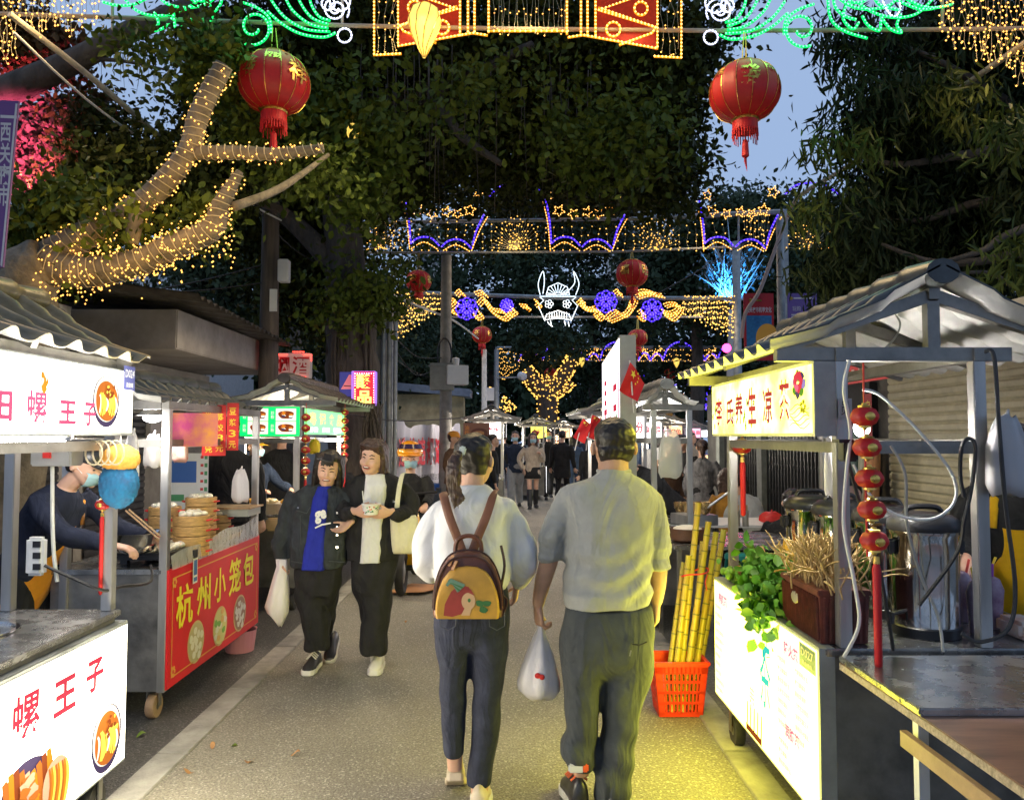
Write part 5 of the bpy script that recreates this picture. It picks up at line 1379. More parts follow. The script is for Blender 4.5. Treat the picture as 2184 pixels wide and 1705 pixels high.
def tree(name, label, trunk, limbs, crowns, size, lm, bark=None, group=None, seed=1, clump=.22, drop=.35, aspect=.55, base=None):
    """trunk / limbs: (points, radii) in world metres; crowns: list of (cluster list, leaf material)"""
    b = Vector(base) if base is not None else Vector(trunk[0][0]); b.z = 0
    o = thing(name, label, 'tree', b, group=group)
    if trunk is not None:
        mb = MB(); pts = catmull(trunk[0], 5); rr = np.interp(np.linspace(0, len(trunk[1]) - 1, len(pts)), range(len(trunk[1])), trunk[1])
        mb.tube(pts, [r * (1 + .08 * math.sin(i * 2.1)) for i, r in enumerate(rr)], 14); mb.build('trunk', bark or M_bark, o, smooth='all')
    if limbs:
        mb = MB()
        for L in limbs:
            pts = catmull(L[0], 5); rr = np.interp(np.linspace(0, len(L[1]) - 1, len(pts)), range(len(L[1])), L[1]); mb.tube(pts, list(rr), 9)
        mb.build('limbs', bark or M_bark, o, smooth='all')
    for i, (cl, m) in enumerate(crowns):
        leaf_mesh('crown', crown_pts(cl, seed * 10 + i, clump), size, m, o, drop=drop, aspect=aspect, seed=seed * 7 + i)
    return o
YT = 6.3
W = lambda L, Y: [P(x, y, Y + (q[0] if q else 0)) for x, y, *q in L]
limbs1 = [(W([(95, 560), (180, 580), (290, 560), (370, 525), (450, 490), (470, 440), (512, 365)], YT), [.15, .125, .11, .10, .095, .075, .03]),
          (W([(100, 550), (200, 490), (270, 455), (335, 405), (400, 325), (420, 258), (445, 200), (478, 140)], YT + .1), [.14, .11, .10, .095, .085, .085, .08, .075]),
          (W([(412, 325), (520, 325), (590, 328), (690, 316)], YT + .1), [.06, .055, .05, .035]),
          (W([(500, 440), (600, 400, .6), (700, 330, 1.2)], YT), [.04, .035, .02]), (W([(290, 455), (285, 490), (280, 520)], YT - .05), [.06, .06, .055])]
bx = P(20, 600, YT)
T1 = tree('fig_tree', 'fig tree at left whose pruned limbs are wrapped in fairy lights', ([(bx.x - .25, YT + .35, 0), (bx.x - .2, YT + .3, 1.2), (bx.x - .05, YT + .15, 2.3), W([(60, 590)], YT)[0], W([(100, 556)], YT)[0]], [.42, .34, .30, .24, .17]), limbs1,
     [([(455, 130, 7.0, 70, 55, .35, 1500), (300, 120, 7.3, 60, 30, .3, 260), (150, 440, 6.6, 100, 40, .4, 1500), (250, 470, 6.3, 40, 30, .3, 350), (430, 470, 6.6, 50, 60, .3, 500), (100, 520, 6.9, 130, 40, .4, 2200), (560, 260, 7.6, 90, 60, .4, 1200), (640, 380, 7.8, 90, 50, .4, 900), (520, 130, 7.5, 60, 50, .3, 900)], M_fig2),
      ([(350, 370, 8.6, 110, 90, .7, 5200), (215, 300, 9.0, 50, 60, .5, 1500), (60, 530, 7.8, 110, 70, .6, 4200), (480, 300, 9.0, 90, 150, .7, 6500), (260, 420, 8.5, 160, 80, .7, 5000), (450, 150, 9.2, 35, 90, .6, 1700)], M_fig)], .085, None, bark=M_bark_p, seed=2, clump=.16)
# fairy lights wound round the limbs
mw_ = MB(); ml = MB(); g_ = random.Random(5)
for L, R_ in limbs1[:3]:
    pts = [Vector(p) for p in catmull(L, 14)]; rr = np.interp(np.linspace(0, len(R_) - 1, len(pts)), range(len(R_)), R_); hel = []
    tot = 0
    for i in range(len(pts) - 1):
        d = (pts[i + 1] - pts[i]); n_ = d.normalized(); a = n_.orthogonal().normalized(); b = n_.cross(a); turns = d.length / .065
        for k in range(max(2, int(turns * 9))):
            f = k / max(2, int(turns * 9)); t = 2 * math.pi * (tot + f * turns); hel.append(pts[i] + d * f + (a * math.cos(t) + b * math.sin(t)) * (rr[i] + .008))
        tot += turns
        for k in range(int(d.length * rr[i] * 950) + 1):
            t = g_.uniform(0, 6.283); beads(ml, [pts[i] + d * g_.random() + (a * math.cos(t) + b * math.sin(t)) * (rr[i] + .014 + abs(g_.gauss(0, .012)))], .0088, 0)
    mw_.tube(hel, .0045, 4, cap=False)
for k in range(380):
    p = P(g_.uniform(60, 480), 0, YT); x = g_.uniform(70, 500); y = 600 - (x - 70) * .22 + g_.gauss(0, 32); beads(ml, [P(x, y, YT + g_.uniform(-.25, .2))], .0085, 0)
o = thing('fairy_lights', 'warm fairy lights wound around the limbs of the left fig tree', 'fairy lights', P(300, 480, YT)); mw_.build('light_wire', M_fwire, o); ml.build('light_bulb', L_fairy, o)
for x, y in ((120, 580), (240, 560), (350, 500), (440, 470), (300, 420), (400, 300), (450, 190), (560, 310)):
    L = bpy.data.lights.new('string_glow', 'POINT'); L.energy = 2.4; L.color = (1, .58, .2); L.shadow_soft_size = .15; lo = bpy.data.objects.new('string_glow', L); COL.objects.link(lo); lo.parent = o; lo.location = P(x, y, YT - .42) - o.location
# dark limb with hanging roots
Y_ = 8.2
mb_l = [(W([(-60, 225), (60, 175), (170, 125), (290, 62), (420, 10)], Y_), [.17, .15, .125, .11, .10]), (W([(170, 125), (260, 130), (360, 150)], Y_), [.03, .02, .01])]
g_ = random.Random(2)
for k in range(46):
    x = g_.uniform(215, 440); t = g_.uniform(60, 120); mb_l.append((W([(x, t), (x + g_.uniform(-4, 4), t + 30), (x + g_.uniform(-6, 6), t + g_.uniform(40, 95))], Y_ + g_.uniform(0, .5)), [.004, .003, .0015]))
b0 = P(-330, 900, Y_)
tree('banyan_tree', 'dark banyan limb with hanging aerial roots across the sky at upper left', ([(b0.x, Y_, 0), (b0.x, Y_, 2.5), W([(-250, 330)], Y_)[0], W([(-60, 225)], Y_)[0]], [.4, .35, .25, .18]), mb_l, [([(190, 240, 9.9, 50, 60, .4, 900), (60, 90, 8.8, 110, 60, .6, 3600), (150, 430, 9.9, 90, 50, .4, 1300)], M_rust)], .10, None, seed=3, clump=.15)
# pink floodlit foliage at far left
b0 = P(70, 900, 9.6)
tree('floodlit_tree', 'tree with foliage lit hot pink at the left edge', ([(b0.x - .6, 9.6, 0), (b0.x - .6, 9.6, 3), P(70, 380, 9.6)], [.16, .13, .06]), [(W([(70, 400), (60, 300), (120, 250)], 9.6), [.03, .02, .01]), (W([(70, 400), (110, 320), (60, 240)], 9.55), [.03, .02, .01])], [([(85, 315, 9.3, 70, 95, .3, 6500)], leafmat('pink_lit_leaf', (.12, .10, .07), (.2, .13, .1)))], .10, None, seed=4, clump=.13)  # pink of the floodlight is also put into the leaf colour
# the great banyan over the street
Y_ = 12.0
bt = P(752, 1000, Y_)
lim = [(W([(745, 640), (700, 300, 0), (690, 240), (860, 205, -.5), (1000, 160, -1.2), (1135, 95, -2)], Y_), [.30, .2, .14, .12, .10, .05]), (W([(850, 205), (935, 225, -.8), (985, 290, -1), (1070, 350, -1)], Y_), [.10, .08, .07, .04]), (W([(940, 225), (1000, 200), (1150, 190), (1260, 210)], Y_ - .6), [.06, .05, .04, .02]),
       (W([(745, 600), (620, 470), (500, 400)], Y_), [.2, .14, .08]), (W([(680, 245), (560, 235), (430, 250)], Y_ - .8), [.12, .09, .05])]
g_ = random.Random(8)
for k in range(46):
    x = g_.uniform(720, 1260); t = g_.uniform(80, 200); lim.append((W([(x, t), (x + g_.uniform(-3, 3), t + 80), (x + g_.uniform(-8, 8), t + g_.uniform(110, 290))], Y_ - 2 + g_.uniform(-.6, .6)), [.006, .006, .003]))
for k in range(26):
    x = g_.uniform(705, 800); lim.append((W([(x, 640 + g_.uniform(-40, 40)), (x + g_.gauss(0, 8), 780), (x + g_.gauss(0, 14), 900 + g_.uniform(0, 70))], Y_ - .32 + g_.uniform(-.1, .25)), [.03, .02, .006]))
for k in range(40):
    x = g_.uniform(770, 815); lim.append((W([(790 + g_.gauss(0, 10), 860), (x, 915), (x + g_.gauss(0, 6), 945 + g_.uniform(0, 40))], 9.9 + g_.uniform(-.1, .1)), [.006, .006, .003]))
T2 = tree('great_banyan', 'great dark banyan whose crown roofs the middle of the street', ([(bt.x, Y_, 0), (bt.x + .02, Y_, 1.4), W([(752, 780)], Y_)[0], W([(745, 640)], Y_)[0], W([(730, 480)], Y_)[0]], [.52, .42, .40, .36, .25]), lim,
     [([(820, 220, 12.6, 330, 165, 1.3, 24000), (1130, 230, 12.2, 280, 165, 1.2, 24000), (1385, 230, 11.4, 90, 165, .9, 12000), (1430, 390, 11.4, 40, 80, .5, 1600), (1250, 330, 12.8, 220, 85, .8, 9000), (620, 480, 13.2, 190, 130, 1.0, 12500), (780, 380, 13.6, 200, 60, .8, 6500), (1080, 400, 16.2, 420, 55, .9, 9000), (780, 480, 16.5, 90, 60, .6, 1700), (1300, 440, 16.4, 130, 40, .6, 1500), (1090, 500, 16.8, 420, 50, .8, 900), (1100, 90, 11.0, 420, 90, 1.0, 17000), (610, 90, 11.4, 210, 110, .9, 8000), (1430, 130, 11.0, 80, 90, .6, 3600), (680, 640, 13.0, 120, 90, .7, 5500), (560, 300, 11.8, 130, 120, .8, 6000), (1520, 40, 11, 70, 30, .5, 700), (1000, -230, 10.5, 1000, 160, 1.6, 16000)], M_fig),  # last cluster is unseen, added above the view to block sky light
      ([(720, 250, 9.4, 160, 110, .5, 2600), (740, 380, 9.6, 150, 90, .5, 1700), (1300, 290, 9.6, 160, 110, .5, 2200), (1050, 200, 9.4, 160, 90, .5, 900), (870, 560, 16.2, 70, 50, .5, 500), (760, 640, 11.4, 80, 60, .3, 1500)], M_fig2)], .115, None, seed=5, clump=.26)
# right mango tree
Y_ = 8.0
bt = P(2420, 1000, Y_)
tree('mango_tree', 'mango tree with long drooping leaves filling the upper right', ([(bt.x, Y_, 0), (bt.x, Y_, 2.2), P(2350, 480, Y_)], [.3, .25, .2]),
     [(W([(2350, 480), (2150, 545), (2000, 560), (1880, 520)], Y_), [.12, .05, .035, .015]), (W([(2330, 440), (2150, 500), (2080, 540), (1880, 590)], Y_ - .3), [.08, .04, .03, .01]), (W([(2350, 420), (2100, 430), (1960, 470), (1800, 460)], Y_ + .4), [.1, .05, .03, .01]), (W([(2300, 300), (2060, 330), (1900, 350), (1780, 300)], Y_ + .2), [.1, .05, .03, .01]),
      (W([(2360, 560), (2200, 620), (2100, 580), (1960, 600)], Y_ - .2), [.06, .03, .02, .01]), (W([(2184, 250), (2090, 180), (1980, 120), (1900, 90)], Y_ + .4), [.08, .05, .03, .01])],
     [([(2060, 250, 9.2, 200, 190, .8, 9500), (1920, 300, 8.6, 120, 150, .6, 3600), (1850, 200, 8.0, 70, 85, .4, 900), (2090, 480, 9.6, 200, 140, .8, 8500), (1880, 480, 8.8, 120, 100, .5, 2800), (2080, 60, 8.8, 210, 100, .7, 5600), (1850, 80, 8.4, 90, 70, .4, 1100), (1790, 440, 8.0, 60, 40, .3, 380), (1830, 560, 8.6, 110, 60, .5, 1700), (2050, 600, 9.8, 230, 90, .8, 7500), (1900, 640, 11.5, 180, 70, .7, 4200), (2230, 350, 8.2, 120, 330, .7, 6500)], M_mango),
      ([(2130, 300, 6.9, 50, 100, .3, 200), (2160, 560, 7.0, 50, 90, .3, 260), (1800, 330, 7.6, 70, 60, .3, 320), (1990, 200, 7.6, 90, 80, .4, 420), (1730, 450, 7.7, 40, 40, .2, 130)], leafmat('mango_leaf_lit', (.05, .075, .012), (.09, .11, .02), 3))], .165, None, seed=6, clump=.17, drop=1.5, aspect=.19)  # few paler mango leaves with lamp light painted into their colour
# background trees
def bgtree(name, label, px, Y, cl, seed, size=.3, m=None, group='dark trees behind the stalls'):
    b = P(px, 930, Y); top = P(px, cl[0][1], Y)
    tree(name, label, ([(b.x, Y, 0), (b.x + .2, Y, top.z * .5), tuple(top)], [.35, .28, .1]), [], [(cl, m or M_far)], size, None, seed=seed, clump=.5, group=group)
bgtree('street_tree', 'dark leafy tree behind the third arch above the forked lit tree', 1040, 42, [(1080, 660, 42, 190, 160, 3, 9000), (940, 740, 40, 110, 170, 2, 6500), (1080, 520, 43, 230, 90, 2, 6500)], 11)
bgtree('street_tree', 'dark tree mass behind the white bull head', 1260, 46, [(1260, 620, 46, 210, 170, 3, 9500), (1330, 780, 47, 190, 130, 3, 7500), (1230, 480, 45, 180, 90, 3, 5500)], 12)
bgtree('street_tree', 'bushy tree behind the right end of the second and third arches', 1480, 34, [(1480, 590, 34, 150, 130, 2.5, 9000), (1560, 500, 33, 90, 70, 2, 3000), (1500, 760, 38, 140, 110, 2.5, 6000)], 13)
bgtree('street_tree', 'tree with a round top showing above the second arch post', 1650, 32, [(1655, 470, 32, 70, 65, 2, 2600), (1740, 540, 31, 110, 110, 2, 6000), (1660, 620, 31, 130, 90, 2, 6500), (1800, 610, 30, 130, 90, 2, 5000)], 14, .24)
bgtree('street_tree', 'small tree top against the sky left of the second arch post', 1560, 36, [(1562, 430, 36, 28, 22, 1, 520), (1570, 480, 36, 60, 50, 1.5, 1500)], 15, .26)
bgtree('street_tree', 'dark trees behind the left shop roofs', 620, 22, [(560, 640, 24, 170, 150, 2, 8000), (720, 700, 26, 150, 160, 2, 7500), (470, 560, 23, 110, 90, 2, 2600), (860, 780, 30, 110, 130, 2, 5500)], 16, .22)
bgtree('street_tree', 'dark tree behind the noodle stall roof at far left', 40, 14, [(60, 620, 14, 150, 110, 1.2, 6500), (200, 640, 15, 90, 50, 1, 1200)], 17, .15)
cl = [(x, 850 - 30 * math.sin(x * .013), 150, 130, 110, 8, 2600) for x in range(200, 2300, 170)]
o = leaf_mesh('far_wood', crown_pts(cl, 77, 2.5), 1.8, M_far, None, seed=5); o['kind'] = 'stuff'
# unseen tree crown added above the near end of the street to block sky light
g_ = np.random.default_rng(3); pts = np.stack([g_.uniform(-6.5, 6.5, 16000), g_.uniform(-9, 5.2, 16000), 7.6 + g_.normal(size=16000) * .45], 1)
o = thing('street_tree', 'unseen added tree whose crown blocks sky light over the near end of the street', 'tree', (4.6, -3, 0), group='dark trees behind the stalls')
mb = MB(); mb.tube([(4.6, -3, 0), (4.5, -3, 3), (4.0, -2.5, 7.4)], [.35, .28, .12], 12); mb.build('trunk', M_bark, o, smooth=True); leaf_mesh('crown', pts, .22, M_fig, o, seed=9)
# blue floodlit shrub and the lit forked tree
b0 = P(1560, 930, 26)
g_ = random.Random(6); lim = []
for k in range(60):
    a = P(1562 + g_.gauss(0, 12), 640, 26); e = P(1555 + g_.gauss(0, 34), 560 + g_.gauss(0, 30), 26 + g_.uniform(-.6, .6)); lim.append(([a, (a + e) / 2 + Vector((g_.gauss(0, .12), 0, g_.gauss(0, .1))), e], [.04, .025, .008]))
tree('floodlit_shrub', 'bare branched shrub lit bright blue left of the tall galvanised post', ([(b0.x, 26, 0), (b0.x, 26, 3), P(1560, 660, 26)], [.2, .16, .08]), lim, [([(1555, 570, 26.3, 60, 45, .6, 900)], leafmat('blue_lit_leaf', (.08, .1, .1), (.14, .16, .16)))], .16, None, bark=mat('pale_twig', (.4, .4, .38), .8), seed=18, clump=.3)  # leaves carry the blue of the floodlight in their base colour
Y_ = 33.0
fk = [(W([(1168, 905), (1168, 860), (1160, 835)], Y_), [.42, .42, .42]), (W([(1160, 840), (1140, 815), (1118, 790)], Y_), [.34, .3, .24]), (W([(1172, 840), (1195, 810), (1210, 785), (1222, 765)], Y_), [.3, .28, .26, .22]), (W([(1167, 840), (1168, 820), (1170, 800)], Y_), [.25, .24, .2]), (W([(1180, 845), (1205, 830), (1222, 815)], Y_), [.15, .14, .12])]
b0 = P(1168, 1000, Y_)
tree('forked_tree', 'forked tree wrapped in golden fairy lights at the end of the street', ([(b0.x, Y_, 0), (b0.x, Y_, 1), fk[0][0][0]], [.5, .45, .42]), fk, [([(1160, 740, Y_ + 1, 90, 50, 1.5, 2200)], M_far)], .25, None, seed=19, clump=.4)
ml = MB(); g_ = random.Random(4)
for L, R_ in fk + [(W([(1065, 855), (1075, 865), (1090, 880)], 30), [.25, .25, .2]), (W([(1040, 838), (1052, 842)], 30), [.2, .2])]:
    pts = [Vector(p) for p in catmull(L, 8)]
    for i in range(len(pts) - 1):
        d = pts[i + 1] - pts[i]; a = d.normalized().orthogonal().normalized(); b = d.normalized().cross(a)
        for k in range(int(d.length * 75) + 1):
            t = g_.uniform(0, 6.283); beads(ml, [pts[i] + d * g_.random() + (a * math.cos(t) + b * math.sin(t)) * (R_[0] + .04)], .034, 0)
o = ml.build('fairy_lights', L_fairy_y); tag(o, 'golden fairy lights covering the far forked tree', 'fairy lights')
# floodlights
def flood(name, label, loc, target, col, energy, size=.10, spot=70, body=None):
    o = thing(name, label, 'floodlight', loc)
    d = (Vector(target) - Vector(loc)).normalized(); q = Vector((0, 0, 1)).rotation_difference(d)
    mb = MB(); mb.lathe([(size * .5, -size), (size, -size * .8), (size, 0), (size * .92, .01)], n=16); b = mb.build('lamp_housing', M_black, o, local=True, smooth=True)
    b.rotation_euler = q.to_euler()
    mb = MB(); mb.lathe([(.002, .004), (size * .92, .004), (size * .92, .012), (.002, .014)], n=16); f = mb.build('lens', body or glow(name + '_' + label[:6] + 'lens', col, 6), o, local=True); f.rotation_euler = q.to_euler()
    L = bpy.data.lights.new('flood', 'SPOT'); L.energy = energy; L.color = col; L.spot_size = R(spot); L.spot_blend = .6; L.shadow_soft_size = .08
    lo = bpy.data.objects.new('flood_beam', L); COL.objects.link(lo); lo.parent = o; lo.location = d * .05; lo.rotation_euler = d.to_track_quat('-Z', 'Y').to_euler()
    return o
flood('pink_floodlight', 'small floodlight aimed up at the pink tree at left', P(45, 440, 7.6), P(85, 310, 9.3), (1.0, .11, .30), 1500, .08, 70)
flood('blue_floodlight', 'blue floodlight aimed at the bare shrub on the right', P(1562, 650, 25.2), P(1556, 560, 26), (.04, .35, 1.0), 900, .12, 100)
flood('pink_spotlight', 'hot pink spotlight glowing beside the right arch post', P(1550, 742, 16), P(1500, 760, 12), (1.0, .05, .30), 12, .10, 100)
# ================================================================ buildings, walls, poles
M_plaster = mat('stained_plaster', (.33, .31, .28), .85, noise=.3, nscale=3, bump=.2, bscale=12)
M_conc = mat('canopy_concrete', (.30, .27, .24), .8, noise=.3, nscale=2.2, bump=.15, bscale=14)
M_shut_d = mat('dark_shutter', (.055, .055, .06), .5, .3, noise=.3)
M_shut_y = mat('cream_shutter', (.50, .47, .32), .5, noise=.15)
M_dark = mat('interior_shade', (.02, .02, .022), .8)  # near-black sheets, shade of the unlit interior painted as colour
def shutter(name, parent, p0, u, w_, h_, m, pitch=.09, n=(0, 0, 0)):
    mb = MB(); u = Vector(u).normalized(); nn = Vector(n)
    k_ = int(h_ / pitch); prof = []
    for k in range(k_):
        z = k * pitch; prof += [(z, 0), (z + pitch * .25, .016), (z + pitch * .75, .016), (z + pitch * .97, 0)]
    a = [Vector(p0) + nn * d + Vector((0, 0, z)) for z, d in prof]; b = [q + u * w_ for q in a]
    mb.loft([a, b], cap=False, closed_ring=False); return mb.build(name, m, parent)
# left corner shop with concrete canopy
o = thing('corner_shop', 'shop with a wide concrete canopy and corrugated roof behind the left stalls', 'shop', (-5, 9, 0))
mb = MB(); mb.box((-6.2, 9.7, 1.24), (3.6, 3.5, 2.48)); mb.build('wall', M_plaster, o)
mb = MB(); mb.box((-5.4, 9.68, 2.70), (4.0, 3.44, .41)); mb.build('canopy', M_conc, o, bevel=.012)
mb = MB(); n_ = 90
a = [Vector((-3.02, 7.55 + 3.3 * k / n_, 2.97 - .10 * k / n_ + .022 * math.cos(k * 1.4))) for k in range(n_ + 1)]
b = [q + Vector((-3.2, 0, .42)) for q in a]
mb.loft([a, b], cap=False, closed_ring=False); a2 = [q - Vector((0, 0, .012)) for q in a]; b2_ = [q - Vector((0, 0, .012)) for q in b]; mb.loft([a2, b2_], cap=False, closed_ring=False)
mb.build('corrugated_roof', mat('rusty_sheet', (.14, .125, .11), .5, .4, noise=.35), o)
shutter('roller_shutter', o, (-4.38, 8.1, .1), (0, 1, 0), 1.3, 2.2, M_shut_d, .08, (1, 0, 0))
mb = MB(); mb.box((-4.36, 10.3, 1.9), (.06, 1.7, .9)); mb.build('shop_board', mat('white_board', (.62, .58, .56), .5, noise=.1), o)
mb = MB(); b_ = Board((-4.325, 9.5, 1.5), (0, 1, 0), (0, 0, 1), (1, 0, 0)); b_.poly(mb, [(.2, .75), (.5, .6), (.8, .78), (.5, .72)], .003); mb.build('emblem', M_red, o, fix=False)
o = thing('shuttered_shopfront', 'dark ribbed roller shutter wall behind the noodle stall', 'shop', (-4.3, 5.6, 0))
mb = MB(); mb.box((-5.2, 5.7, 1.45), (1.6, 4.2, 2.9)); mb.build('wall', M_plaster, o)
shutter('roller_shutter', o, (-4.38, 3.7, .05), (0, 1, 0), 3.9, 2.7, M_shut_d, .07, (1, 0, 0))
# tobacco sign
c = P(620, 780, 11.2)
o = thing('tobacco_sign', 'white box sign with two red characters edged by red lights', 'sign', c)
mb = MB(); mb.box(c, (.59, .14, .36)); mb.build('sign_box', mat('sign_cream', (.62, .55, .50), .5, emit=(1, .8, .72), es=.05), o, bevel=.008)
b_ = Board(P(577, 804, 11.125), (1, 0, 0), (0, 0, 1), (0, -1, 0)); mb = MB(); b_.text(mb, '烟', .03, .05, .24, .25, .004, bold=.02); b_.text(mb, '酒', .31, .05, .24, .25, .004, bold=.02); mb.build('lettering', mat('dark_red_ink', (.42, .012, .02), .6), o, fix=False)
mb = MB()
for (x0, y0_, x1, y1_) in ((582, 756, 612, 756), (648, 756, 664, 756), (664, 756, 664, 772), (574, 803, 590, 804), (632, 804, 655, 804), (568, 748, 590, 749), (625, 750, 648, 750)): beads(mb, resample([P(x0, y0_, 11.1), P(x1, y1_, 11.1)], .022), .011, 0)
mb.build('red_light_border', glow('red_led', (1.0, .05, .03), 5), o)
L = bpy.data.lights.new('red_led_glow', 'POINT'); L.energy = 1.3; L.color = (1, .05, .06); L.shadow_soft_size = .15; lo = bpy.data.objects.new('red_led_glow', L); COL.objects.link(lo); lo.location = P(568, 776, 10.9) - Vector(c); lo.parent = o
# pickles LED sign
c = P(776, 828, 10.6)
o = thing('pickle_sign', 'red LED sign with glowing characters in a violet lit frame', 'sign', c)
mb = MB(); mb.box(P(777, 828, 10.75), (.33, .16, .47)); mb.build('sign_box', glow('violet_case', (.45, .2, 1.0), .55), o, bevel=.006)
b_ = Board(P(753, 862, 10.655), (1, 0, 0), (0, 0, 1), (0, -1, 0)); mb = MB(); b_.rect(mb, .01, .01, .28, .44, .001); mb.build('sign_face', glow('led_red_face', (.9, .02, .04), .8), o)
mb = MB(); b_.text(mb, '酸', .045, .22, .21, .2, .006, bold=.03); b_.text(mb, '品', .06, .01, .19, .18, .006, bold=.03); mb.build('lettering', glow('led_yellow', (1, .8, .15), 1.8), o, fix=False)
for nm, seg, col in (('green_led', [((757, 860), (757, 826))], (.2, 1, .4)), ('violet_led', [((757, 822), (757, 796)), ((757, 796), (797, 796)), ((797, 796), (797, 830))], (.75, .55, 1)), ('pink_led', [((797, 832), (797, 858))], (1, .5, .5))):
    mb = MB()
    for a, b in seg: beads(mb, resample([P(*a, 10.63), P(*b, 10.63)], .032), .0095, 0)
    mb.build(nm, glow(nm, col, 3), o)
b_ = Board(P(724, 845, 10.78), (1, 0, 0), (0, 0, 1), (0, -1, 0)); mb = MB(); b_.rect(mb, 0, 0, .18, .34, 0, 0); b_.poly(mb, [(.02, .10), (.18, .10), (.18, .30), (.13, .30)], .004, 1); b_.rect(mb, .06, .14, .1, .012, .006, 2); mb.build('side_board', [mat('navy_board', (.05, .06, .25), .5, emit=(.1, .1, .6), es=.2), mat('salmon_board', (.7, .25, .25), .5, emit=(1, .2, .25), es=.35), M_black], o, fix=False)
# long white banner fence with red characters
o = thing('banner_fence', 'long white cloth banner with big red characters beside the pole', 'banner', (-2, 12, 0))
A_ = Vector((-2.38, 12.4, 0)); B_ = Vector((-.95, 16.2, 0)); L_ = (B_ - A_).length; u = (B_ - A_).normalized(); nn = Vector((u.y, -u.x, 0))
mb = MB(); top = []; bot = []; N_ = 120
for k in range(N_ + 1):
    t = k / N_; q = A_ + u * L_ * t + nn * (.04 * math.sin(23 * t) + .02 * math.sin(61 * t)); top.append(q + Vector((0, 0, 1.86 - .09 * abs(math.sin(10 * t)) - .03 * math.sin(33 * t)))); bot.append(q + Vector((0, 0, .1)) + nn * .03 * math.sin(40 * t))
rings = [[a_ + (b_2 - a_) * s for s in np.linspace(0, 1, 8)] for a_, b_2 in zip(top, bot)]
mb.loft(rings, cap=False, closed_ring=False); mb.build('banner_cloth', mat('banner_white', (.60, .58, .66), .8, noise=.08, bump=.4, bscale=6, stretch=(3, 1, .3)), o, smooth='all')
b_ = Board(A_ + nn * .075, u, (0, 0, 1), nn); mb = MB()
for k, ch in enumerate('严禁占选等违规违纪违法'):
    b_.text(mb, ch, .08 + .36 * k, 1.06, .31, .52, .0, 1, bold=.06); b_.text(mb, ch, .08 + .36 * k, 1.06, .31, .52, .012, 0, bold=.035)
b_.text(mb, '市场管理委员会宣', 1.9, .78, .9, .12, .01, 2)
mb.build('lettering', [mat('banner_red', (.55, .03, .06), .6), mat('banner_pale', (.7, .66, .66), .6), M_black], o, fix=False)
# low yellow wall and blue roof behind
o = thing('low_building', 'low stained yellow wall with a blue roof edge beyond the banner', 'building', P(900, 930, 26))
mb = MB(); c = P(905, 930, 26); mb.box((c.x, 26.5, 1.5), (2.6, 1, 3.0)); mb.build('wall', mat('yellow_wall', (.34, .31, .20), .9, noise=.4, nscale=2), o)
mb = MB(); mb.box((c.x + .1, 26.3, 3.15), (2.9, 1.6, .25), rot=Matrix.Rotation(R(5), 3, 'Y')); mb.build('roof', mat('blue_sheet', (.10, .15, .24), .5, noise=.2), o)
# far apartment blocks seen through the leaves
def block(name, label, x0, x1, ytop, Y, depth, m, cols, rows, rx, fh=3.0, z0=0):
    a = P(x0, 930, Y); b = P(x1, 930, Y); H = P(x0, ytop, Y).z; o = thing(name, label, 'building', (a + b) / 2 * 1.0)
    o.location.z = 0
    mb = MB(); mb.box(((a.x + b.x) / 2, Y + depth / 2, H / 2), (b.x - a.x, depth, H)); mb.build('wall', m, o)
    w_ = (b.x - a.x) / cols
    for r_ in range(rows):
        z = H - 1.2 - fh * (r_ + .5)
        if z < 2: break
        for c_ in range(cols):
            mb = MB(); x = a.x + w_ * (c_ + .5); mb.box((x, Y - .03, z), (w_ * .5, .06, fh * .5)); f = mb.build('window', mat('window_frame', (.5, .5, .52), .4), o)
            mb = MB(); mb.box((x, Y - .075, z), (w_ * .43, .02, fh * .42)); mb.build('pane', mat('dusk_pane', (.06, .08, .12), .1, emit=(.5, .6, 1), es=.05), f)
        mb = MB(); mb.box(((a.x + b.x) / 2, Y - .12, z - fh * .42), ((b.x - a.x) * .98, .24, .12)); mb.build('floor_band', m, o)
    return o
M_apt = mat('pale_facade', (.50, .48, .44), .8, noise=.12, nscale=1.5)
block('apartment_tower', 'tall pale apartment tower seen through the banyan leaves right of centre', 1318, 1392, 190, 110, 12, M_apt, 3, 18, 0)
block('apartment_block', 'pale apartment block glimpsed through the leaves at left', 215, 430, 560, 30, 6, mat('white_facade', (.55, .55, .56), .8, noise=.1), 4, 4, 0)
block('apartment_block', 'pale block showing behind the left end of the blue scallops', 880, 952, 470, 60, 8, M_apt, 2, 8, 0)
block('apartment_block', 'narrow pale block behind the transformer pole', 640, 700, 520, 34, 6, M_apt, 2, 5, 0)
# right row of shops
o = thing('shop_row', 'row of right side shops with rolling shutter, folding gates and a red fascia', 'shop', (4.5, 9, 0))
mb = MB(); mb.box((5.4, 9.5, 1.22), (2.6, 13.0, 2.44)); mb.build('wall', mat('dim_plaster', (.16, .155, .14), .85, noise=.3, nscale=3), o)
XW = 4.08
shutter('roller_shutter', o, (XW, 8.3, .2), (0, -1, 0), 3.0, 2.1, M_shut_y, .085, (-1, 0, 0))
mb = MB(); mb.box((XW - .02, 9.15, 1.2), (.1, 1.1, 2.0)); mb.build('doorway', M_dark, o)
mb = MB(); mb.box((XW - .35, 6.9, 2.42), (.7, 5.4, .10), rot=Matrix.Rotation(R(8), 3, 'Y')); mb.build('awning', mat('awning', (.42, .38, .30), .5), o)
mb = MB(); mb.box((XW - .72, 6.9, 2.22), (.03, 5.4, .22)); fa = mb.build('red_fascia', mat('red_fascia', (.45, .03, .03), .5, noise=.2, emit=(1, .1, .1), es=.05), o)
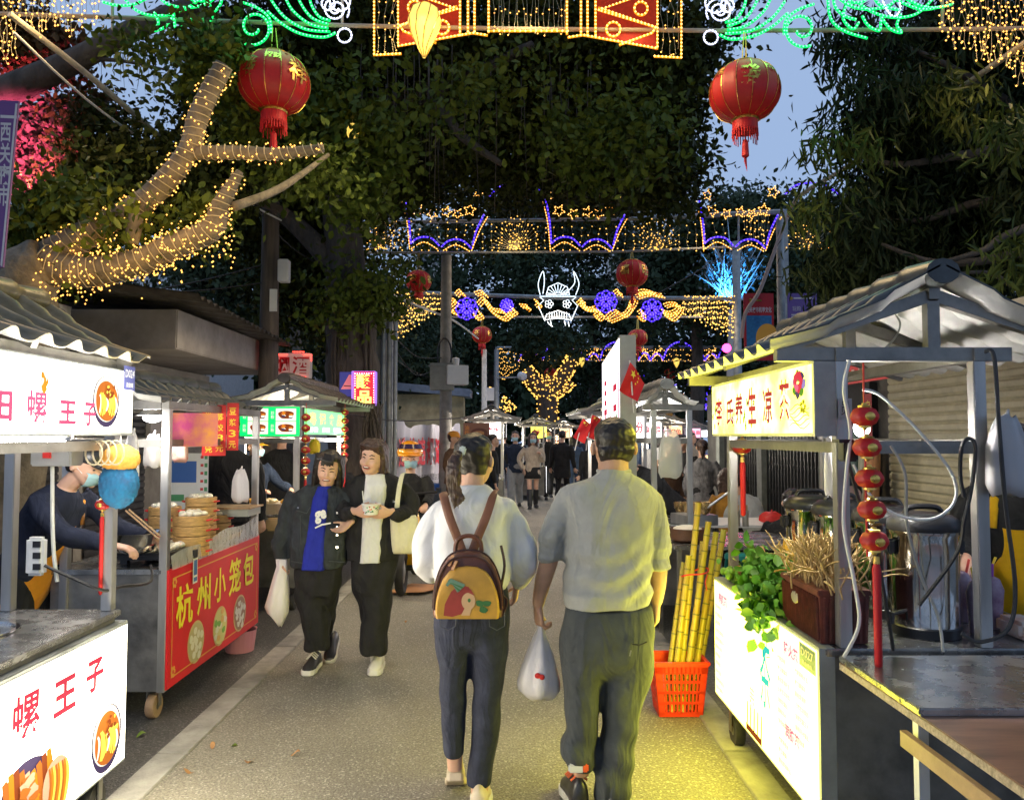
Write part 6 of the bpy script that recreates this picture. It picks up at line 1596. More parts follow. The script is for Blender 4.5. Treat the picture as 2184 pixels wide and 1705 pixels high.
b_ = Board((XW - .74, 9.4, 2.14), (0, -1, 0), (0, 0, 1), (-1, 0, 0)); mb = MB(); b_.text(mb, '窗帘布艺三防门帘定做批发', .2, .04, 3.6, .13, .002, bold=.01); mb.build('lettering', mat('pale_ink', (.6, .42, .40), .6), fa, fix=False)
for y in (9.75, 12.2, 14.6):
    mb = MB(); mb.box((XW - .05, y, 1.2), (.2, .22, 2.4)); mb.build('pillar', mat('grey_pillar', (.22, .24, .22), .7, noise=.2), o)
for (y0_, y1_) in ((9.95, 12.05), (12.35, 14.4)):
    mb = MB()
    for k in range(34):
        y = y0_ + (y1_ - y0_) * k / 33; mb.bar((XW - .04 - .03 * (k % 2), y, .1), (XW - .04 - .03 * (k % 2), y, 2.2), .018)
        if k < 33:
            for z in (.4, .8, 1.2, 1.6, 2.0): mb.bar((XW - .06, y, z), (XW - .06, y + (y1_ - y0_) / 33, z + (.09 if k % 2 else -.09)), .012)
    mb.build('folding_gate', mat('gate_steel', (.10, .10, .105), .4, .7), o)
    mb = MB(); mb.box((XW + .0, (y0_ + y1_) / 2, 1.15), (.03, y1_ - y0_, 2.2)); mb.build('gate_back', M_dark, o)
b_ = Board((XW - .1, 8.66, .75), (0, -1, 0), (0, 0, 1), (-1, 0, 0)); mb = MB(); b_.rect(mb, 0, 0, .17, 1.32, 0, 0)
for k, ch in enumerate('定做三防门帘'): b_.text(mb, ch, .03, 1.10 - .205 * k, .11, .15, .004, 1, bold=.015)
o = mb.build('vertical_banner', [mat('red_strip', (.42, .02, .03), .6), mat('yellow_strip_ink', (.75, .6, .1), .6)], fix=False); tag(o, 'narrow red vertical strip with yellow characters beside the cream shutter', 'banner')
o = thing('fabric_rolls', 'upright rolls of curtain fabric standing beside the cream shutter', 'fabric rolls', (3.7, 8.9, 0))
for k, (dx, dy, h_, col) in enumerate(((0, 0, 1.45, (.45, .22, .1)), (.02, .18, 1.6, (.35, .37, .3)), (-.05, .36, 1.7, (.2, .3, .28)), (.0, .55, 1.35, (.42, .16, .1)), (.05, .72, 1.5, (.4, .15, .09)), (-.25, .1, 1.1, (.6, .4, .05)), (-.02, .9, 1.9, (.3, .22, .12)))):
    mb = MB(); mb.tube([(3.72 + dx, 8.1 + dy, 0.01), (3.80 + dx, 8.1 + dy, h_)], .075, 14); mb.build('fabric_roll', mat('roll%d' % k, col, .7, noise=.25, nscale=30, stretch=(1, 1, .1)), o, smooth=True)
# ---------------------------------------------------------------- poles
def upole(name, label, px, ytop, Y, r, m, extra=None, group=None):
    t = P(px, ytop, Y); o = thing(name, label, 'pole', (t.x, Y, 0), group=group)
    mb = MB(); mb.tube([(t.x, Y, 0), (t.x, Y, t.z)], [r * 1.15, r * .85], 14); mb.build('shaft', m, o, smooth=True)
    return o, t
o, t = upole('utility_pole', 'bundle of steel conduit pipes beside the dark banyan trunk', 832, 622, 12.6, .055, M_galv)
for dx in (-.09, .1):
    mb = MB(); mb.tube([(t.x + dx, 12.55, 0), (t.x + dx, 12.55, t.z - .2)], .035, 10); mb.build('conduit', M_galv, o, smooth=True)
mb = MB(); mb.box(P(810, 790, 12.75), (.22, .2, 1.0)); mb.build('meter_cabinet', mat('cabinet', (.30, .29, .28), .5, noise=.1), o)
o, t = upole('utility_pole', 'round concrete pole with metal boxes and coiled cable', 952, 545, 14.6, .115, M_cement)
mb = MB(); mb.box(P(943, 803, 14.4), (.44, .2, .5)); mb.box(P(943, 780, 14.38), (.5, .26, .03)); mb.build('grey_box', mat('box_grey', (.26, .27, .25), .5, noise=.15), o, bevel=.01)
mb = MB(); mb.box(P(973, 800, 14.4), (.40, .3, .36), rot=Matrix.Rotation(.3, 3, 'Z')); mb.build('white_box', M_white, o, bevel=.01)
mb = MB()
for k in range(3): c = P(948, 755, 14.42); mb.tube([c + Vector((.13 * math.cos(a), .02 * k, .3 * math.sin(a))) for a in np.linspace(0, 6.28, 20)], .014, 5)
mb.build('cable_coil', M_wire_b, o)
mb = MB(); mb.lathe([(.06, 0), (.07, .12), (.02, .14)], P(972, 778, 14.35), 12); mb.build('camera_dome', M_white, o, smooth=True)
o, t = upole('utility_pole', 'old dark wooden pole with crossarm and white box at left', 578, 430, 10.5, .13, mat('old_pole', (.10, .08, .065), .9, noise=.4, stretch=(2, 2, .2)))
mb = MB(); mb.bar(P(500, 405, 10.3), P(612, 455, 10.3), .09, .11); mb.build('crossarm', mat('rusty_arm', (.12, .085, .065), .8, noise=.3), o)
mb = MB(); mb.box(P(606, 578, 10.3), (.14, .14, .30)); mb.build('white_box', M_white, o, bevel=.01)
mb = MB(); mb.box(P(583, 640, 10.35), (.10, .012, .3)); mb.build('notice', M_paper, o)
o, t = upole('lamp_post', 'slim white post below the third arch lantern', 1033, 745, 23.3, .085, mat('white_post', (.6, .6, .58), .5, noise=.2))
o, t = upole('camera_pole', 'steel pole with a camera on a side arm beyond the slim white post', 1059, 745, 27, .10, M_galv)
mb = MB(); mb.bar(P(1059, 805, 26.9), P(1108, 804, 26.9), .05); mb.build('side_arm', M_galv, o)
mb = MB(); mb.lathe([(.02, 0), (.14, .1), (.14, .3), (.02, .34)], P(1106, 800, 26.9), 12, axis=(.6, -.8, -.2)); mb.build('camera', M_white, o, smooth=True)
mb = MB(); mb.box(P(1046, 840, 27), (.3, .1, .45)); mb.build('sign_plate', M_white, o)
o, t = upole('steel_pole', 'grey steel pole carrying the purple and red street banners', 1663, 470, 13.5, .075, M_galv)
for (x, y0_, y1_, w_, cols, nm) in ((1588, 625, 768, .52, ((.45, .02, .03), None), 0), (1681, 625, 700, .51, ((.16, .10, .36), None), 1)):
    c = P(x, y1_, 13.4); h_ = P(x, y0_, 13.4).z - c.z; b_ = Board(c, (1, 0, 0), (0, 0, 1), (0, -1, 0)); mb = MB(); mb.box(c + Vector((w_ / 2, .012, h_ / 2)), (w_, .02, h_)); bo = mb.build('street_banner', mat('bann%d' % nm, cols[0], .6, noise=.08), o)
    bo['label'] = 'red street banner with white brush lettering and a blue and orange picture' if nm == 0 else 'purple street banner with white brush lettering'
    mb = MB()
    if nm == 0:
        b_.rect(mb, .04, .12, .44, .66, .002, 1); b_.disc(mb, .40, .38, .2, .26, .004, 2); b_.text(mb, '西关夜市机甲文化', .04, h_ - .34, .44, .10, .004, 0, bold=.02); b_.disc(mb, .12, h_ - .12, .03, .03, .004, 3); b_.rect(mb, .17, h_ - .14, .14, .03, .004, 3)
        b_.poly(mb, [(.30, .12), (.48, .12), (.48, .36), (.42, .38), (.34, .28)], .006, 0)
    else:
        b_.text(mb, '西关夜市', .05, .10, .42, .16, .004, 0, bold=.02, shear=.15); b_.text(mb, '玩购', .08, .30, .14, .09, .004, 0); b_.rect(mb, .1, h_ - .1, .34, .025, .004, 0); b_.disc(mb, .06, h_ - .09, .03, .03, .004, 3)
    mb.build('print', [mat('banner_ink', (.7, .68, .72), .6), mat('banner_blue', (.03, .18, .42), .6, noise=.2, nscale=20), mat('banner_orange', (.85, .42, .06), .6), M_gold], bo, fix=False)
# purple banner at the left edge
c = P(-30, 575, 5.0); b_ = Board(c, (1, .12, 0), (0, 0, 1), (.12, -1, 0)); mb = MB()
mb.prism([(0, 0), (.10, 0.02), (.165, 1.12), (0, 1.12)], c, (1, .12, 0), (0, 0, 1), (.12, -1, 0), -.02); o = thing('street_banner', 'purple and white banner hanging at the upper left edge', 'banner', c)
mb.build('banner_cloth', mat('purple_banner', (.15, .06, .24), .6), o)
mb = MB(); b_.text(mb, '西关夜市', .06, .42, .07, .55, .004, vertical=True, bold=.02); b_.rect(mb, .06, 1.0, .1, .02, .004); b_.poly(mb, [(.088, .03), (.10, .02), (.163, 1.1), (.150, 1.1)], .005); mb.build('lettering', mat('banner_white2', (.6, .58, .62), .6), o, fix=False)
# guy pipes and wires
def pipe(label, pts, r, m, name='conduit_pipe', cat='pipe', group=None):
    mb = MB(); mb.tube(catmull(pts, 6), r, 8); o = mb.build(name, m, smooth=True); return tag(o, label, cat, group)
M_pvc = mat('weathered_pvc', (.46, .42, .32), .55, noise=.25, nscale=12)
pipe('long pale pipe slanting from the upper left arch corner down to the old wooden pole', [P(20, 30, 6.9), P(200, 170, 7.7), P(440, 372, 9.2), P(560, 432, 10.2)], .030, M_pvc)
pipe('thin cable alongside the long pale pipe on the left', [P(30, 70, 6.9), P(220, 240, 7.8), P(450, 390, 9.3), P(600, 470, 10.3)], .012, M_wire_w, 'cable', 'cable')
pipe('pale pipe slanting down from the upper right corner through the mango leaves', [P(2200, 82, 7.0), P(1930, 272, 8.6), P(1800, 360, 9.6), P(1705, 418, 11), P(1682, 460, 12)], .030, M_pvc)
pipe('pinkish hose curving down from the second arch post to the red banner', [P(1682, 455, 13), P(1650, 540, 13), P(1620, 620, 13), P(1590, 668, 13), P(1582, 720, 13)], .032, mat('pinkish_hose', (.48, .36, .32), .6))
for lab, pts, r, m in (('thick bundle of pale cables sagging from the conduit pole toward the white post', [P(800, 610, 12.4), P(850, 635, 12.6), P(910, 660, 14), P(970, 685, 16), P(1020, 722, 20)], .022, M_wire_w), ('upper sagging dark wire between the pipes and the concrete pole', [P(836, 712, 12.6), P(890, 760, 14), P(950, 762, 14.6)], .010, M_wire_b), ('lower sagging dark wire between the pipes and the concrete pole', [P(836, 735, 12.6), P(890, 800, 14), P(950, 770, 14.6)], .010, M_wire_b), ('lowest wire sagging to the grey box on the concrete pole', [P(836, 760, 12.6), P(880, 790, 14), P(940, 815, 14.4)], .010, M_wire_b), ('thin dark wire stretched across in front of the red character banner', [P(740, 882, 9.4), P(860, 897, 11), P(1000, 890, 14)], .008, M_wire_b),
    ('dark wires crossing below the left tree toward the shop roof', [P(0, 600, 8), P(200, 625, 9), P(420, 620, 10), P(580, 600, 10.5)], .010, M_wire_b), ('second dark wire below the left tree toward the old pole', [P(0, 640, 8), P(180, 640, 9), P(400, 605, 10), P(578, 560, 10.5)], .010, M_wire_b), ('black wire dropping from the old pole across the upper left', [P(520, 410, 10.2), P(640, 540, 11), P(830, 625, 12.6)], .010, M_wire_b), ('dark wire rising to the right through the third arch', [P(1300, 680, 23), P(1450, 600, 20), P(1560, 535, 17), P(1680, 470, 14)], .012, M_wire_b)):
    cable('overhead_wire', pts, r, m, lab, 'wire', 'overhead wires')
# ---------------------------------------------------------------- stalls further down the street
S5 = stall('snack_stall', 'stall with a pale corrugated roof behind the walking man', 1.12, 1, 6.5, 8.2, pf=.10, pb=.40, depth=.55, over=.02, ridge=.20, back=.44, ze=1.82, zr=2.0, tile=mat('grey_clear_tile', (.36, .36, .34), .3, noise=.3), zb=.2)
o = thing('tall_sign', 'tall white backlit sign with red characters standing over the walking man', 'sign', (.95, 7.2, 1.2))
a = Vector((.905, 6.28, 0)); b = Vector((1.045, 8.6, 0)); u = (a - b).normalized(); nn = Vector((-1, .06, 0)).normalized(); L_ = (a - b).length
mb = MB(); mb.prism([(0, 1.02), (L_, 1.02), (L_, 2.42), (0, 2.42)], b, u, (0, 0, 1), -nn, .13); sg = mb.build('sign_box', mat('sign_side', (.36, .36, .34), .5, noise=.12), o)
b_ = Board(b, u, (0, 0, 1), nn); mb = MB(); b_.rect(mb, .02, 1.04, L_ - .04, 1.36, .004); mb.build('sign_face', glow('backlit_white_tall', (1.0, .93, 1.0), 2.2), sg)
mb = MB()
for k, ch in enumerate('果人生'): b_.text(mb, ch, .35 + .62 * k, 1.62, .5, .55, .007, 0, bold=.012)
for k, ch in enumerate('鲜榨饮品'): b_.text(mb, ch, .3 + .4 * k, 1.36, .26, .13, .007, 1, bold=.02)
for k in range(3): b_.disc(mb, L_ - .25, 1.45 + .12 * k, .13, .1, .0075 + .001 * k, 2 + k % 2, wob=.2, a0=k)
b_.rect(mb, L_ - .14, 1.75, .1, .6, .007, 0)
mb.build('lettering', [E_red, E_pink, E_leaf, E_teal], sg, fix=False)
mb = MB(); q = P(1340, 900, 6.2); mb.box((.975, 6.24, .51), (.05, .05, 1.02)); mb.box((1.10, 8.66, .51), (.05, .05, 1.02)); mb.build('stand', M_steel, o)
def flag(label, corners, Y, staff, group='small red flags'):
    o = thing('flag', label, 'flag', P(*corners[0], Y), group=group)
    c = [P(x, y, Y) for x, y in corners]; rings = []
    for i in range(9):
        s = i / 8; rings.append([(c[0] * (1 - s) + c[1] * s) * (1 - t) + (c[3] * (1 - s) + c[2] * s) * t + Vector((0, -.03 * math.sin(5 * s + 3 * t), 0)) for t in np.linspace(0, 1, 7)])
    mb = MB(); mb.loft(rings, cap=False, closed_ring=False); f = mb.build('flag_cloth', M_flag, o, smooth='all')
    b_ = Board(c[0] + Vector((0, -.05, 0)), c[1] - c[0], c[0] - c[3], (0, -1, 0)); w_ = (c[1] - c[0]).length; mb = MB()
    def st(x, y, r): b_.poly(mb, [(x + (r if k % 2 == 0 else r * .4) * math.sin(math.pi * k / 5), y + (r if k % 2 == 0 else r * .4) * math.cos(math.pi * k / 5)) for k in range(10)], .012)
    st(w_ * .30, -w_ * .26, w_ * .16)
    for k in range(4): t = .9 - k * .5; st(w_ * .30 + w_ * .30 * math.cos(t), -w_ * .28 + w_ * .26 * math.sin(t), w_ * .05)
    mb.build('stars', M_star, f, fix=False)
    if staff: mb = MB(); mb.tube([P(*staff[0], Y + .01), P(*staff[1], Y + .01)], .006, 6); mb.build('staff', M_white, o)
flag('red flag with yellow stars hung on the side of the tall white sign', [(1344, 772), (1376, 818), (1358, 856), (1320, 832)], 6.15, ((1343, 768), (1352, 880)))
flag('left one of the two red flags beside the walking man', [(1243, 892), (1262, 905), (1246, 946), (1222, 932)], 9.0, ((1243, 890), (1226, 960)))
flag('right one of the two red flags beside the walking man', [(1263, 884), (1282, 892), (1268, 938), (1250, 930)], 9.1, ((1263, 882), (1250, 960)))
# goods on the snack stall
mb = MB(); c = PZ(1467, 1138, .83); mb.lathe([(.10, 0), (.13, .02), (.135, .10), (.125, .10), (.12, .06), (.01, .055)], (1.34, 5.85, .816), 24); o = mb.build('rice_basket', mat('dark_basket', (.12, .05, .025), .6, noise=.3), smooth=True); tag(o, 'dark round basket heaped with white rice beside the sugar cane', 'basket')
mb = MB(); mb.ball((1.34, 5.85, .90), (.115, .115, .04)); o = mb.build('rice_heap', M_bun, smooth='all'); tag(o, 'heap of white rice in the dark round basket', 'rice')
o = thing('serving_table', 'steel serving table behind the sugar cane with cups and tongs', 'table', (1.75, 6.7, 0))
mb = MB(); mb.box((1.70, 6.02, .80), (1.0, .80, .03)); mb.build('table_top', M_steel_top, o)
mb = MB()
for x in (1.24, 2.16):
    for y in (5.68, 6.38): mb.box((x, y, .392), (.03, .03, .784))
mb.build('leg', M_steel_d, o)
for k in range(4):
    c = P(1452 + 17 * k, 1082, 7.0 - .12 * k); mb = MB(); mb.lathe([(.012, -.06), (.035, -.05), (.06, 0), (.066, .05), (.060, .05), (.03, -.03), (.004, -.04)], c, 20, cap=False); o = mb.build('brass_cup', mat('brass', (.75, .50, .22), .25, .9), smooth=True)
    tag(o, ('leftmost brass cup in the row by the bending worker', 'second brass cup from the left in the row', 'third brass cup from the left in the row', 'rightmost brass cup in the row')[k], 'cup', 'row of brass cups')
mb = MB(); mb.box(P(1480, 1106, 6.75), (.30, .30, .09), rot=Matrix.Rotation(.25, 3, 'Z')); o = mb.build('burner_box', M_steel, bevel=.005); tag(o, 'low slotted steel burner box under the brass cups', 'burner')
pipe('long steel tongs leaning over the serving table', [P(1505, 1085, 6.6), P(1560, 1045, 6.5)], .012, M_steel, 'tongs', 'tongs')
for k, x in enumerate((1572, 1590)):
    mb = MB(); mb.lathe([(.03, 0), (.03, .15), (.027, .15), (.027, .01)], P(x, 1122, 7.4), 14, cap=False)
    for j in range(7): mb.tube([P(x - 3 + j, 1120, 7.4), P(x - 4 + 1.3 * j, 1076, 7.4)], .004, 4, m=1)
    o = mb.build('chopstick_holder', [M_steel, M_wood]); tag(o, ('left steel cup of chopsticks behind the lantern tassel', 'right steel cup of chopsticks behind the lantern tassel')[k], 'chopstick cup')
hang_bag('red_bag', 'crumpled red plastic bag on the folding table by the shop gates', P(1645, 1092, 8.0), .22, .10, .14, M_red, seed=12, flare=1.1)
o = thing('folding_table', 'white folding table where people sit by the shop gates', 'table', (2.5, 8.1, 0))
mb = MB(); mb.box((2.50, 8.1, .71), (1.0, .75, .025)); mb.build('table_top', M_white, o)
mb = MB()
for x in (2.05, 2.95): mb.bar((x, 7.8, 0.01), (x, 8.4, .69), .025); mb.bar((x, 8.4, 0.01), (x, 7.8, .69), .025)
mb.build('leg', M_steel_d, o)
def stool(px, py, Y, m, label):
    c = P(px, py, Y); h_ = .45; o = thing('stool', label, 'stool', (c.x, Y, 0), group='plastic stools')
    mb = MB(); mb.lathe([(.11, h_), (.125, h_ - .01), (.13, h_ - .05)], (c.x, Y, 0), 20); mb.build('seat', m, o, smooth=True)
    for a in (.785, 2.356, 3.927, 5.498):
        mb = MB(); mb.bar((c.x + .17 * math.cos(a), Y + .17 * math.sin(a), 0), (c.x + .10 * math.cos(a), Y + .10 * math.sin(a), h_ - .03), .05, .03); mb.build('leg', m, o)
M_teal = mat('teal_plastic', (.02, .30, .28), .4); M_blue = mat('blue_plastic', (.03, .12, .45), .4)
stool(1573, 1150, 7.7, M_teal, 'teal plastic stool at the left under the folding table'); stool(1628, 1150, 7.6, M_teal, 'teal plastic stool under the right end of the folding table'); stool(1534, 1060, 12, M_blue, 'blue plastic stool behind the woman in the grey jacket')
mb = MB(); mb.lathe([(.13, .0), (.16, .05), (.16, .5), (.1, .58), (.05, .6), (.05, .68)], (P(935, 1060, 14).x, 14, 0), 20); o = mb.build('gas_cylinder', mat('gas_blue', (.04, .06, .09), .5, noise=.2), smooth=True); tag(o, 'dark blue gas cylinder by the pole behind the scooter rider', 'gas cylinder')
mb = MB(); mb.lathe([(.16, .0), (.19, .4), (.2, .42)], (P(918, 1020, 14.6).x, 14.6, .3), 20); o = mb.build('blue_barrel', M_blue, smooth=True); tag(o, 'blue plastic barrel behind the gas cylinder', 'barrel')
mb = MB(); p0 = PZ(882, 1262, .01); mb.add([p0 + Vector(q) for q in ((-.3, -.1, .01), (.12, -.14, .03), (.36, .25, .02), (-.05, .22, .05))], [(0, 1, 2, 3)]); mb.add([p0 + Vector(q) for q in ((-.3, -.1, .006), (.12, -.14, .026), (.36, .25, .016), (-.05, .22, .046))], [(3, 2, 1, 0)])
o = mb.build('cardboard_sheet', mat('orange_card2', (.55, .27, .12), .7)); tag(o, 'torn orange cardboard lying on the road behind the tote bag', 'cardboard')
def farstall(label, xf, sd, y0, y1, sign, tile, txt, z=.0, lampc=None, pic=None):
    S = stall('far_stall', label, xf, sd, y0, y1, pf=.06, pb=.54, depth=.64, over=.28, ridge=.25, back=.78, tile=tile, ze=1.86, zr=2.08, wheels=False, zb=.12, period=.2, amp=.03)
    Xc = xf + sd * .30
    bw = .30; c = Vector((Xc + .02, y0 - .01, 1.56)); b_ = Board(c, (1, 0, 0), (0, 0, 1), (0, -1, 0))
    mb = MB(); b_.rect(mb, -.1, 0, bw, .28, .03); sf = mb.build('sign_face', sign, S)
    mb = MB(); b_.text(mb, txt, -.09, .08, bw - .02, .14, .034, bold=.02); mb.build('lettering', E_red, sf, fix=False)
    mb = MB(); b_ = Board((xf - sd * .01, y0 if sd < 0 else y1, 1.58), (0, 1 if sd < 0 else -1, 0), (0, 0, 1), (-sd, 0, 0)); b_.rect(mb, .05, 0, (y1 - y0) - .1, .26, .004); mb.build('sign_face', sign, S)
    mb = MB(); b_.rect(mb, .02, -1.4, (y1 - y0) - .04, .66, .004); mb.build('front_panel', pic or G_white2, S)
    mb = MB(); mb.ball((xf + sd * .3, y0 + .3, 1.42), .05, n=10, k=6); mb.build('bulb', lampc or G_bulb, S)
    return S
t1 = M_tile_b; warm = glow('backlit_warm', (1.0, .62, .30), 1.6); yel = glow('backlit_lemon', (1, .95, .12), 1.4); pinkf = mat('pink_front', (.55, .42, .44), .6, noise=.2, nscale=20)
farstall('far left stall with a small white sign and orange food poster', -.05, -1, 13.8, 15.6, G_white2, t1, '糖水', pic=pinkf)
b_ = Board(P(988, 962, 13.7), (1, 0, 0), (0, 0, 1), (0, -1, 0)); mb = MB(); b_.rect(mb, 0, 0, .46, .5, 0, 0); b_.text(mb, '油炸小吃', .02, .1, .09, .36, .004, 1, vertical=True, bold=.02); b_.disc(mb, .28, .3, .14, .12, .004, 2, wob=.1); b_.disc(mb, .28, .3, .08, .07, .006, 3, wob=.2)
o = mb.build('food_poster', [mat('brown_poster', (.30, .13, .09), .5), mat('poster_orange', (.75, .3, .08), .5), mat('poster_dark', (.15, .04, .03), .5), mat('poster_tan', (.6, .3, .12), .5)], fix=False); tag(o, 'brown food poster with orange characters on the far left stall', 'poster')
farstall('second far left stall with yellow signs behind the couple', .95, -1, 19.6, 22, yel, t1, '小吃')
farstall('third far left stall with warm signs down the street', 2.0, -1, 24.5, 27, warm, t1, '烧烤', pic=warm)
farstall('fourth far left stall near the street bend', 3.6, -1, 30, 33, G_white2, t1, '奶茶', pic=warm)
farstall('first far right stall past the tall white sign', 1.15, 1, 9.6, 11.6, G_white2, mat('olive_lit_tile', (.30, .32, .18), .3, noise=.3), '冰粉')  # yellow-green light on this roof is painted in as olive tile
farstall('second far right stall with a bright white front', 2.15, 1, 13.6, 15.6, G_white2, t1, '臭豆腐')
farstall('third far right stall with an orange roof edge', 3.6, 1, 18.5, 20.5, warm, mat('orange_tarp', (.45, .24, .05), .6), '烤鱼', pic=yel)
farstall('fourth far right stall with pinkish lights', 5.4, 1, 24, 27, glow('backlit_pink', (1, .45, .6), 1.3), t1, '串串', pic=glow('backlit_pink2', (1, .5, .6), .8))
farstall('last far right stall glowing at the bend of the street', 8.0, 1, 31, 35, G_white2, t1, '水果', pic=warm)
mini_lantern_string('lantern_string', 'far string of red lanterns between the walking couple and the dark jacket man', P(1141, 915, 18.5), 6, .09, .19, .3)
hang_bag('plastic_bag', 'clear plastic bags tied to the post of the snack stall', P(1428, 918, 5.68), .16, .34, .06, M_bagcl, seed=14, flare=1.1)
# light shed by the two front light boxes, and warm light shed by the arch bulbs and by the stall lamps
def glowlamp(px, py, Y, col, e, r, parent, down=False):
    L = bpy.data.lights.new('lamp_light', 'SPOT' if down else 'POINT'); L.energy = e; L.color = col; L.shadow_soft_size = r
    if down: L.spot_size = R(150); L.spot_blend = .5
    lo = bpy.data.objects.new('lamp_light', L); COL.objects.link(lo); lo.parent = parent; lo.location = wmat(parent).inverted() @ P(px, py, Y)
for (px, py, e, col) in ((905, 30, 110, (1, .72, .34)), (1130, 20, 110, (1, .74, .4)), (1340, 30, 90, (1, .7, .34)), (60, 20, 60, (1, .66, .3)), (2130, 60, 30, (1, .66, .3)), (600, 30, 12, (.2, 1, .4)), (1640, 30, 12, (.2, 1, .4))):
    glowlamp(px, py, Y1 - .3, col, e * 1.2, .35, A1, True)
for px in (700, 1100, 1500): glowlamp(px, 500, 14.7, (1, .72, .4), 80, .5, A2, True)
for px in (900, 1190, 1500): glowlamp(px, 640, 22.6, (1, .75, .5), 120, .5, A3, True)

def boxlamp(parent, x, y, z, col, e):
    L = bpy.data.lights.new('box_light', 'POINT'); L.energy = e; L.color = col; L.shadow_soft_size = .12; lo = bpy.data.objects.new('box_light', L); COL.objects.link(lo); lo.parent = parent; lo.location = wmat(parent).inverted() @ Vector((x, y, z))
for y in (2.2, 2.75, 3.25): boxlamp(S1, XA + .14, y, .5, (1, .9, .68), 21); boxlamp(S1, XA + .14, y, 1.74, (1, .94, .82), 10)
for y in (3.0, 3.5, 4.0): boxlamp(S4, XR - .14, y, .5, (1, .92, .06), 11); boxlamp(S4, XR - .12, y, 1.74, (1, .92, .08), 5)
glowlamp(150, 950, 3.9, (1, .95, .88), 12, .1, S1); glowlamp(1836, 912, 2.98, (1, .95, .88), 48, .04, S4); glowlamp(325, 893, 4.72, (1, .93, .84), 26, .05, S2); glowlamp(640, 945, 7.9, (1, .85, .6), 45, .08, S3); glowlamp(1390, 900, 6.6, (1, .95, .9), 25, .06, S5)
for (px, py, Y, e) in ((1068, 930, 14.6, 22), (1105, 930, 20, 26), (1330, 930, 10.5, 22), (1400, 930, 14.5, 24), (1440, 930, 19.5, 30), (1190, 925, 25.5, 26)): glowlamp(px, py, Y, (1, .88, .72), e * 2.6, .08, S5)
# ================================================================ people
UP = Vector((0, 0, 1))
def ringz(c, hw, hd, n=26, e=2.5, r=Vector((1, 0, 0)), f=Vector((0, 1, 0))):
    out = []
    for k in range(n):
        t = 2 * math.pi * k / n; ct, st = math.cos(t), math.sin(t)
        out.append(Vector(c) + r * (hw * math.copysign(abs(ct) ** (2 / e), ct)) + f * (hd * math.copysign(abs(st) ** (2 / e), st)))
    return out
def pxr(mb, L, Y, e=2.5):
    """horizontal rings read off the photograph: (y, left x, right x, half depth[, nearer/further])"""
    mb.loft([ringz(P((a[1] + a[2]) / 2, a[0], Y + (a[4] if len(a) > 4 else 0)), (a[2] - a[1]) / 2 * Y / FPX, a[3], e=e) for a in L])
def pxt(mb, L, rp, Y, n=16, scr=0.0, sub=5):
    pts = catmull([tuple(P(a[0], a[1], Y + (a[2] if len(a) > 2 else 0))) for a in L], sub); rr = np.interp(np.linspace(0, len(rp) - 1, len(pts)), range(len(rp)), rp) * Y / FPX
    mb.tube(pts, [r * (1 + scr * (.35 + .65 * i / len(pts)) * math.sin(i * 2.1)) for i, r in enumerate(rr)], n)
def frame(fwd, up=UP):
    f = Vector(fwd).normalized(); u = (Vector(up) - f * f.dot(Vector(up))).normalized(); return f.cross(u), f, u
HEAD = [(0, .11, .35, -.14), (.05, .17, .40, -.06), (.12, .225, .415, .02), (.2, .27, .415, .16), (.3, .31, .41, .30), (.45, .335, .405, .42), (.6, .345, .40, .47), (.75, .335, .375, .46), (.87, .275, .29, .38), (.95, .17, .16, .25), (1.0, .05, .04, .09)]
def head(mb, o, h, fr, ears=True, nose=True, wide=1.0):
    r, f, u = fr; T = lambda x, y, z: o + r * (x * h) + f * (y * h) + u * (z * h)
    mb.loft([ringz(T(0, (a[2] - a[3]) / 2, a[0]), a[1] * h * wide, (a[2] + a[3]) / 2 * h, 24, 2.2, r, f) for a in HEAD])
    if nose:
        mb.tube([T(0, .37, .56), T(0, .43, .42), T(0, .475, .345), T(0, .42, .315)], [.03 * h, .045 * h, .062 * h, .045 * h], 8)
        for s in (-1, 1):
            mb.ball(T(.065 * s, .42, .335), .036 * h, n=8, k=6); mb.ball(T(.17 * s, .315, .33), .12 * h, n=10, k=6)
        mb.ball(T(0, .36, .08), .10 * h, n=10, k=6); mb.ball(T(0, .40, .20), (.12 * h, .05 * h, .06 * h), n=10, k=6)
    if ears:
        for s in (-1, 1): mb.ball(T(.385 * s * wide, -.05, .44), (.05 * h, .085 * h, .135 * h), n=10, k=6, rot=Matrix((r, f, u)).transposed())
    return T
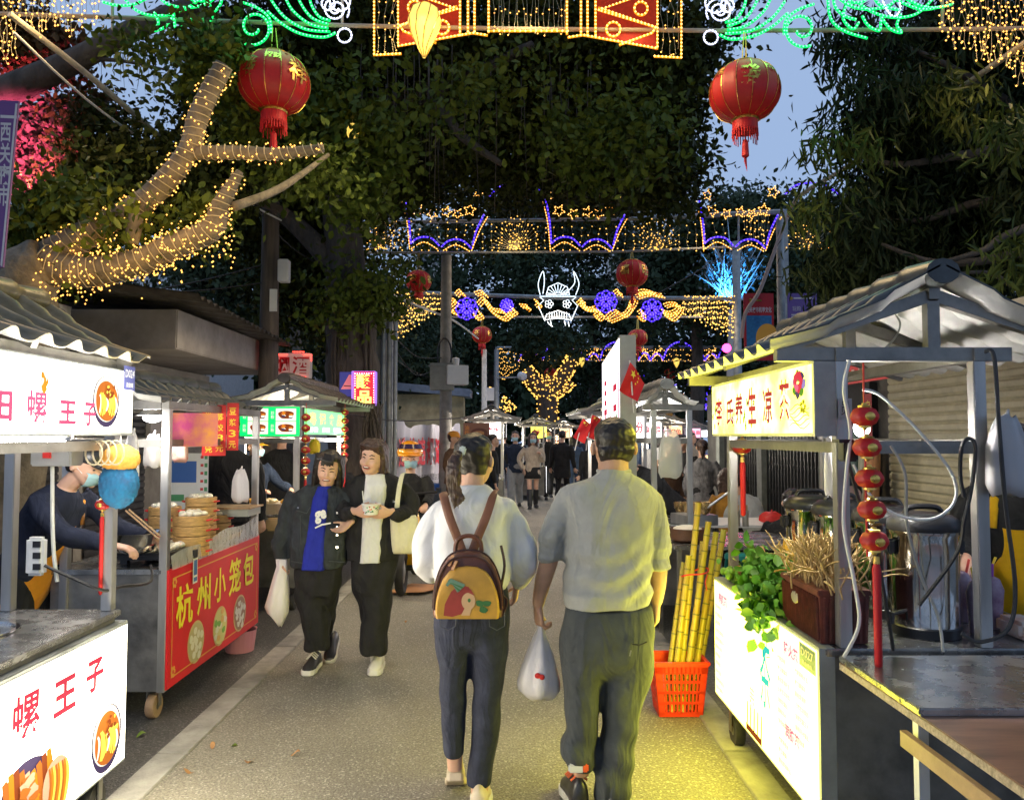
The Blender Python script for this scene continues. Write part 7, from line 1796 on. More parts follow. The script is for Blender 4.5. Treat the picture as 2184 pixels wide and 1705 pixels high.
def hand(mb, w, d, pn, th, curl=.5, s=1.0, rf=1.0):
    """w wrist, d finger direction, pn palm side (fingers close towards it), th thumb side"""
    d = Vector(d).normalized(); pn = Vector(pn); pn = (pn - d * d.dot(pn)).normalized(); sd_ = d.cross(pn).normalized()
    if sd_.dot(Vector(th)) < 0: sd_ = -sd_
    w = Vector(w); k = w + d * .088 * s
    mb.tube([w - d * .03 * s, w, w + d * .035 * s, w + d * .07 * s, k], [(.024 * s, .020 * s), (.026 * s, .019 * s), (.038 * s, .018 * s), (.041 * s, .0165 * s), (.038 * s, .013 * s)], 14, up=sd_)
    for i, (off, L, r) in enumerate(((.030, .072, .0092), (.010, .080, .0095), (-.010, .074, .0092), (-.029, .058, .0080))):
        b = k + sd_ * off * s - d * .012 * s; a = 0; pts = [b]; dd = (d + sd_ * off * 1.6).normalized()
        for j, q in enumerate((.42, .32, .26)):
            a += curl * (.55, 1.05, .9)[j] * (1 + .12 * i); v = dd * math.cos(a) + pn * math.sin(a); b = b + v * (L * s * q * 1.12); pts.append(b)
        mb.tube(pts, [r * s * rf, r * s * rf, r * .92 * s * rf, r * .72 * s * rf], 8)
    b = w + d * .028 * s + sd_ * .026 * s; v = (d * .75 + sd_ * .65 + pn * .35 * (1 + curl)).normalized(); b2 = b + v * .042 * s; v2 = (v + d * .5 + pn * .5 * curl).normalized(); b3 = b2 + v2 * .032 * s
    mb.tube([b - v * .01, b, b2, b3, b3 + v2 * .02 * s], [.012 * s, .013 * s, .011 * s * rf, .0095 * s * rf, .007 * s * rf], 8)
def face(root, T, h, smile=0, closed=False, mask=False, fr=None, brow=True):
    r, f, u = fr; q = Matrix((r, f, u)).transposed()
    for s in (-1, 1):
        mb = MB()
        if closed or smile: mb.tube([T(s * .07, .392, .475), T(s * .11, .388, .495), T(s * .15, .372, .498), T(s * .20, .335, .478)], [.010 * h, .017 * h, .017 * h, .009 * h], 6)
        else: mb.ball(T(s * .135, .372, .485), (.055 * h, .022 * h, .022 * h), n=10, k=6, rot=q)
        mb.build('eye', M_eye, root, smooth=True)
        if brow: mb = MB(); mb.tube([T(s * .055, .40, .565), T(s * .13, .395, .60), T(s * .21, .345, .575)], [.012 * h, .018 * h, .008 * h], 6); mb.build('eyebrow', M_hair, root, smooth=True)
    if mask:
        mb = MB(); rr = [[T(x * (.9 if z < .1 else 1.0), y - .32 * x * x * 4 + .012 * math.sin(z * 60), z) for x in np.linspace(-.31, .31, 13)] for z, y in ((.02, .36), (.08, .46), (.2, .50), (.3, .515), (.36, .50), (.40, .44))]
        mb.loft(rr, cap=False, closed_ring=False); mb.build('face_mask', M_mask, root, smooth='all')
        mb = MB()
        for s in (-1, 1): mb.tube([T(s * .30, .20, .34), T(s * .35, .02, .46)], .008 * h, 4)
        mb.build('mask_loop', M_white, root)
    elif smile:
        mb = MB(); mb.ball(T(0, .425, .205), (.135 * h, .035 * h, .055 * h * smile), n=14, k=8, rot=q); mb.build('lips', M_lip, root, smooth='all')
        mb = MB(); mb.ball(T(0, .437, .208), (.112 * h, .03 * h, .036 * h * smile), n=14, k=8, rot=q); mb.build('mouth', M_mouth, root, smooth='all')
        mb = MB(); mb.ball(T(0, .446, .224), (.092 * h, .025 * h, .017 * h), n=12, k=6, rot=q); mb.build('teeth', M_teeth, root, smooth='all')
    else:
        mb = MB(); mb.ball(T(0, .43, .20), (.085 * h, .03 * h, .024 * h), n=12, k=6, rot=q); mb.build('lips', M_lip, root, smooth='all')
def nz(co, s, a, seed=0.0):
    x, y, z = co[:, 0] * s + seed, co[:, 1] * s + seed * 2, co[:, 2] * s
    return a * (np.sin(x * 1.7 + 1.3 * np.sin(z * 1.1 + y)) + np.sin(y * 2.1 + z * .7) * .6 + np.sin(z * 1.9 + x * .8 + 1.7 * np.sin(y * 1.2)) * .8)
def hair_cap(mb, T, h, fr, front=.10, low=.30, back=1.09, puff=1.08, fringe=False):
    r, f, u = fr; rings = []
    for z, hw, fr_, bk in [(low, .27, front - .14, .30), (.38, .315, front - .08, .40), (.48, .33, front - .03, .445), (.6, .35, front, .48), (.72, .36, front + .08, .49), (.80, .345, .34, .47), (.9, .29, .31, .40), (.99, .19, .2, .28), (1.05, .06, .06, .1)]:
        rings.append(ringz(T(0, (fr_ - bk * back) / 2, z), hw * h * puff, (fr_ + bk * back) / 2 * h, 24, 2.2, r, f))
    mb.loft(rings)
    if fringe:
        for x in np.linspace(-.26, .26, 9): mb.tube([T(x * .7, .2, .98), T(x, .40 - x * x * 1.2, .82), T(x * 1.1, .425 - x * x * 1.6, .64 + .05 * math.sin(x * 40))], [(.05 * h, .03 * h), (.045 * h, .02 * h), (.02 * h, .01 * h)], 8)
def shoe(root, a, toe, L, mu, ms, pitch=0.0, h_=.09, w_=.047, accent=None):
    """a: heel point on the ground side; toe: unit direction"""
    t = Vector(toe).normalized(); s = t.cross(UP).normalized(); q = Matrix.Rotation(-pitch, 3, s); t2 = q @ t; u2 = q @ UP; a = Vector(a) + (t2 * 0)
    o_ = a + (t * L * .72 - t2 * L * .72) if pitch else a
    S = lambda x, y, z: o_ + s * x + t2 * y + u2 * z
    mb = MB(); rings = []
    for y, hw in ((-.02, .5), (.0, .72), (.18, .78), (.45, .80), (.7, 1.0), (.88, .85), (.97, .5)):
        rings.append([S(x * hw * w_, y * L, z) for x, z in ((-1, 0), (-1.02, .02), (-.98, .034), (.98, .034), (1.02, .02), (1, 0))])
    mb.loft(rings); sole = mb.build('sole', ms, root, bevel=.004)
    mb = MB(); rings = []
    for y, hw, z in ((-.005, .55, h_), (.06, .72, h_ + .012), (.3, .72, h_ + .005), (.5, .76, h_ * .86), (.72, .92, h_ * .66), (.88, .75, h_ * .52), (.95, .35, h_ * .40)):
        rings.append([S(w_ * .96 * hw * math.cos(k), y * L, .032 + (z - .032) * max(0, math.sin(k)) ** .8) for k in np.linspace(0, math.pi, 12)])
    mb.loft(rings); sh = mb.build('shoe', mu, root, smooth='all')
    if accent is not None:
        mb = MB()
        for i, y in enumerate((.12, .34, .44, .54)): mb.tube([S(x * w_ * .7, y * L, .03 + (h_ * (1.0 - .35 * y)) - .012 * x * x * 3) for x in (-.9, 0, .9)], .005, 5)
        mb.build('laces', accent, sh)
    return sh
# cloth colours
C_sweat = cloth('grey_sweatshirt', (.33, .335, .32), .08, 5.5, .75); C_jog = cloth('charcoal_jogger', (.055, .062, .068), .15, 6, .8); C_wht = cloth('white_sweater', (.72, .72, .74), .04, 5, .6)
C_jean = cloth('dark_jeans', (.032, .036, .058), .25, 9, .5, fine=300); C_den = cloth('black_denim', (.034, .040, .046), .3, 8, .7); C_blk = cloth('black_cloth', (.019, .019, .020), .2, 7, .7); C_blue = cloth('blue_tee', (.02, .03, .32), .12, 8, .5)
C_tee = cloth('white_tee', (.66, .66, .65), .05, 9, .6); C_navy = cloth('navy_hoodie', (.02, .03, .055), .2, 8, .6); C_beige = cloth('beige_fleece', (.46, .38, .29), .15, 12, .8); C_gpant = cloth('grey_pants', (.26, .27, .28), .1, 8, .6)
C_dblue = cloth('denim_blue', (.05, .08, .15), .2, 8, .6); C_brown = cloth('brown_jacket', (.13, .075, .045), .2, 8, .6); C_must = cloth('mustard_knit', (.38, .19, .03), .15, 9, .6); C_pale = cloth('pale_jacket', (.42, .46, .48), .08, 8, .6); C_tweed = cloth('grey_tweed', (.15, .15, .16), .4, 9, .6)
C_orange = cloth('orange_apron', (.75, .30, .02), .08, 6, .5); C_yel = cloth('yellow_apron', (.75, .44, .01), .08, 6, .5)
M_tan_shoe = mat('cream_shoe', (.62, .52, .38), .5, noise=.1); M_wsole = mat('white_sole', (.70, .68, .62), .5, noise=.08); M_wshoe = mat('white_shoe', (.70, .67, .56), .5, noise=.06)

# ---------------------------------------------------------------- the walking man
YM = 3.4; k_ = YM / FPX
man = thing('person', 'man in grey sweatshirt and charcoal joggers seen from behind carrying a plastic bag', 'person', (P(1300, 930, YM).x, YM, 0))
fr = frame((-.05, 1, -.02)); b = MB(); hh = .232; o_ = P(1309, 1006, YM + .03); T = head(b, o_, hh, fr, nose=True, wide=1.06)
b.tube([P(1308, 965, YM + .02), P(1308, 1000, YM), P(1308, 1030, YM)], [.066, .067, .085], 18)
pxr(b, [(1020, 1270, 1350, .07), (1060, 1225, 1380, .085), (1200, 1215, 1375, .10), (1330, 1210, 1380, .10), (1400, 1212, 1378, .09)], YM)
pxt(b, [(1222, 1055), (1185, 1120), (1172, 1190, .02), (1158, 1240, .03), (1147, 1290, .05)], [18, 19, 20, 18, 12.5], YM); pxt(b, [(1392, 1055), (1404, 1130), (1405, 1200, .02), (1404, 1245, .04), (1400, 1285, .06)], [18, 18, 19, 17, 12], YM)
hand(b, P(1147, 1290, YM + .05), (.10, .02, -1), (.9, .35, 0), (0, 1, 0), .95, 1.0); hand(b, P(1400, 1285, YM + .06), (-.02, .05, -1), (-1, .2, 0), (0, 1, 0), .55, .95)
pxr(b, [(1400, 1215, 1285, .09), (1560, 1222, 1262, .05), (1650, 1222, 1255, .045)], YM); pxr(b, [(1400, 1295, 1378, .09), (1560, 1300, 1345, .05), (1690, 1290, 1325, .045)], YM)
fused('body', b, M_skin2, man, .0055, 5, local=False)
m = MB(); hair_cap(m, T, hh, fr, .12, .34, 1.07, 1.07); r_, f_, u_ = fr
m.loft([ringz(T(0, (-.10 - a) / 2, z), hw * hh * 1.03, (a - .10) / 2 * hh + .001, 20, 2.2, r_, f_) for z, hw, a in ((.16, .24, .16), (.22, .285, .34), (.30, .315, .44), (.38, .335, .475), (.45, .34, .49))])
fused('hair', m, M_hair, man, .005, 5, disp=lambda c: nz(c, 120, .0008) + nz(c, 22, .001), local=False)
face(man, T, hh, fr=fr)
m = MB(); pxr(m, [(1000, 1277, 1340, .064), (1010, 1270, 1348, .078), (1022, 1246, 1370, .092), (1036, 1216, 1394, .105), (1056, 1204, 1402, .118), (1080, 1203, 1398, .128), (1120, 1206, 1391, .137), (1160, 1206, 1386, .142), (1200, 1203, 1386, .147), (1235, 1199, 1389, .152), (1258, 1196, 1393, .158), (1270, 1203, 1388, .150), (1292, 1205, 1384, .145)], YM)
pxt(m, [(1250, 1058), (1222, 1064), (1199, 1090), (1185, 1127), (1176, 1162, .01), (1173, 1196, .02)], [20, 30, 30, 28, 27, 24], YM, scr=.09, sub=8); pxt(m, [(1364, 1056), (1388, 1066), (1399, 1092), (1404, 1130), (1405, 1168, .01), (1405, 1208, .02)], [20, 28, 28, 26, 25, 23], YM, scr=.09, sub=8)
def folds(c):
    z = c[:, 2]; x = c[:, 0]; low = np.exp(-((z - 1.0) / .16) ** 2); mid = np.exp(-((z - 1.2) / .22) ** 2)
    return nz(c, 7, .004, 2) + low * .006 * np.sin(z * 62 + 4 * np.sin(x * 7) + 2 * np.sin(x * 17)) + mid * .006 * np.sin(x * 24 + 3 * np.sin(z * 5)) + .003 * np.sin((x * 1.4 + z) * 26 + 2 * np.sin(x * 11))
fused('sweatshirt', m, C_sweat, man, .008, 3, disp=folds, local=False)
m = MB(); c = P(1309, 1004, YM); m.tube([c + Vector((.067 * math.cos(t), .062 * math.sin(t), .004 * math.sin(t))) for t in np.linspace(0, 6.283, 30)], (.010), 8, closed=True); m.build('collar', C_sweat, man, smooth=True)
m = MB(); pxr(m, [(1286, 1206, 1382, .14), (1310, 1201, 1386, .152), (1350, 1198, 1395, .158), (1395, 1200, 1393, .150), (1418, 1203, 1389, .125), (1440, 1212, 1378, .08), (1456, 1232, 1355, .03)], YM)
pxr(m, [(1405, 1200, 1293, .13), (1440, 1200, 1286, .118), (1464, 1201, 1280, .11), (1510, 1203, 1275, .10), (1560, 1206, 1272, .095), (1582, 1193, 1272, .102), (1604, 1190, 1271, .102), (1620, 1203, 1268, .085), (1636, 1212, 1262, .07)], YM, 2.2)
pxr(m, [(1405, 1288, 1393, .13), (1440, 1283, 1386, .12), (1464, 1280, 1380, .115), (1510, 1284, 1368, .105), (1560, 1286, 1355, .10), (1600, 1276, 1352, .102), (1640, 1268, 1349, .104), (1680, 1266, 1344, .104), (1700, 1270, 1338, .09), (1716, 1278, 1330, .07)], YM, 2.2)
fused('joggers', m, C_jog, man, .009, 14, disp=lambda c: nz(c, 12, .004, 1) + .006 * np.sin((c[:, 2] + c[:, 0] * .8) * 42) * np.exp(-((c[:, 2] - .22) / .16) ** 2) + .003 * np.sin(c[:, 2] * 16 + c[:, 0] * 22 + 2 * np.sin(c[:, 2] * 7)), local=False)
m = MB(); b3 = Board(P(1343, 1383, YM - .166), (1, 0, .10), (0, 0, 1), (0, -1, 0)); m.tube([b3.pt(.01, .02, .0), b3.pt(.04, .012, .002), b3.pt(.072, .022, .0)], .003, 5); m.build('pocket_zip', M_black, man)
m = MB(); m.bar(P(1346, 1386, YM - .17), P(1343, 1398, YM - .17), .004); m.build('zip_pull', M_steel, man)
M_sn = mat('black_sneaker', (.02, .02, .025), .35, noise=.2)
g = P(1236, 1700, YM); shoe(man, (g.x, YM - .07, 0.012), (-.12, 1, 0), .29, M_sn, M_wsole, .06, .125, .056, mat('orange_lace', (.8, .16, .05), .5)); g = P(1303, 1700, YM); shoe(man, (g.x, YM - .10, .002), (.12, 1, 0), .29, M_sn, M_wsole, 0, .11, .056)
m = MB(); m.box(P(1229, 1637, YM - .098), (.065, .02, .035)); m.build('shoe_tongue', mat('white_tab', (.7, .7, .72), .5), man, bevel=.006)
m = MB(); m.box(P(1248, 1636, YM - .100), (.028, .02, .034)); m.build('shoe_tab', mat('orange_tab', (.8, .12, .03), .5), man, bevel=.006)
# carried bag
def carry_bag(label, grip, L_, name='carrier_bag', m_=None, seed=1):
    """L_: (y, left x, right x, half depth) rings in the picture"""
    o = thing(name, label, 'plastic bag', grip[0]); Y = grip[1]; rings = []
    for i, (y, xl, xr, hd) in enumerate(L_):
        c = P((xl + xr) / 2, y, Y); hw = (xr - xl) / 2 * Y / FPX
        rings.append([c + Vector((hw * math.cos(t) * (1 + .07 * math.sin(6 * t + seed) * (1 - i / len(L_))), hd * math.sin(t) * (1 + .12 * math.sin(5 * t + seed + i * .3)), .006 * math.sin(4 * t + i))) for t in np.linspace(0, 6.283, 32, endpoint=False)])
    mb = MB(); mb.loft(rings); mb.build('bag_skin', m_ or M_bag, o, smooth='all'); return o
cb = carry_bag('white translucent plastic bag with a red blot hanging from the man left hand', (P(1152, 1335, YM + .06), YM + .05), [(1322, 1146, 1158, .012), (1340, 1146, 1160, .014), (1360, 1137, 1166, .03), (1390, 1124, 1178, .05), (1420, 1112, 1186, .065), (1450, 1104, 1193, .075), (1468, 1106, 1194, .075), (1480, 1116, 1188, .06), (1487, 1130, 1180, .04)])
m = MB(); m.box(P(1150, 1458, YM + .05), (.135, .10, .06)); m.build('food_box', mat('pinkish_box', (.75, .55, .62), .5), cb, bevel=.01)
m = MB(); q = P(1147, 1440, YM - .028); m.ball(q, (.014, .004, .012)); m.ball(q + Vector((.018, 0, -.006)), (.012, .004, .012)); m.build('red_print', M_red, cb, smooth='all')
# ---------------------------------------------------------------- the woman with the backpack
YW = 3.45
wom = thing('person', 'woman in white sweater and dark jeans with a long ponytail seen from behind', 'person', (P(1005, 930, YW).x, YW, 0))
fr = frame((.30, 1, -.06)); b = MB(); hh = .218; o_ = P(1012, 1031, YW + .03); T = head(b, o_, hh, fr, wide=.97)
b.tube([P(1008, 990, YW + .02), P(1008, 1030, YW), P(1008, 1062, YW)], [.05, .05, .07], 16)
pxr(b, [(1058, 975, 1042, .06), (1090, 940, 1075, .085), (1200, 950, 1065, .09), (1290, 938, 1075, .10), (1340, 942, 1072, .09)], YW)
pxt(b, [(945, 1085), (912, 1140), (902, 1190), (912, 1222, .1), (935, 1236, .2)], [17, 15, 14, 11, 9], YW); pxt(b, [(1068, 1085), (1105, 1140), (1116, 1195), (1110, 1230, .05), (1102, 1246, .10)], [17, 15, 14, 11, 9.5], YW)
hand(b, P(1102, 1246, YW + .1), (-.12, .35, -1), (-1, 0, 0), (0, 1, 0), .5, .85); hand(b, P(935, 1236, YW + .2), (.4, 1, -.2), (0, 0, -1), (1, 0, 0), .8, .85)
for L in ([(1340, 944, 1000, .06), (1500, 945, 990, .05), (1640, 955, 985, .036)], [(1340, 1012, 1072, .06), (1500, 1012, 1060, .05), (1690, 1004, 1040, .036)]): pxr(b, L, YW)
fused('body', b, M_skin, wom, .0055, 5, local=False)
m = MB(); hair_cap(m, T, hh, fr, .14, .18, 1.08, 1.07); fused('hair', m, M_hair, wom, .006, 4, disp=lambda c: nz(c, 70, .0015), local=False)
m = MB(); g_ = random.Random(3)
for k in range(15):
    dx = g_.gauss(0, 5); m.tube(catmull([tuple(P(983, 962, YW - .09)), tuple(P(972 + dx * .5, 975, YW - .13)), tuple(P(966 + dx, 1005, YW - .145 + g_.gauss(0, .008))), tuple(P(968 + dx * 1.1, 1040, YW - .15)), tuple(P(978 + dx * 1.3 + g_.uniform(-6, 8), 1068 + g_.uniform(-8, 20), YW - .15))], 5), [.012, .014, .016, .017, .018, .018, .018, .017, .016, .015, .014, .013, .012, .011, .010, .009, .008, .006, .005, .003, .002], 6)
fused('ponytail', m, M_hair_br, wom, .006, 3, disp=lambda c: nz(c, 110, .0012), local=False)
m = MB(); m.box(P(986, 961, YW - .105), (.03, .025, .04), rot=Matrix.Rotation(.3, 3, 'Y')); m.build('hair_clip', mat('pearl_clip', (.7, .75, .7), .25), wom, bevel=.006)
face(wom, T, hh, fr=fr)
m = MB(); pxr(m, [(1036, 979, 1038, .058), (1046, 966, 1050, .075), (1056, 948, 1066, .092), (1070, 934, 1078, .105), (1090, 927, 1085, .115), (1130, 928, 1086, .125), (1175, 929, 1086, .132), (1220, 927, 1087, .138), (1240, 927, 1086, .138), (1250, 933, 1081, .125), (1258, 934, 1080, .122)], YW)
pxt(m, [(962, 1076), (942, 1086), (919, 1117), (904, 1155), (900, 1192), (909, 1218, .06), (926, 1232, .14)], [20, 27, 28, 28, 28, 23, 13], YW); pxt(m, [(1052, 1076), (1071, 1084), (1097, 1112), (1113, 1155), (1118, 1196), (1111, 1226, .04), (1104, 1243, .08)], [20, 26, 27, 28, 28, 23, 14], YW)
fused('sweater', m, C_wht, wom, .008, 3, disp=lambda c: nz(c, 10, .004, 3) + .004 * np.sin(c[:, 0] * 28 + 4 * np.sin(c[:, 2] * 7)) + .003 * np.sin((c[:, 2] - c[:, 0]) * 45), local=False)
m = MB(); pxr(m, [(1248, 932, 1082, .118), (1290, 927, 1086, .135), (1330, 926, 1087, .143), (1358, 930, 1085, .125), (1384, 940, 1074, .075), (1400, 960, 1050, .03)], YW)
pxr(m, [(1350, 928, 1010, .13), (1385, 932, 1006, .11), (1420, 936, 1002, .098), (1464, 940, 996, .088), (1510, 942, 994, .082), (1560, 943, 992, .08), (1590, 946, 991, .075), (1606, 949, 990, .07)], YW, 2.2); pxr(m, [(1350, 1003, 1087, .13), (1385, 1004, 1083, .112), (1420, 1006, 1078, .1), (1464, 1008, 1071, .092), (1510, 1008, 1067, .086), (1560, 1006, 1063, .082), (1620, 999, 1055, .076), (1670, 995, 1048, .07)], YW, 2.2)
fused('jeans', m, C_jean, wom, .008, 14, disp=lambda c: nz(c, 13, .0025, 1) + .003 * np.sin((c[:, 2] + c[:, 0] * .5) * 40) * (np.exp(-((c[:, 2] - .45) / .12) ** 2) + np.exp(-((c[:, 2] - .68) / .08) ** 2)), local=False)
m = MB()
for x0 in (938, 1042): m.tube([P(x0, 1300, YW - .148), P(x0 + 2, 1335, YW - .152), P(x0 + 18, 1343, YW - .152), P(x0 + 34, 1334, YW - .150), P(x0 + 35, 1300, YW - .146)], .0022, 4)
m.build('pocket_seam', mat('seam', (.07, .075, .10), .8), wom)
g = P(970, 1668, YW); shoe(wom, (g.x, YW + .02, .002), (-.05, 1, 0), .25, M_tan_shoe, M_tan_shoe, .50, .165, .050); g = P(1021, 1668, YW); shoe(wom, (g.x, YW - .13, .002), (.06, 1, 0), .25, M_tan_shoe, M_wsole, 0, .115, .050)
# backpack
bpk = thing('backpack', 'brown leather backpack with a painted yellow front on the back of the woman in white', 'backpack', P(1000, 1308, YW - .2))
M_lea = mat('brown_leather', (.115, .04, .022), .38, noise=.35, nscale=14, bump=.15, bscale=60); M_lea_y = mat('golden_leather', (.52, .28, .04), .38, noise=.18, nscale=9, bump=.1, bscale=60)
cx_, yb_, yt_ = 1000, 1306, 1176; rings = []
prof = [(-68, 0), (-70, .12), (-69, .30), (-64, .52), (-54, .74), (-40, .90), (-22, .98), (0, 1.0)]; prof = prof + [(-a, t) for a, t in prof[-2::-1]]
kk = YW / FPX; base = P(cx_, yb_, YW - .14)
out = [(a * kk, t * (yb_ - yt_) * kk) for a, t in prof]
m = MB(); Bk = Board(base, (1, 0, 0), (0, 0, 1), (0, -1, 0)); rings = [[Bk.pt(x * s, z * s + .005 * (1 - s) * 20, d) for x, z in out] for d, s in ((0, .97), (.03, 1.0), (.085, .99), (.105, .95), (.112, .88))]
m.loft(rings); m.build('bag_body', M_lea, bpk, smooth=True)
m = MB(); rings = [[Bk.pt(x * s, z * s * .86 + .006, d) for x, z in out] for d, s in ((.10, .90), (.128, .89), (.136, .84))]; m.loft(rings); fp = m.build('painted_front', M_lea_y, bpk, smooth=True)
m = MB(); Bf = Board(Bk.pt(-.11, .015, .137), (1, 0, 0), (0, 0, 1), (0, -1, 0))
Bf.poly(m, [(.015, .005), (.02, .05), (.045, .10), (.075, .125), (.115, .12), (.13, .095), (.105, .085), (.095, .055), (.105, .03), (.085, .01), (.05, .0)], .001, 0); Bf.disc(m, .115, .062, .028, .034, .002, 1); Bf.poly(m, [(.10, .035), (.128, .035), (.12, .005), (.085, .005)], .0015, 1); Bf.disc(m, .118, .066, .006, .008, .003, 2); Bf.poly(m, [(.085, .11), (.125, .11), (.14, .085), (.11, .098)], .003, 0)
for k in range(5): Bf.strip(m, [(.075 + .006 * k, .10 + .006 * k), (.06 - .004 * k, .13 + .004 * k), (.035 - .002 * k, .148 - .006 * k)], .016, .003 + .0003 * k, 2 if k % 2 else 3)
for a in range(3): Bf.disc(m, .175 + .016 * math.cos(a * 2.1 + .5), .045 + .016 * math.sin(a * 2.1 + .5), .017, .013, .002 + .0003 * a, 2, wob=.15, a0=a)
Bf.strip(m, [(.175, .04), (.185, .015)], .004, .002, 2)
m.build('painting', [mat('print_red', (.30, .04, .03), .5, noise=.2), mat('print_skin', (.60, .38, .20), .5), mat('print_green', (.04, .14, .04), .5), mat('print_teal', (.12, .22, .16), .5)], fp, fix=False)
m = MB(); m.tube(catmull([tuple(Bk.pt(x * .94, z * .92 + .006, .115)) for x, z in out[1:-1]], 3), .005, 6); m.tube(catmull([tuple(Bk.pt(x * 1.0, z * 1.0, .06)) for x, z in out[1:-1]], 3), .0045, 6); m.build('zip_piping', mat('dark_leather', (.05, .018, .012), .4), bpk, smooth=True)
m = MB(); m.tube(catmull([tuple(Bk.pt(-.055, .262, .05)), tuple(Bk.pt(-.045, .31, .05)), tuple(Bk.pt(0, .328, .05)), tuple(Bk.pt(.045, .31, .05)), tuple(Bk.pt(.055, .262, .05))], 5), .0095, 8); m.build('handle', M_lea, bpk, smooth=True)
for nm, pts in (('left', [(945, 1050, .02), (946, 1056, -.075), (958, 1100, -.136), (975, 1145, -.145), (988, 1180, -.15)]), ('right', [(1053, 1046, .02), (1052, 1054, -.075), (1038, 1098, -.136), (1020, 1142, -.145), (1006, 1180, -.15)])):
    m = MB(); q = catmull([tuple(P(x, y, YW + d)) for x, y, d in pts], 5); m.tube(q, (.0175), 10, up=(1, 0, .3)); 
    m = MB(); m.tube(q, [(.019, .004)] * len(q), 10, up=(1, 0, .35)); m.build('shoulder_strap', mat('strap_leather', (.17, .068, .035), .45, noise=.15), bpk, smooth=True)
m = MB(); m.bar(Bk.pt(-.06, .20, .135), Bk.pt(-.045, .235, .12), .016, .004); m.bar(Bk.pt(-.075, .215, .12), Bk.pt(-.06, .255, .10), .016, .004); m.build('zip_pull', mat('tan_pull', (.36, .17, .07), .5), bpk)
m = MB(); m.tube(catmull([tuple(Bk.pt(.135, .28, .0)), tuple(Bk.pt(.15, .2, .03)), tuple(Bk.pt(.135, .10, .05)), tuple(Bk.pt(.16, .06, .05)), tuple(Bk.pt(.14, -.0, .05))], 5), .006, 6); m.build('side_strap', mat('dark_leather2', (.05, .018, .012), .4), bpk, smooth=True)
# ---------------------------------------------------------------- two laughing young women
YG = 5.4
def girl(label, fr, chin, hh, top, shirt, sl, bot, shoes, hands, mats, smile, closed, hairf, logo=None):
    o = thing('person', label, 'person', (P(chin[0], 930, YG).x, YG, 0)); b = MB(); o_ = P(chin[0], chin[1], YG - .05); T = head(b, o_, hh, fr, wide=1.02)
    b.tube([T(0, .02, .25), T(0, -.02, -.05), P(chin[0], chin[1] + 26, YG)], [.052, .052, .075], 16); pxr(b, [(a[0] + 12, a[1] + 12, a[2] - 12, a[3] * .8) for a in top[1:-1]], YG)
    for L, r in sl: pxt(b, L, [max(7.5, q * .62) for q in r], YG)
    for L in bot[1:]: pxr(b, [(a[0], a[1] + 12, a[2] - 12, a[3] * .6) + tuple(a[4:]) for a in L], YG)
    for hd in hands: hand(b, *hd)
    fused('body', b, M_skin, o, .0065, 4, local=False); face(o, T, hh, smile, closed, fr=fr)
    m = MB(); pxr(m, top, YG)
    for L, r in sl: pxt(m, L, r, YG, scr=.04, sub=7)
    fused('jacket', m, mats[0], o, .008, 3, disp=lambda c: nz(c, 14, .003, 2) + nz(c, 34, .002, 1) + .003 * np.sin((c[:, 2] + c[:, 0]) * 48), local=False)
    m = MB(); pxr(m, shirt, YG, 7); fused('shirt', m, mats[1], o, .009, 3, disp=lambda c: nz(c, 14, .002, 1), local=False)
    m = MB()
    for L in bot: pxr(m, L, YG, 2.2)
    fused('trousers', m, C_blk, o, .009, 10, disp=lambda c: nz(c, 12, .004, 1) + .006 * np.sin(c[:, 0] * 52 + 3 * np.sin(c[:, 2] * 5)) + .003 * np.sin(c[:, 2] * 40 + c[:, 0] * 30), local=False)
    hairf(o, T); 
    for s in shoes: shoe(o, *s)
    return o, T
frA = frame((.10, -1, -.34), (.12, 0, 1))
def hairA(o, T):
    m = MB(); hair_cap(m, T, .215, frA, .22, .20, 1.05, 1.10)
    for sx in (-1, 1):
        for k in range(4): m.tube([T(sx * (.24 + .04 * k), .12 - .13 * k, .82), T(sx * (.36 + .01 * k), .10 - .12 * k, .45), T(sx * (.37 + .01 * k), .06 - .12 * k, .0), T(sx * .38, .06 - .10 * k, -.32), T(sx * .36, .10 - .1 * k, -.62)], [(.03, .02), (.026, .024), (.028, .022), (.025, .018), (.008, .006)], 8)
    for k in range(4): m.tube([T(-.3 + .2 * k, -.42, .5), T(-.3 + .2 * k, -.46, -.1), T(-.28 + .19 * k, -.40, -.6)], [.03, .035, .015], 8)
    for x in (-.14, -.06, .02, .10, .18): m.tube([T(x * .5, .2, 1.0), T(x, .40, .84), T(x * 1.25, .425, .62 + .04 * abs(x))], [(.018, .008), (.014, .006), (.004, .003)], 6)
    fused('hair', m, M_hair, o, .007, 3, disp=lambda c: nz(c, 80, .0012), local=False)
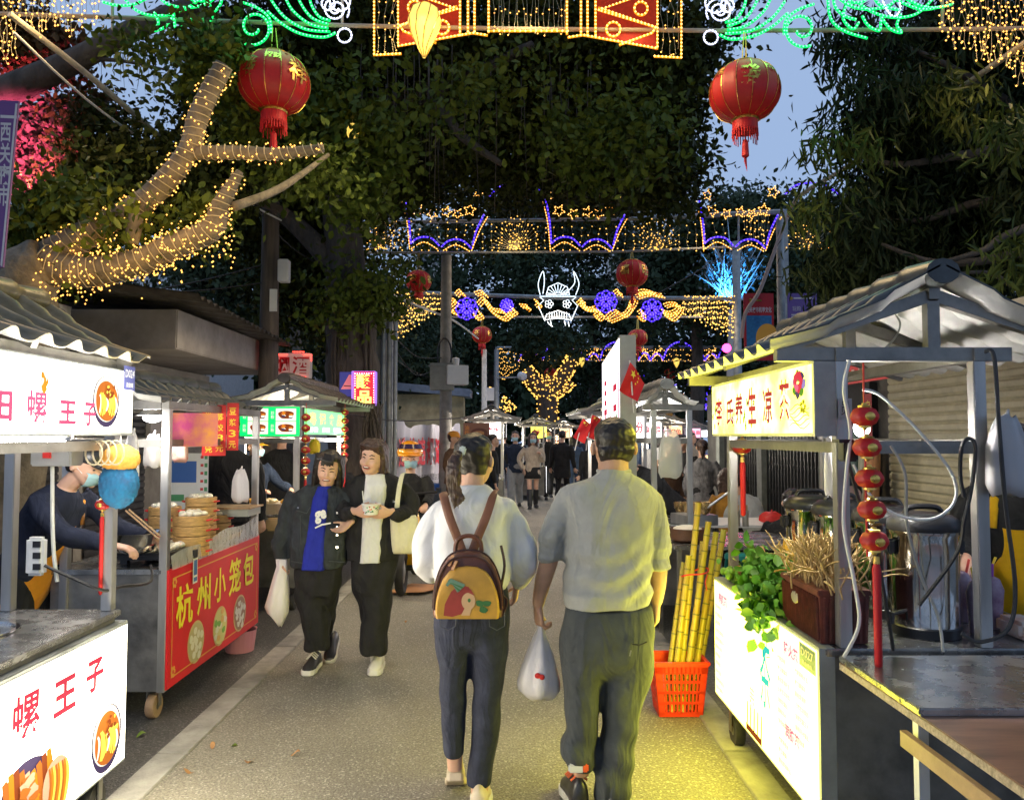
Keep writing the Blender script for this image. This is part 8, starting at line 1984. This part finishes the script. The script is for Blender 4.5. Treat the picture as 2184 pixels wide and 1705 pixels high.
gA, TA = girl('young woman in black denim jacket and blue tee laughing with eyes closed', frA, (698, 1026), .215,
     [(1030, 672, 720, .07), (1040, 645, 735, .10), (1052, 626, 742, .115), (1080, 620, 745, .122), (1120, 620, 744, .126), (1160, 620, 742, .13), (1190, 620, 740, .13), (1206, 623, 736, .125)], [(1034, 682, 714, .095), (1060, 675, 709, .130), (1100, 669, 705, .138), (1150, 661, 703, .144), (1210, 650, 701, .144)],
     [([(634, 1052), (615, 1095), (606, 1135), (600, 1165), (601, 1192)], [22, 20, 20, 19, 15]), ([(736, 1052), (748, 1088, -.03), (748, 1112, -.12)], [20, 18, 13])],
     [[(1195, 629, 732, .118), (1230, 628, 728, .12), (1268, 634, 720, .105)], [(1255, 630, 692, .10), (1290, 634, 697, .10), (1320, 640, 701, .10), (1350, 646, 702, .095), (1384, 648, 700, .09)], [(1255, 672, 722, .10), (1310, 672, 714, .09, .12), (1350, 672, 706, .09, .24), (1374, 674, 700, .08, .30)]],
     [((P(668, 1400, YG).x, YG + .12, .004), (-.05, -1, 0), .26, mat('black_canvas', (.02, .02, .022), .6), M_wsole, .0, .10, .052, M_wsole), ((P(688, 1400, YG).x, YG + .42, .02), (0, -1, 0), .25, M_sn, M_wsole, .5, .09, .05)],
     [(P(601, 1193, YG), (.05, -.05, -1), (1, 0, 0), (0, -1, 0), .9, .9), (P(747, 1114, YG - .14), (-.6, -.3, -.45), (0, -.4, .6), (-.2, 0, 1), .35, .9)], (C_den, C_blue), .8, True, hairA)
m = MB(); bb = Board(P(674, 1118, YG - .148), (.96, 0, .25), (-.25, 0, .96), (0, -1, 0)); bb.text(m, 'ge', 0, 0, .085, .085, .006, bold=.05, shear=.2); bb.strip(m, [(-.01, -.02), (.04, -.01), (.10, -.015)], .012, .006); m.build('shirt_print', M_white, gA, fix=False)
m = MB()
for y in (1093, 1123, 1140, 1166): m.lathe([(.002, .004), (.007, .004), (.007, 0)], P(719, y, YG - .135), 10, axis=(0, -1, 0))
m.lathe([(.002, .004), (.007, .004), (.007, 0)], P(636, 1082, YG - .125), 10, axis=(0, -1, 0)); m.build('metal_button', M_chrome, gA)
m = MB()
for a, c in (((632, 1088), (654, 1094)), ((654, 1094), (662, 1080)), ((640, 1098), (642, 1160)), ((660, 1098), (662, 1165)), ((620, 1196), (655, 1202)), ((700, 1196), (736, 1198))): m.tube([P(*a, YG - .124), P(*c, YG - .128)], .003, 4)
m.build('jacket_seam', mat('denim_seam', (.05, .055, .06), .8), gA)
carry_bag('white plastic bag with pale blue print held by the woman in denim', (P(598, 1205, YG), YG - .02), [(1192, 588, 612, .02), (1208, 590, 613, .03), (1225, 584, 614, .05), (1260, 574, 616, .07), (1290, 565, 616, .075), (1305, 570, 615, .07), (1320, 585, 608, .05), (1334, 594, 602, .012)], seed=4)
frB = frame((-.32, -1, -.12), (.16, 0, 1))
def hairB(o, T):
    m = MB(); hair_cap(m, T, .222, frB, .18, .22, 1.06, 1.09)
    for x in np.linspace(-.28, .28, 9): m.tube([T(x * .5, .15, 1.02), T(x * .95, .36, .86), T(x * 1.25, .33 - abs(x) * .4, .58)], [(.02, .012), (.018, .010), (.004, .003)], 6)
    for k in range(3): m.tube([T(.30, -.15 - .1 * k, .4), T(.34, -.2 - .1 * k, -.1), T(.34, -.22 - .1 * k, -.5)], [.025, .028, .01], 8); m.tube([T(-.26, .12 - .1 * k, .9), T(-.36, .10 - .12 * k, .5), T(-.37, .02 - .12 * k, .05), T(-.34, -.05 - .1 * k, -.35)], [.02, .022, .018, .006], 8); m.tube([T(.26, .10 - .1 * k, .9), T(.365, .08 - .12 * k, .55), T(.375, .0 - .12 * k, .15), T(.36, -.05 - .1 * k, -.3)], [.02, .02, .018, .006], 8)
    fused('hair', m, M_hair_br, o, .007, 3, disp=lambda c: nz(c, 80, .0012), local=False)
gB, TB = girl('young woman in black jacket and white tee laughing and holding a bowl', frB, (794, 1006), .222,
     [(1006, 780, 826, .07), (1016, 758, 846, .10), (1030, 747, 860, .115), (1070, 746, 858, .122), (1110, 743, 856, .126), (1150, 741, 854, .13), (1192, 741, 850, .125)], [(1008, 782, 824, .095), (1032, 782, 831, .130), (1080, 780, 826, .138), (1140, 776, 821, .142), (1195, 773, 818, .141)],
     [([(757, 1036), (738, 1064), (732, 1086, -.06), (744, 1092, -.16), (756, 1090, -.21)], [21, 20, 18, 15, 11]), ([(852, 1036), (872, 1068), (870, 1092, -.06), (850, 1096, -.16), (834, 1092, -.21)], [21, 21, 20, 16, 11])],
     [[(1184, 746, 848, .118), (1220, 748, 845, .12), (1262, 754, 838, .105)], [(1250, 778, 838, .10), (1300, 777, 837, .10), (1345, 772, 832, .098), (1375, 767, 827, .095), (1392, 766, 825, .09)], [(1250, 752, 802, .10), (1310, 766, 812, .09, .12), (1350, 774, 815, .09, .24), (1376, 778, 812, .08, .3)]],
     [((P(804, 1405, YG).x, YG + .12, .004), (.0, -1, 0), .26, M_wshoe, M_wsole, .0, .11, .053, M_wsole), ((P(792, 1400, YG).x, YG + .42, .02), (0, -1, 0), .25, M_wshoe, M_wsole, .5, .09, .05)],
     [(P(757, 1089, YG - .22), (.8, -.35, -.15), (.25, .8, .35), (0, -.1, 1), .42, .95), (P(833, 1091, YG - .22), (-.8, -.35, -.15), (-.25, .8, .35), (0, -.1, 1), .42, .95)], (C_blk, C_tee), 1.15, False, hairB)
m = MB(); bb = Board(P(838, 1071, YG - .135), (1, 0, 0), (0, 0, 1), (0, -1, 0)); bb.text(m, 'inn', 0, 0, .045, .016, .0); m.build('chest_print', M_white, gB, fix=False)
o = thing('paper_bowl', 'paper snack bowl with a white stick held in both hands', 'bowl', P(791, 1097, YG - .27)); c = P(791, 1097, YG - .27)
m = MB(); m.lathe([(.040, 0), (.045, .002), (.060, .068), (.063, .07), (.060, .074), (.056, .066), (.042, .01), (.003, .01)], c, 28); m.build('bowl_wall', M_paper, o, smooth=True)
m = MB(); g_ = random.Random(2)
for k in range(20): t = -math.pi / 2 + g_.uniform(-1.1, 1.1); z = g_.uniform(.015, .055); q = .046 + .20 * z; m.ball(c + Vector((q * math.cos(t), q * math.sin(t), z)), (.006, .003, .005), k % 3, n=6, k=4)
m.build('bowl_print', [mat('pr1', (.1, .3, .12), .5), mat('pr2', (.5, .12, .08), .5), mat('pr3', (.15, .2, .2), .5)], o)
m = MB(); m.tube([c + Vector((-.045, 0, .05)), c + Vector((-.055, -.005, .155))], .004, 6); m.build('stick', M_white, o)
m = MB(); m.ball(c + Vector((0, 0, .055)), (.05, .05, .02)); m.build('food', mat('bowl_food', (.4, .2, .08), .5, noise=.3, nscale=60), o, smooth='all')
o = thing('tote_bag', 'cream canvas tote bag hanging from the shoulder of the woman with the bowl', 'tote bag', P(860, 1140, YG - .1))
m = MB(); rings = []
for y, xl, xr, hd in ((1098, 836, 886, .025), (1106, 833, 890, .035), (1130, 834, 892, .045), (1160, 836, 893, .045), (1174, 838, 893, .035), (1180, 840, 890, .012)): rings.append(ringz(P((xl + xr) / 2, y, YG - .12), (xr - xl) / 2 * YG / FPX, hd, e=3))
m.loft(rings); m.build('bag_body', cloth('cream_canvas', (.66, .62, .43), .06, 8, .5), o, smooth='all')
m = MB(); m.tube(catmull([tuple(P(862, 1008, YG + .02)), tuple(P(857, 1014, YG - .10)), tuple(P(850, 1050, YG - .15)), tuple(P(845, 1100, YG - .17))], 5), [(.016, .003)] * 16, 8, up=(1, 0, .2)); m.build('strap', cloth('cream_canvas', (.66, .62, .43)), o, smooth=True)
# ================================================================ vendors and the crowd
def crowd(label, px, Y, H, face_deg, top, bot, hair='short', arms=('down', 'down'), stride=.0, mask=False, coat=0.0, legs=None, boots=None, lean=0.0, sit=False, hat=None, apron=None, hairm=None, vox=.014, build=1.0, smile=0, base_z=0.0, tilt=0.0, group='people in the market'):
    """face_deg: 0 looks at the camera, 90 to the right of the picture, 180 away"""
    x0 = P(px, 930, Y).x; o = thing('person', label, 'person', (x0, Y, 0), group=group); a = R(face_deg); f = Vector((math.sin(a), -math.cos(a), 0)); r = f.cross(UP)
    zp = (.47 if sit else .52 * H) + base_z; O = Vector((x0, Y, 0)); s = H / 1.7
    L = lambda x, y, z: O + r * x + f * y + UP * z
    def sp(t, x=0, y=0):   # point along the leaning spine, t metres above the pelvis
        return L(x, y * math.cos(lean) + math.sin(lean) * t, zp + t * math.cos(lean) - y * math.sin(lean))
    sl = Vector(f) * math.cos(lean) - UP * math.sin(lean); b = MB(); m = MB(); tb = .53 * s
    for mb, k in ((b, .82), (m, 1.0)):
        mb.loft([ringz(sp(t * s), hw * s * k * build, hd * s * k * build, 20, 2.4, r, sl) for t, hw, hd in ((-.06 - coat, .175 + coat * .08, .13), (.05, .17, .125), (.2, .165, .125), (.36, .19, .13), (.46, .185, .11), (.52, .10, .085), (.55, .06, .06))])
    hf = (f + UP * (-math.sin(lean) * .8 - math.sin(tilt))).normalized(); fr = frame(hf); hh = .228 * s; nb = sp(.60 * s); T = head(b, nb + hf * (.02 if lean < .3 else .05), hh, fr, ears=hair != 'long'); b.tube([sp(.48 * s), sp(.56 * s), T(0, 0, .3)], [.06 * s, .055 * s, .055 * s], 10)
    for i, sd_ in enumerate((-1, 1)):
        A = arms[i]; S_ = sp(.47 * s, sd_ * .185 * s * build)
        pr = {'down': ((.05, -.02, -.27), (.04, .04, -.25)), 'swing': ((.05, -.12, -.25), (.0, .06, -.25)), 'fold': ((.04, -.02, -.27), (-.14, .20, .02)), 'phone': ((.05, .02, -.27), (-.10, .22, .16)), 'pocket': ((.12, -.04, -.25), (-.10, .06, -.22)), 'reach': ((.02, .20, -.18), (-.05, .25, -.06)), 'lap': ((.04, .10, -.25), (-.10, .24, -.05))}[A]
        E_ = S_ + r * (sd_ * pr[0][0] * s) + f * (pr[0][1] * s) + UP * (pr[0][2] * s); W_ = E_ + r * (sd_ * pr[1][0] * s) + f * (pr[1][1] * s) + UP * (pr[1][2] * s)
        m.tube(catmull([S_ - r * sd_ * .03, (S_ + E_) / 2 + r * sd_ * .015, E_, (E_ + W_) / 2, W_], 3), list(np.interp(np.linspace(0, 4, 13), range(5), [.078 * s, .066 * s, .058 * s, .052 * s, .044 * s])), 12); b.tube([S_, E_, W_], [.045 * s, .036 * s, .026 * s], 8)
        hand(b, W_, (W_ - E_), f if A == 'down' else -UP + f * .1, f if A == 'down' else -r * sd_ + UP * .3, .5, .98 * s, 1.25)
    lm = MB(); bt = MB()
    for i, sd_ in enumerate((-1, 1)):
        st = stride * (1 if i else -1); hp = L(sd_ * .085 * s, 0, zp)
        if sit: kn = L(sd_ * .11, .40, .46 + base_z); an = L(sd_ * .11, .38, .06 + base_z)
        else: kn = L(sd_ * .085 * s, st * .5 + .03, .28 * H + base_z); an = L(sd_ * .08 * s, st, .075 + base_z + max(0, -st) * .12)
        wd = 1.0 if legs != 'wide' else 1.3
        lm.tube(catmull([hp + UP * .05, hp, (hp + kn) / 2, kn, (kn + an) / 2, an], 3), list(np.interp(np.linspace(0, 5, 16), range(6), [.10 * s, .105 * s, .085 * s * wd, .068 * s * wd, .064 * s * wd, .058 * s * wd])), 12)
        b.tube([hp, kn, an, an - UP * .03], [.07 * s, .05 * s, .032 * s, .03 * s], 10)
        tv = (f + r * sd_ * .12).normalized(); shoe(o, an - UP * (.072) - tv * .075, tv, .255 * s, boots or M_sn, M_black if boots is None else boots, .0, .10, .045)
        if legs == 'boots': bt.tube([an - UP * .02, (an + kn) / 2, kn - UP * .04], [.052, .06, .064], 12)
    lm.loft([ringz(L(0, 0, zp + dz), hw * s, hd * s, 18, 2.4, r, f) for dz, hw, hd in ((-.08, .15, .11), (.0, .168, .122), (.10, .165, .118))])
    fused('body', b, M_skin, o, vox * .75, 4, local=False)
    fused('jacket', m, top, o, vox, 3, disp=lambda c: nz(c, 13, .004, px % 7), local=False)
    if legs == 'boots':
        sk = MB(); sk.loft([ringz(L(0, 0, z), hw, hd, 18, 2.3, r, f) for z, hw, hd in ((.40 * H, .19, .14), (.46 * H, .18, .13), (.55 * H, .165, .12))]); sk.build('skirt', bot, o, smooth='all'); bt.build('boot_shaft', M_black, o, smooth=True)
    else: fused('trousers', lm, bot, o, vox, 3, disp=lambda c: nz(c, 13, .004, 1 + px % 5), local=False)
    hm = hairm or M_hair; mm = MB(); hair_cap(mm, T, hh, fr, .16, .26, 1.07, 1.09)
    if hair in ('long', 'pony'):
        if hair == 'long':
            for k in range(11):
                t = math.pi * (k / 10) * 1.15 - .12 - math.pi / 2; x, y = .35 * math.sin(t), -.40 * math.cos(t) * .9; mm.tube([T(x * .9, y, .7), T(x, y, .2), T(x * 1.05, y, -.25), T(x * 1.0, y * .9, -.75)], [.032, .036, .034, .01], 8)
        else: mm.tube([T(0, -.44, .68), T(0, -.62, .55), T(0, -.6, .1), T(0, -.52, -.35)], [.03, .042, .035, .008], 8)
    fused('hair', mm, hm, o, vox * .7, 3, disp=lambda c: nz(c, 70, .002), local=False)
    if abs(((face_deg + 180) % 360) - 180) < 130: face(o, T, hh, smile, False, mask, fr)
    if hat is not None:
        mm = MB(); mm.loft([ringz(T(0, -.03, z), hw * hh, hd * hh, 22, 2.1, *fr[:2]) for z, hw, hd in ((.62, .385, .50), (.72, .40, .51), (.9, .36, .46), (1.04, .24, .30), (1.1, .06, .08))])
        mm.loft([[T(x, y, z) for x, z in ((-.34, .62), (-.2, .68), (0, .70), (.2, .68), (.34, .62), (.2, .64), (0, .66), (-.2, .64))] for y in (.36,)] + [[T(x * .8, .74, z - .06) for x, z in ((-.34, .62), (-.2, .66), (0, .67), (.2, .66), (.34, .62), (.2, .64), (0, .65), (-.2, .64))]])
        mm.build('cap', hat, o, smooth=True)
    if apron is not None:
        mm = MB(); N_ = 9; rows_ = []
        for t in np.linspace(-.22, .36, 9): rows_.append([sp(t * s, .18 * s * math.sin(q) * (1 if t < .15 else .7), (.145 + (.02 if t < 0 else 0)) * s * math.cos(q)) for q in np.linspace(-1.25, 1.25, N_)])
        mm.loft(rows_, cap=False, closed_ring=False)
        for sd_ in (-1, 1): mm.tube([sp(.36 * s, sd_ * .10 * s, .135 * s), sp(.49 * s, sd_ * .09 * s, .08 * s), sp(.53 * s, sd_ * .06 * s, -.05 * s)], [(.02, .004)] * 3, 6, up=r)
        mm.build('apron', apron, o, smooth='all')
    return o
YC = mat('yellow_cap', (.8, .48, .01), .6)
crowd('man in navy hoodie and grey trousers with a mask walking beside the beige coat', 1099, 17.7, 1.70, -5, C_navy, C_gpant, arms=('pocket', 'pocket'), stride=.14, mask=True, coat=.05, legs='wide')
crowd('woman in beige fleece coat with mask and black boots', 1136, 17.4, 1.66, 5, C_beige, C_blk, 'long', ('phone', 'pocket'), .12, True, .16, 'boots', hairm=M_hair_br, boots=M_black)
crowd('man in black with a pale mask walking toward the camera behind the beige coat', 1169, 20, 1.74, 5, C_blk, C_blk, arms=('down', 'swing'), stride=.22, mask=True)
crowd('man in a long black coat seen from behind left of the denim jacket', 1199, 18.6, 1.72, 160, C_blk, C_blk, stride=.15, coat=.22, build=1.1)
crowd('woman in blue denim jacket with long hair seen from behind', 1224, 20.5, 1.62, 175, C_dblue, C_dblue, 'long', stride=.1)
crowd('figure in black standing by the pair of red flags', 1259, 16.5, 1.58, 200, C_blk, C_blk, 'long')
crowd('man in brown jacket and orange cap standing by the concrete pole', 966, 13.2, 1.66, 70, C_brown, C_brown, hat=mat('orange_cap', (.75, .3, .02), .6), arms=('down', 'fold'))
crowd('person in black behind the head of the woman with the ponytail', 1049, 13.6, 1.62, 100, C_blk, C_navy)
crowd('worker in black bending over a counter with a mask at his chin', 1432, 7.6, 1.72, -70, C_blk, C_blk, arms=('reach', 'reach'), lean=.85, mask=True, vox=.011, build=1.12)
crowd('man in black tee preparing food down the street on the right', 1456, 11.2, 1.62, -40, C_blk, C_blk, arms=('fold', 'fold'), tilt=.3)
crowd('person with brown hair behind the bending worker', 1425, 10.4, 1.58, 40, C_brown, C_blk, hairm=M_hair_br)
crowd('woman in grey jacket with a ponytail standing with her back turned', 1497, 11, 1.54, 170, C_tweed, C_blk, 'pony', hairm=M_hair_br, coat=.10)
crowd('seated woman in mustard knit with long brown hair at the folding table', 1560, 8.9, 1.58, 190, C_must, C_blk, 'long', ('lap', 'lap'), sit=True, hairm=M_hair_br, lean=.2)
crowd('seated woman in pale jacket leaning over the folding table', 1618, 8.7, 1.60, 215, C_pale, C_blk, 'pony', ('lap', 'lap'), sit=True, lean=.45)
crowd('person in black hunched on a low seat behind the tea urns', 1672, 6.2, 1.60, 150, C_blk, C_blk, 'short', ('lap', 'lap'), sit=True, lean=.5)
crowd('tea vendor in white shirt sitting behind the lantern string', 1822, 4.9, 1.62, -55, C_tee, C_blk, 'short', ('phone', 'phone'), sit=True, vox=.010, base_z=.12, lean=.1, tilt=.25)
crowd('stall helper in black top and yellow apron at the right edge', 2176, 3.7, 1.66, -40, cloth('black_tee2', (.02, .02, .02), .3), C_blk, 'short', ('reach', 'reach'), vox=.010, apron=C_yel, lean=.22, hairm=M_hair_br)
crowd('vendor in yellow cap and mask behind the green sign counter', 541, 8.4, 1.58, 60, C_navy, C_blk, arms=('reach', 'fold'), mask=True, hat=YC, vox=.011)
crowd('man in black suit jacket with his back turned inside the green sign stall', 601, 9.5, 1.72, 175, C_blk, C_blk, build=1.15, vox=.011)
crowd('person in black jacket standing behind the steaming bun counter', 486, 6.7, 1.78, 215, C_blk, C_blk, vox=.010, build=1.05)
crowd('dark figure sitting behind the two laughing women', 722, 9.6, 1.62, 60, C_blk, C_blk, 'short', ('lap', 'lap'), sit=True, base_z=.2)
for (lab, x_, Y_, fd, tp, hr) in (('distant shopper in pale top walking away near the fourth arch', 1148, 27, 180, C_pale, 'short'), ('distant woman in red brown jacket facing the camera far down the street', 1187, 26, 10, C_brown, 'long'), ('distant man in dark hoodie far down the street beside the flags', 1243, 24, 0, C_navy, 'short'), ('distant shopper in white top at the right far stalls', 1402, 16, 160, C_tee, 'long'), ('distant shopper in beige at the right far stalls', 1475, 17, 30, C_beige, 'short'), ('distant shopper in denim by the last right stalls', 1384, 22, 190, C_dblue, 'long'), ('distant shopper in orange by the far right stall lamps', 1446, 22, 0, C_must, 'short'), ('distant figure in black at the end of the left row', 1075, 24, 170, C_blk, 'short')):
    crowd(lab, x_, Y_, 1.66, fd, tp, C_blk, hr, stride=.12, vox=.02)
ven = crowd('noodle vendor in navy shirt and orange apron bending over a bowl with chopsticks', 64, 4.45, 1.62, 84, cloth('navy_shirt', (.018, .022, .04), .2), C_blk, 'short', ('reach', 'reach'), lean=.46, mask=True, vox=.009, apron=C_orange, hat=M_black, build=1.08, group=None)
mb = MB()
for d in (0, 7): mb.tube([P(268 + d, 1088 - d * .3, 4.42), P(340 + d * .3, 1150 - d, 4.40)], .005, 6)
o = mb.build('chopsticks', M_wood); tag(o, 'long wooden cooking chopsticks held by the noodle vendor', 'chopsticks')
# the scooter rider
rd = crowd('scooter rider in black jacket with a blue mask', 876, 8.6, 1.66, 8, C_blk, C_blk, 'short', ('reach', 'reach'), sit=True, mask=True, vox=.011, base_z=.19, group=None)
o = thing('helmet', 'glossy orange helmet with a dark visor on the scooter rider', 'helmet', P(884, 965, 8.6)); c = P(876, 963, 8.55); c.x = P(876, 930, 8.6).x
mb = MB(); mb.loft([ringz(c + Vector((0, .0, z)), hw, hd, 24, 2.1) for z, hw, hd in ((-.045, .132, .15), (.0, .142, .155), (.05, .132, .145), (.10, .09, .10), (.125, .03, .03))]); mb.tube([c + Vector((.128 * math.sin(t), -.16 * math.cos(t), -.035)) for t in np.linspace(-1.2, 1.2, 12)], .014, 6); mb.build('helmet_shell', mat('orange_shell', (.80, .30, .015), .15, coat=.5), o, smooth='all')
mb = MB(); mb.loft([ringz(c + Vector((0, -.012, z)), hw, hd, 24, 2.1) for z, hw, hd in ((.035, .141, .152), (.085, .114, .125))], cap=False); mb.build('visor', mat('dark_visor', (.03, .015, .05), .08), o, smooth='all')
o = thing('scooter', 'yellow fronted scooter under the rider', 'scooter', (rd.location.x, 8.4, 0)); x = rd.location.x; M_sy = mat('scooter_yellow', (.75, .40, .01), .25, coat=.4)
mb = MB(); mb.loft([ringz((x, 8.05 + dy, z), hw, hd, 16, 3) for z, hw, hd, dy in ((.28, .13, .04, .06), (.5, .19, .045, .04), (.75, .16, .05, .06), (.95, .10, .06, .12))]); mb.build('front_shield', M_sy, o, smooth='all')
mb = MB(); mb.box((x, 8.65, .62), (.30, .75, .12)); mb.box((x, 8.8, .42), (.26, .5, .3)); mb.box((x, 8.3, .25), (.26, .5, .06)); mb.build('seat_body', M_black, o, bevel=.03)
mb = MB(); mb.tube([(x - .33, 8.18, 1.02), (x - .1, 8.14, 1.0), (x + .1, 8.14, 1.0), (x + .33, 8.18, 1.02)], .015, 8); mb.build('handlebar', M_black, o)
for y in (7.92, 9.1):
    mb = MB(); mb.tube([(x, y + .19 * math.cos(t), .235 + .19 * math.sin(t)) for t in np.linspace(0, 6.283, 24, endpoint=False)], .045, 8, closed=True); wl = mb.build('wheel', M_rubber, o, smooth=True); mb = MB(); mb.lathe([(.02, -.04), (.13, -.02), (.13, .02), (.02, .04)], (x, y, .235), 14, axis=(1, 0, 0)); mb.build('rim', M_steel_d, wl)
# ================================================================ tidy
bpy.data.scenes.remove(_tmp)
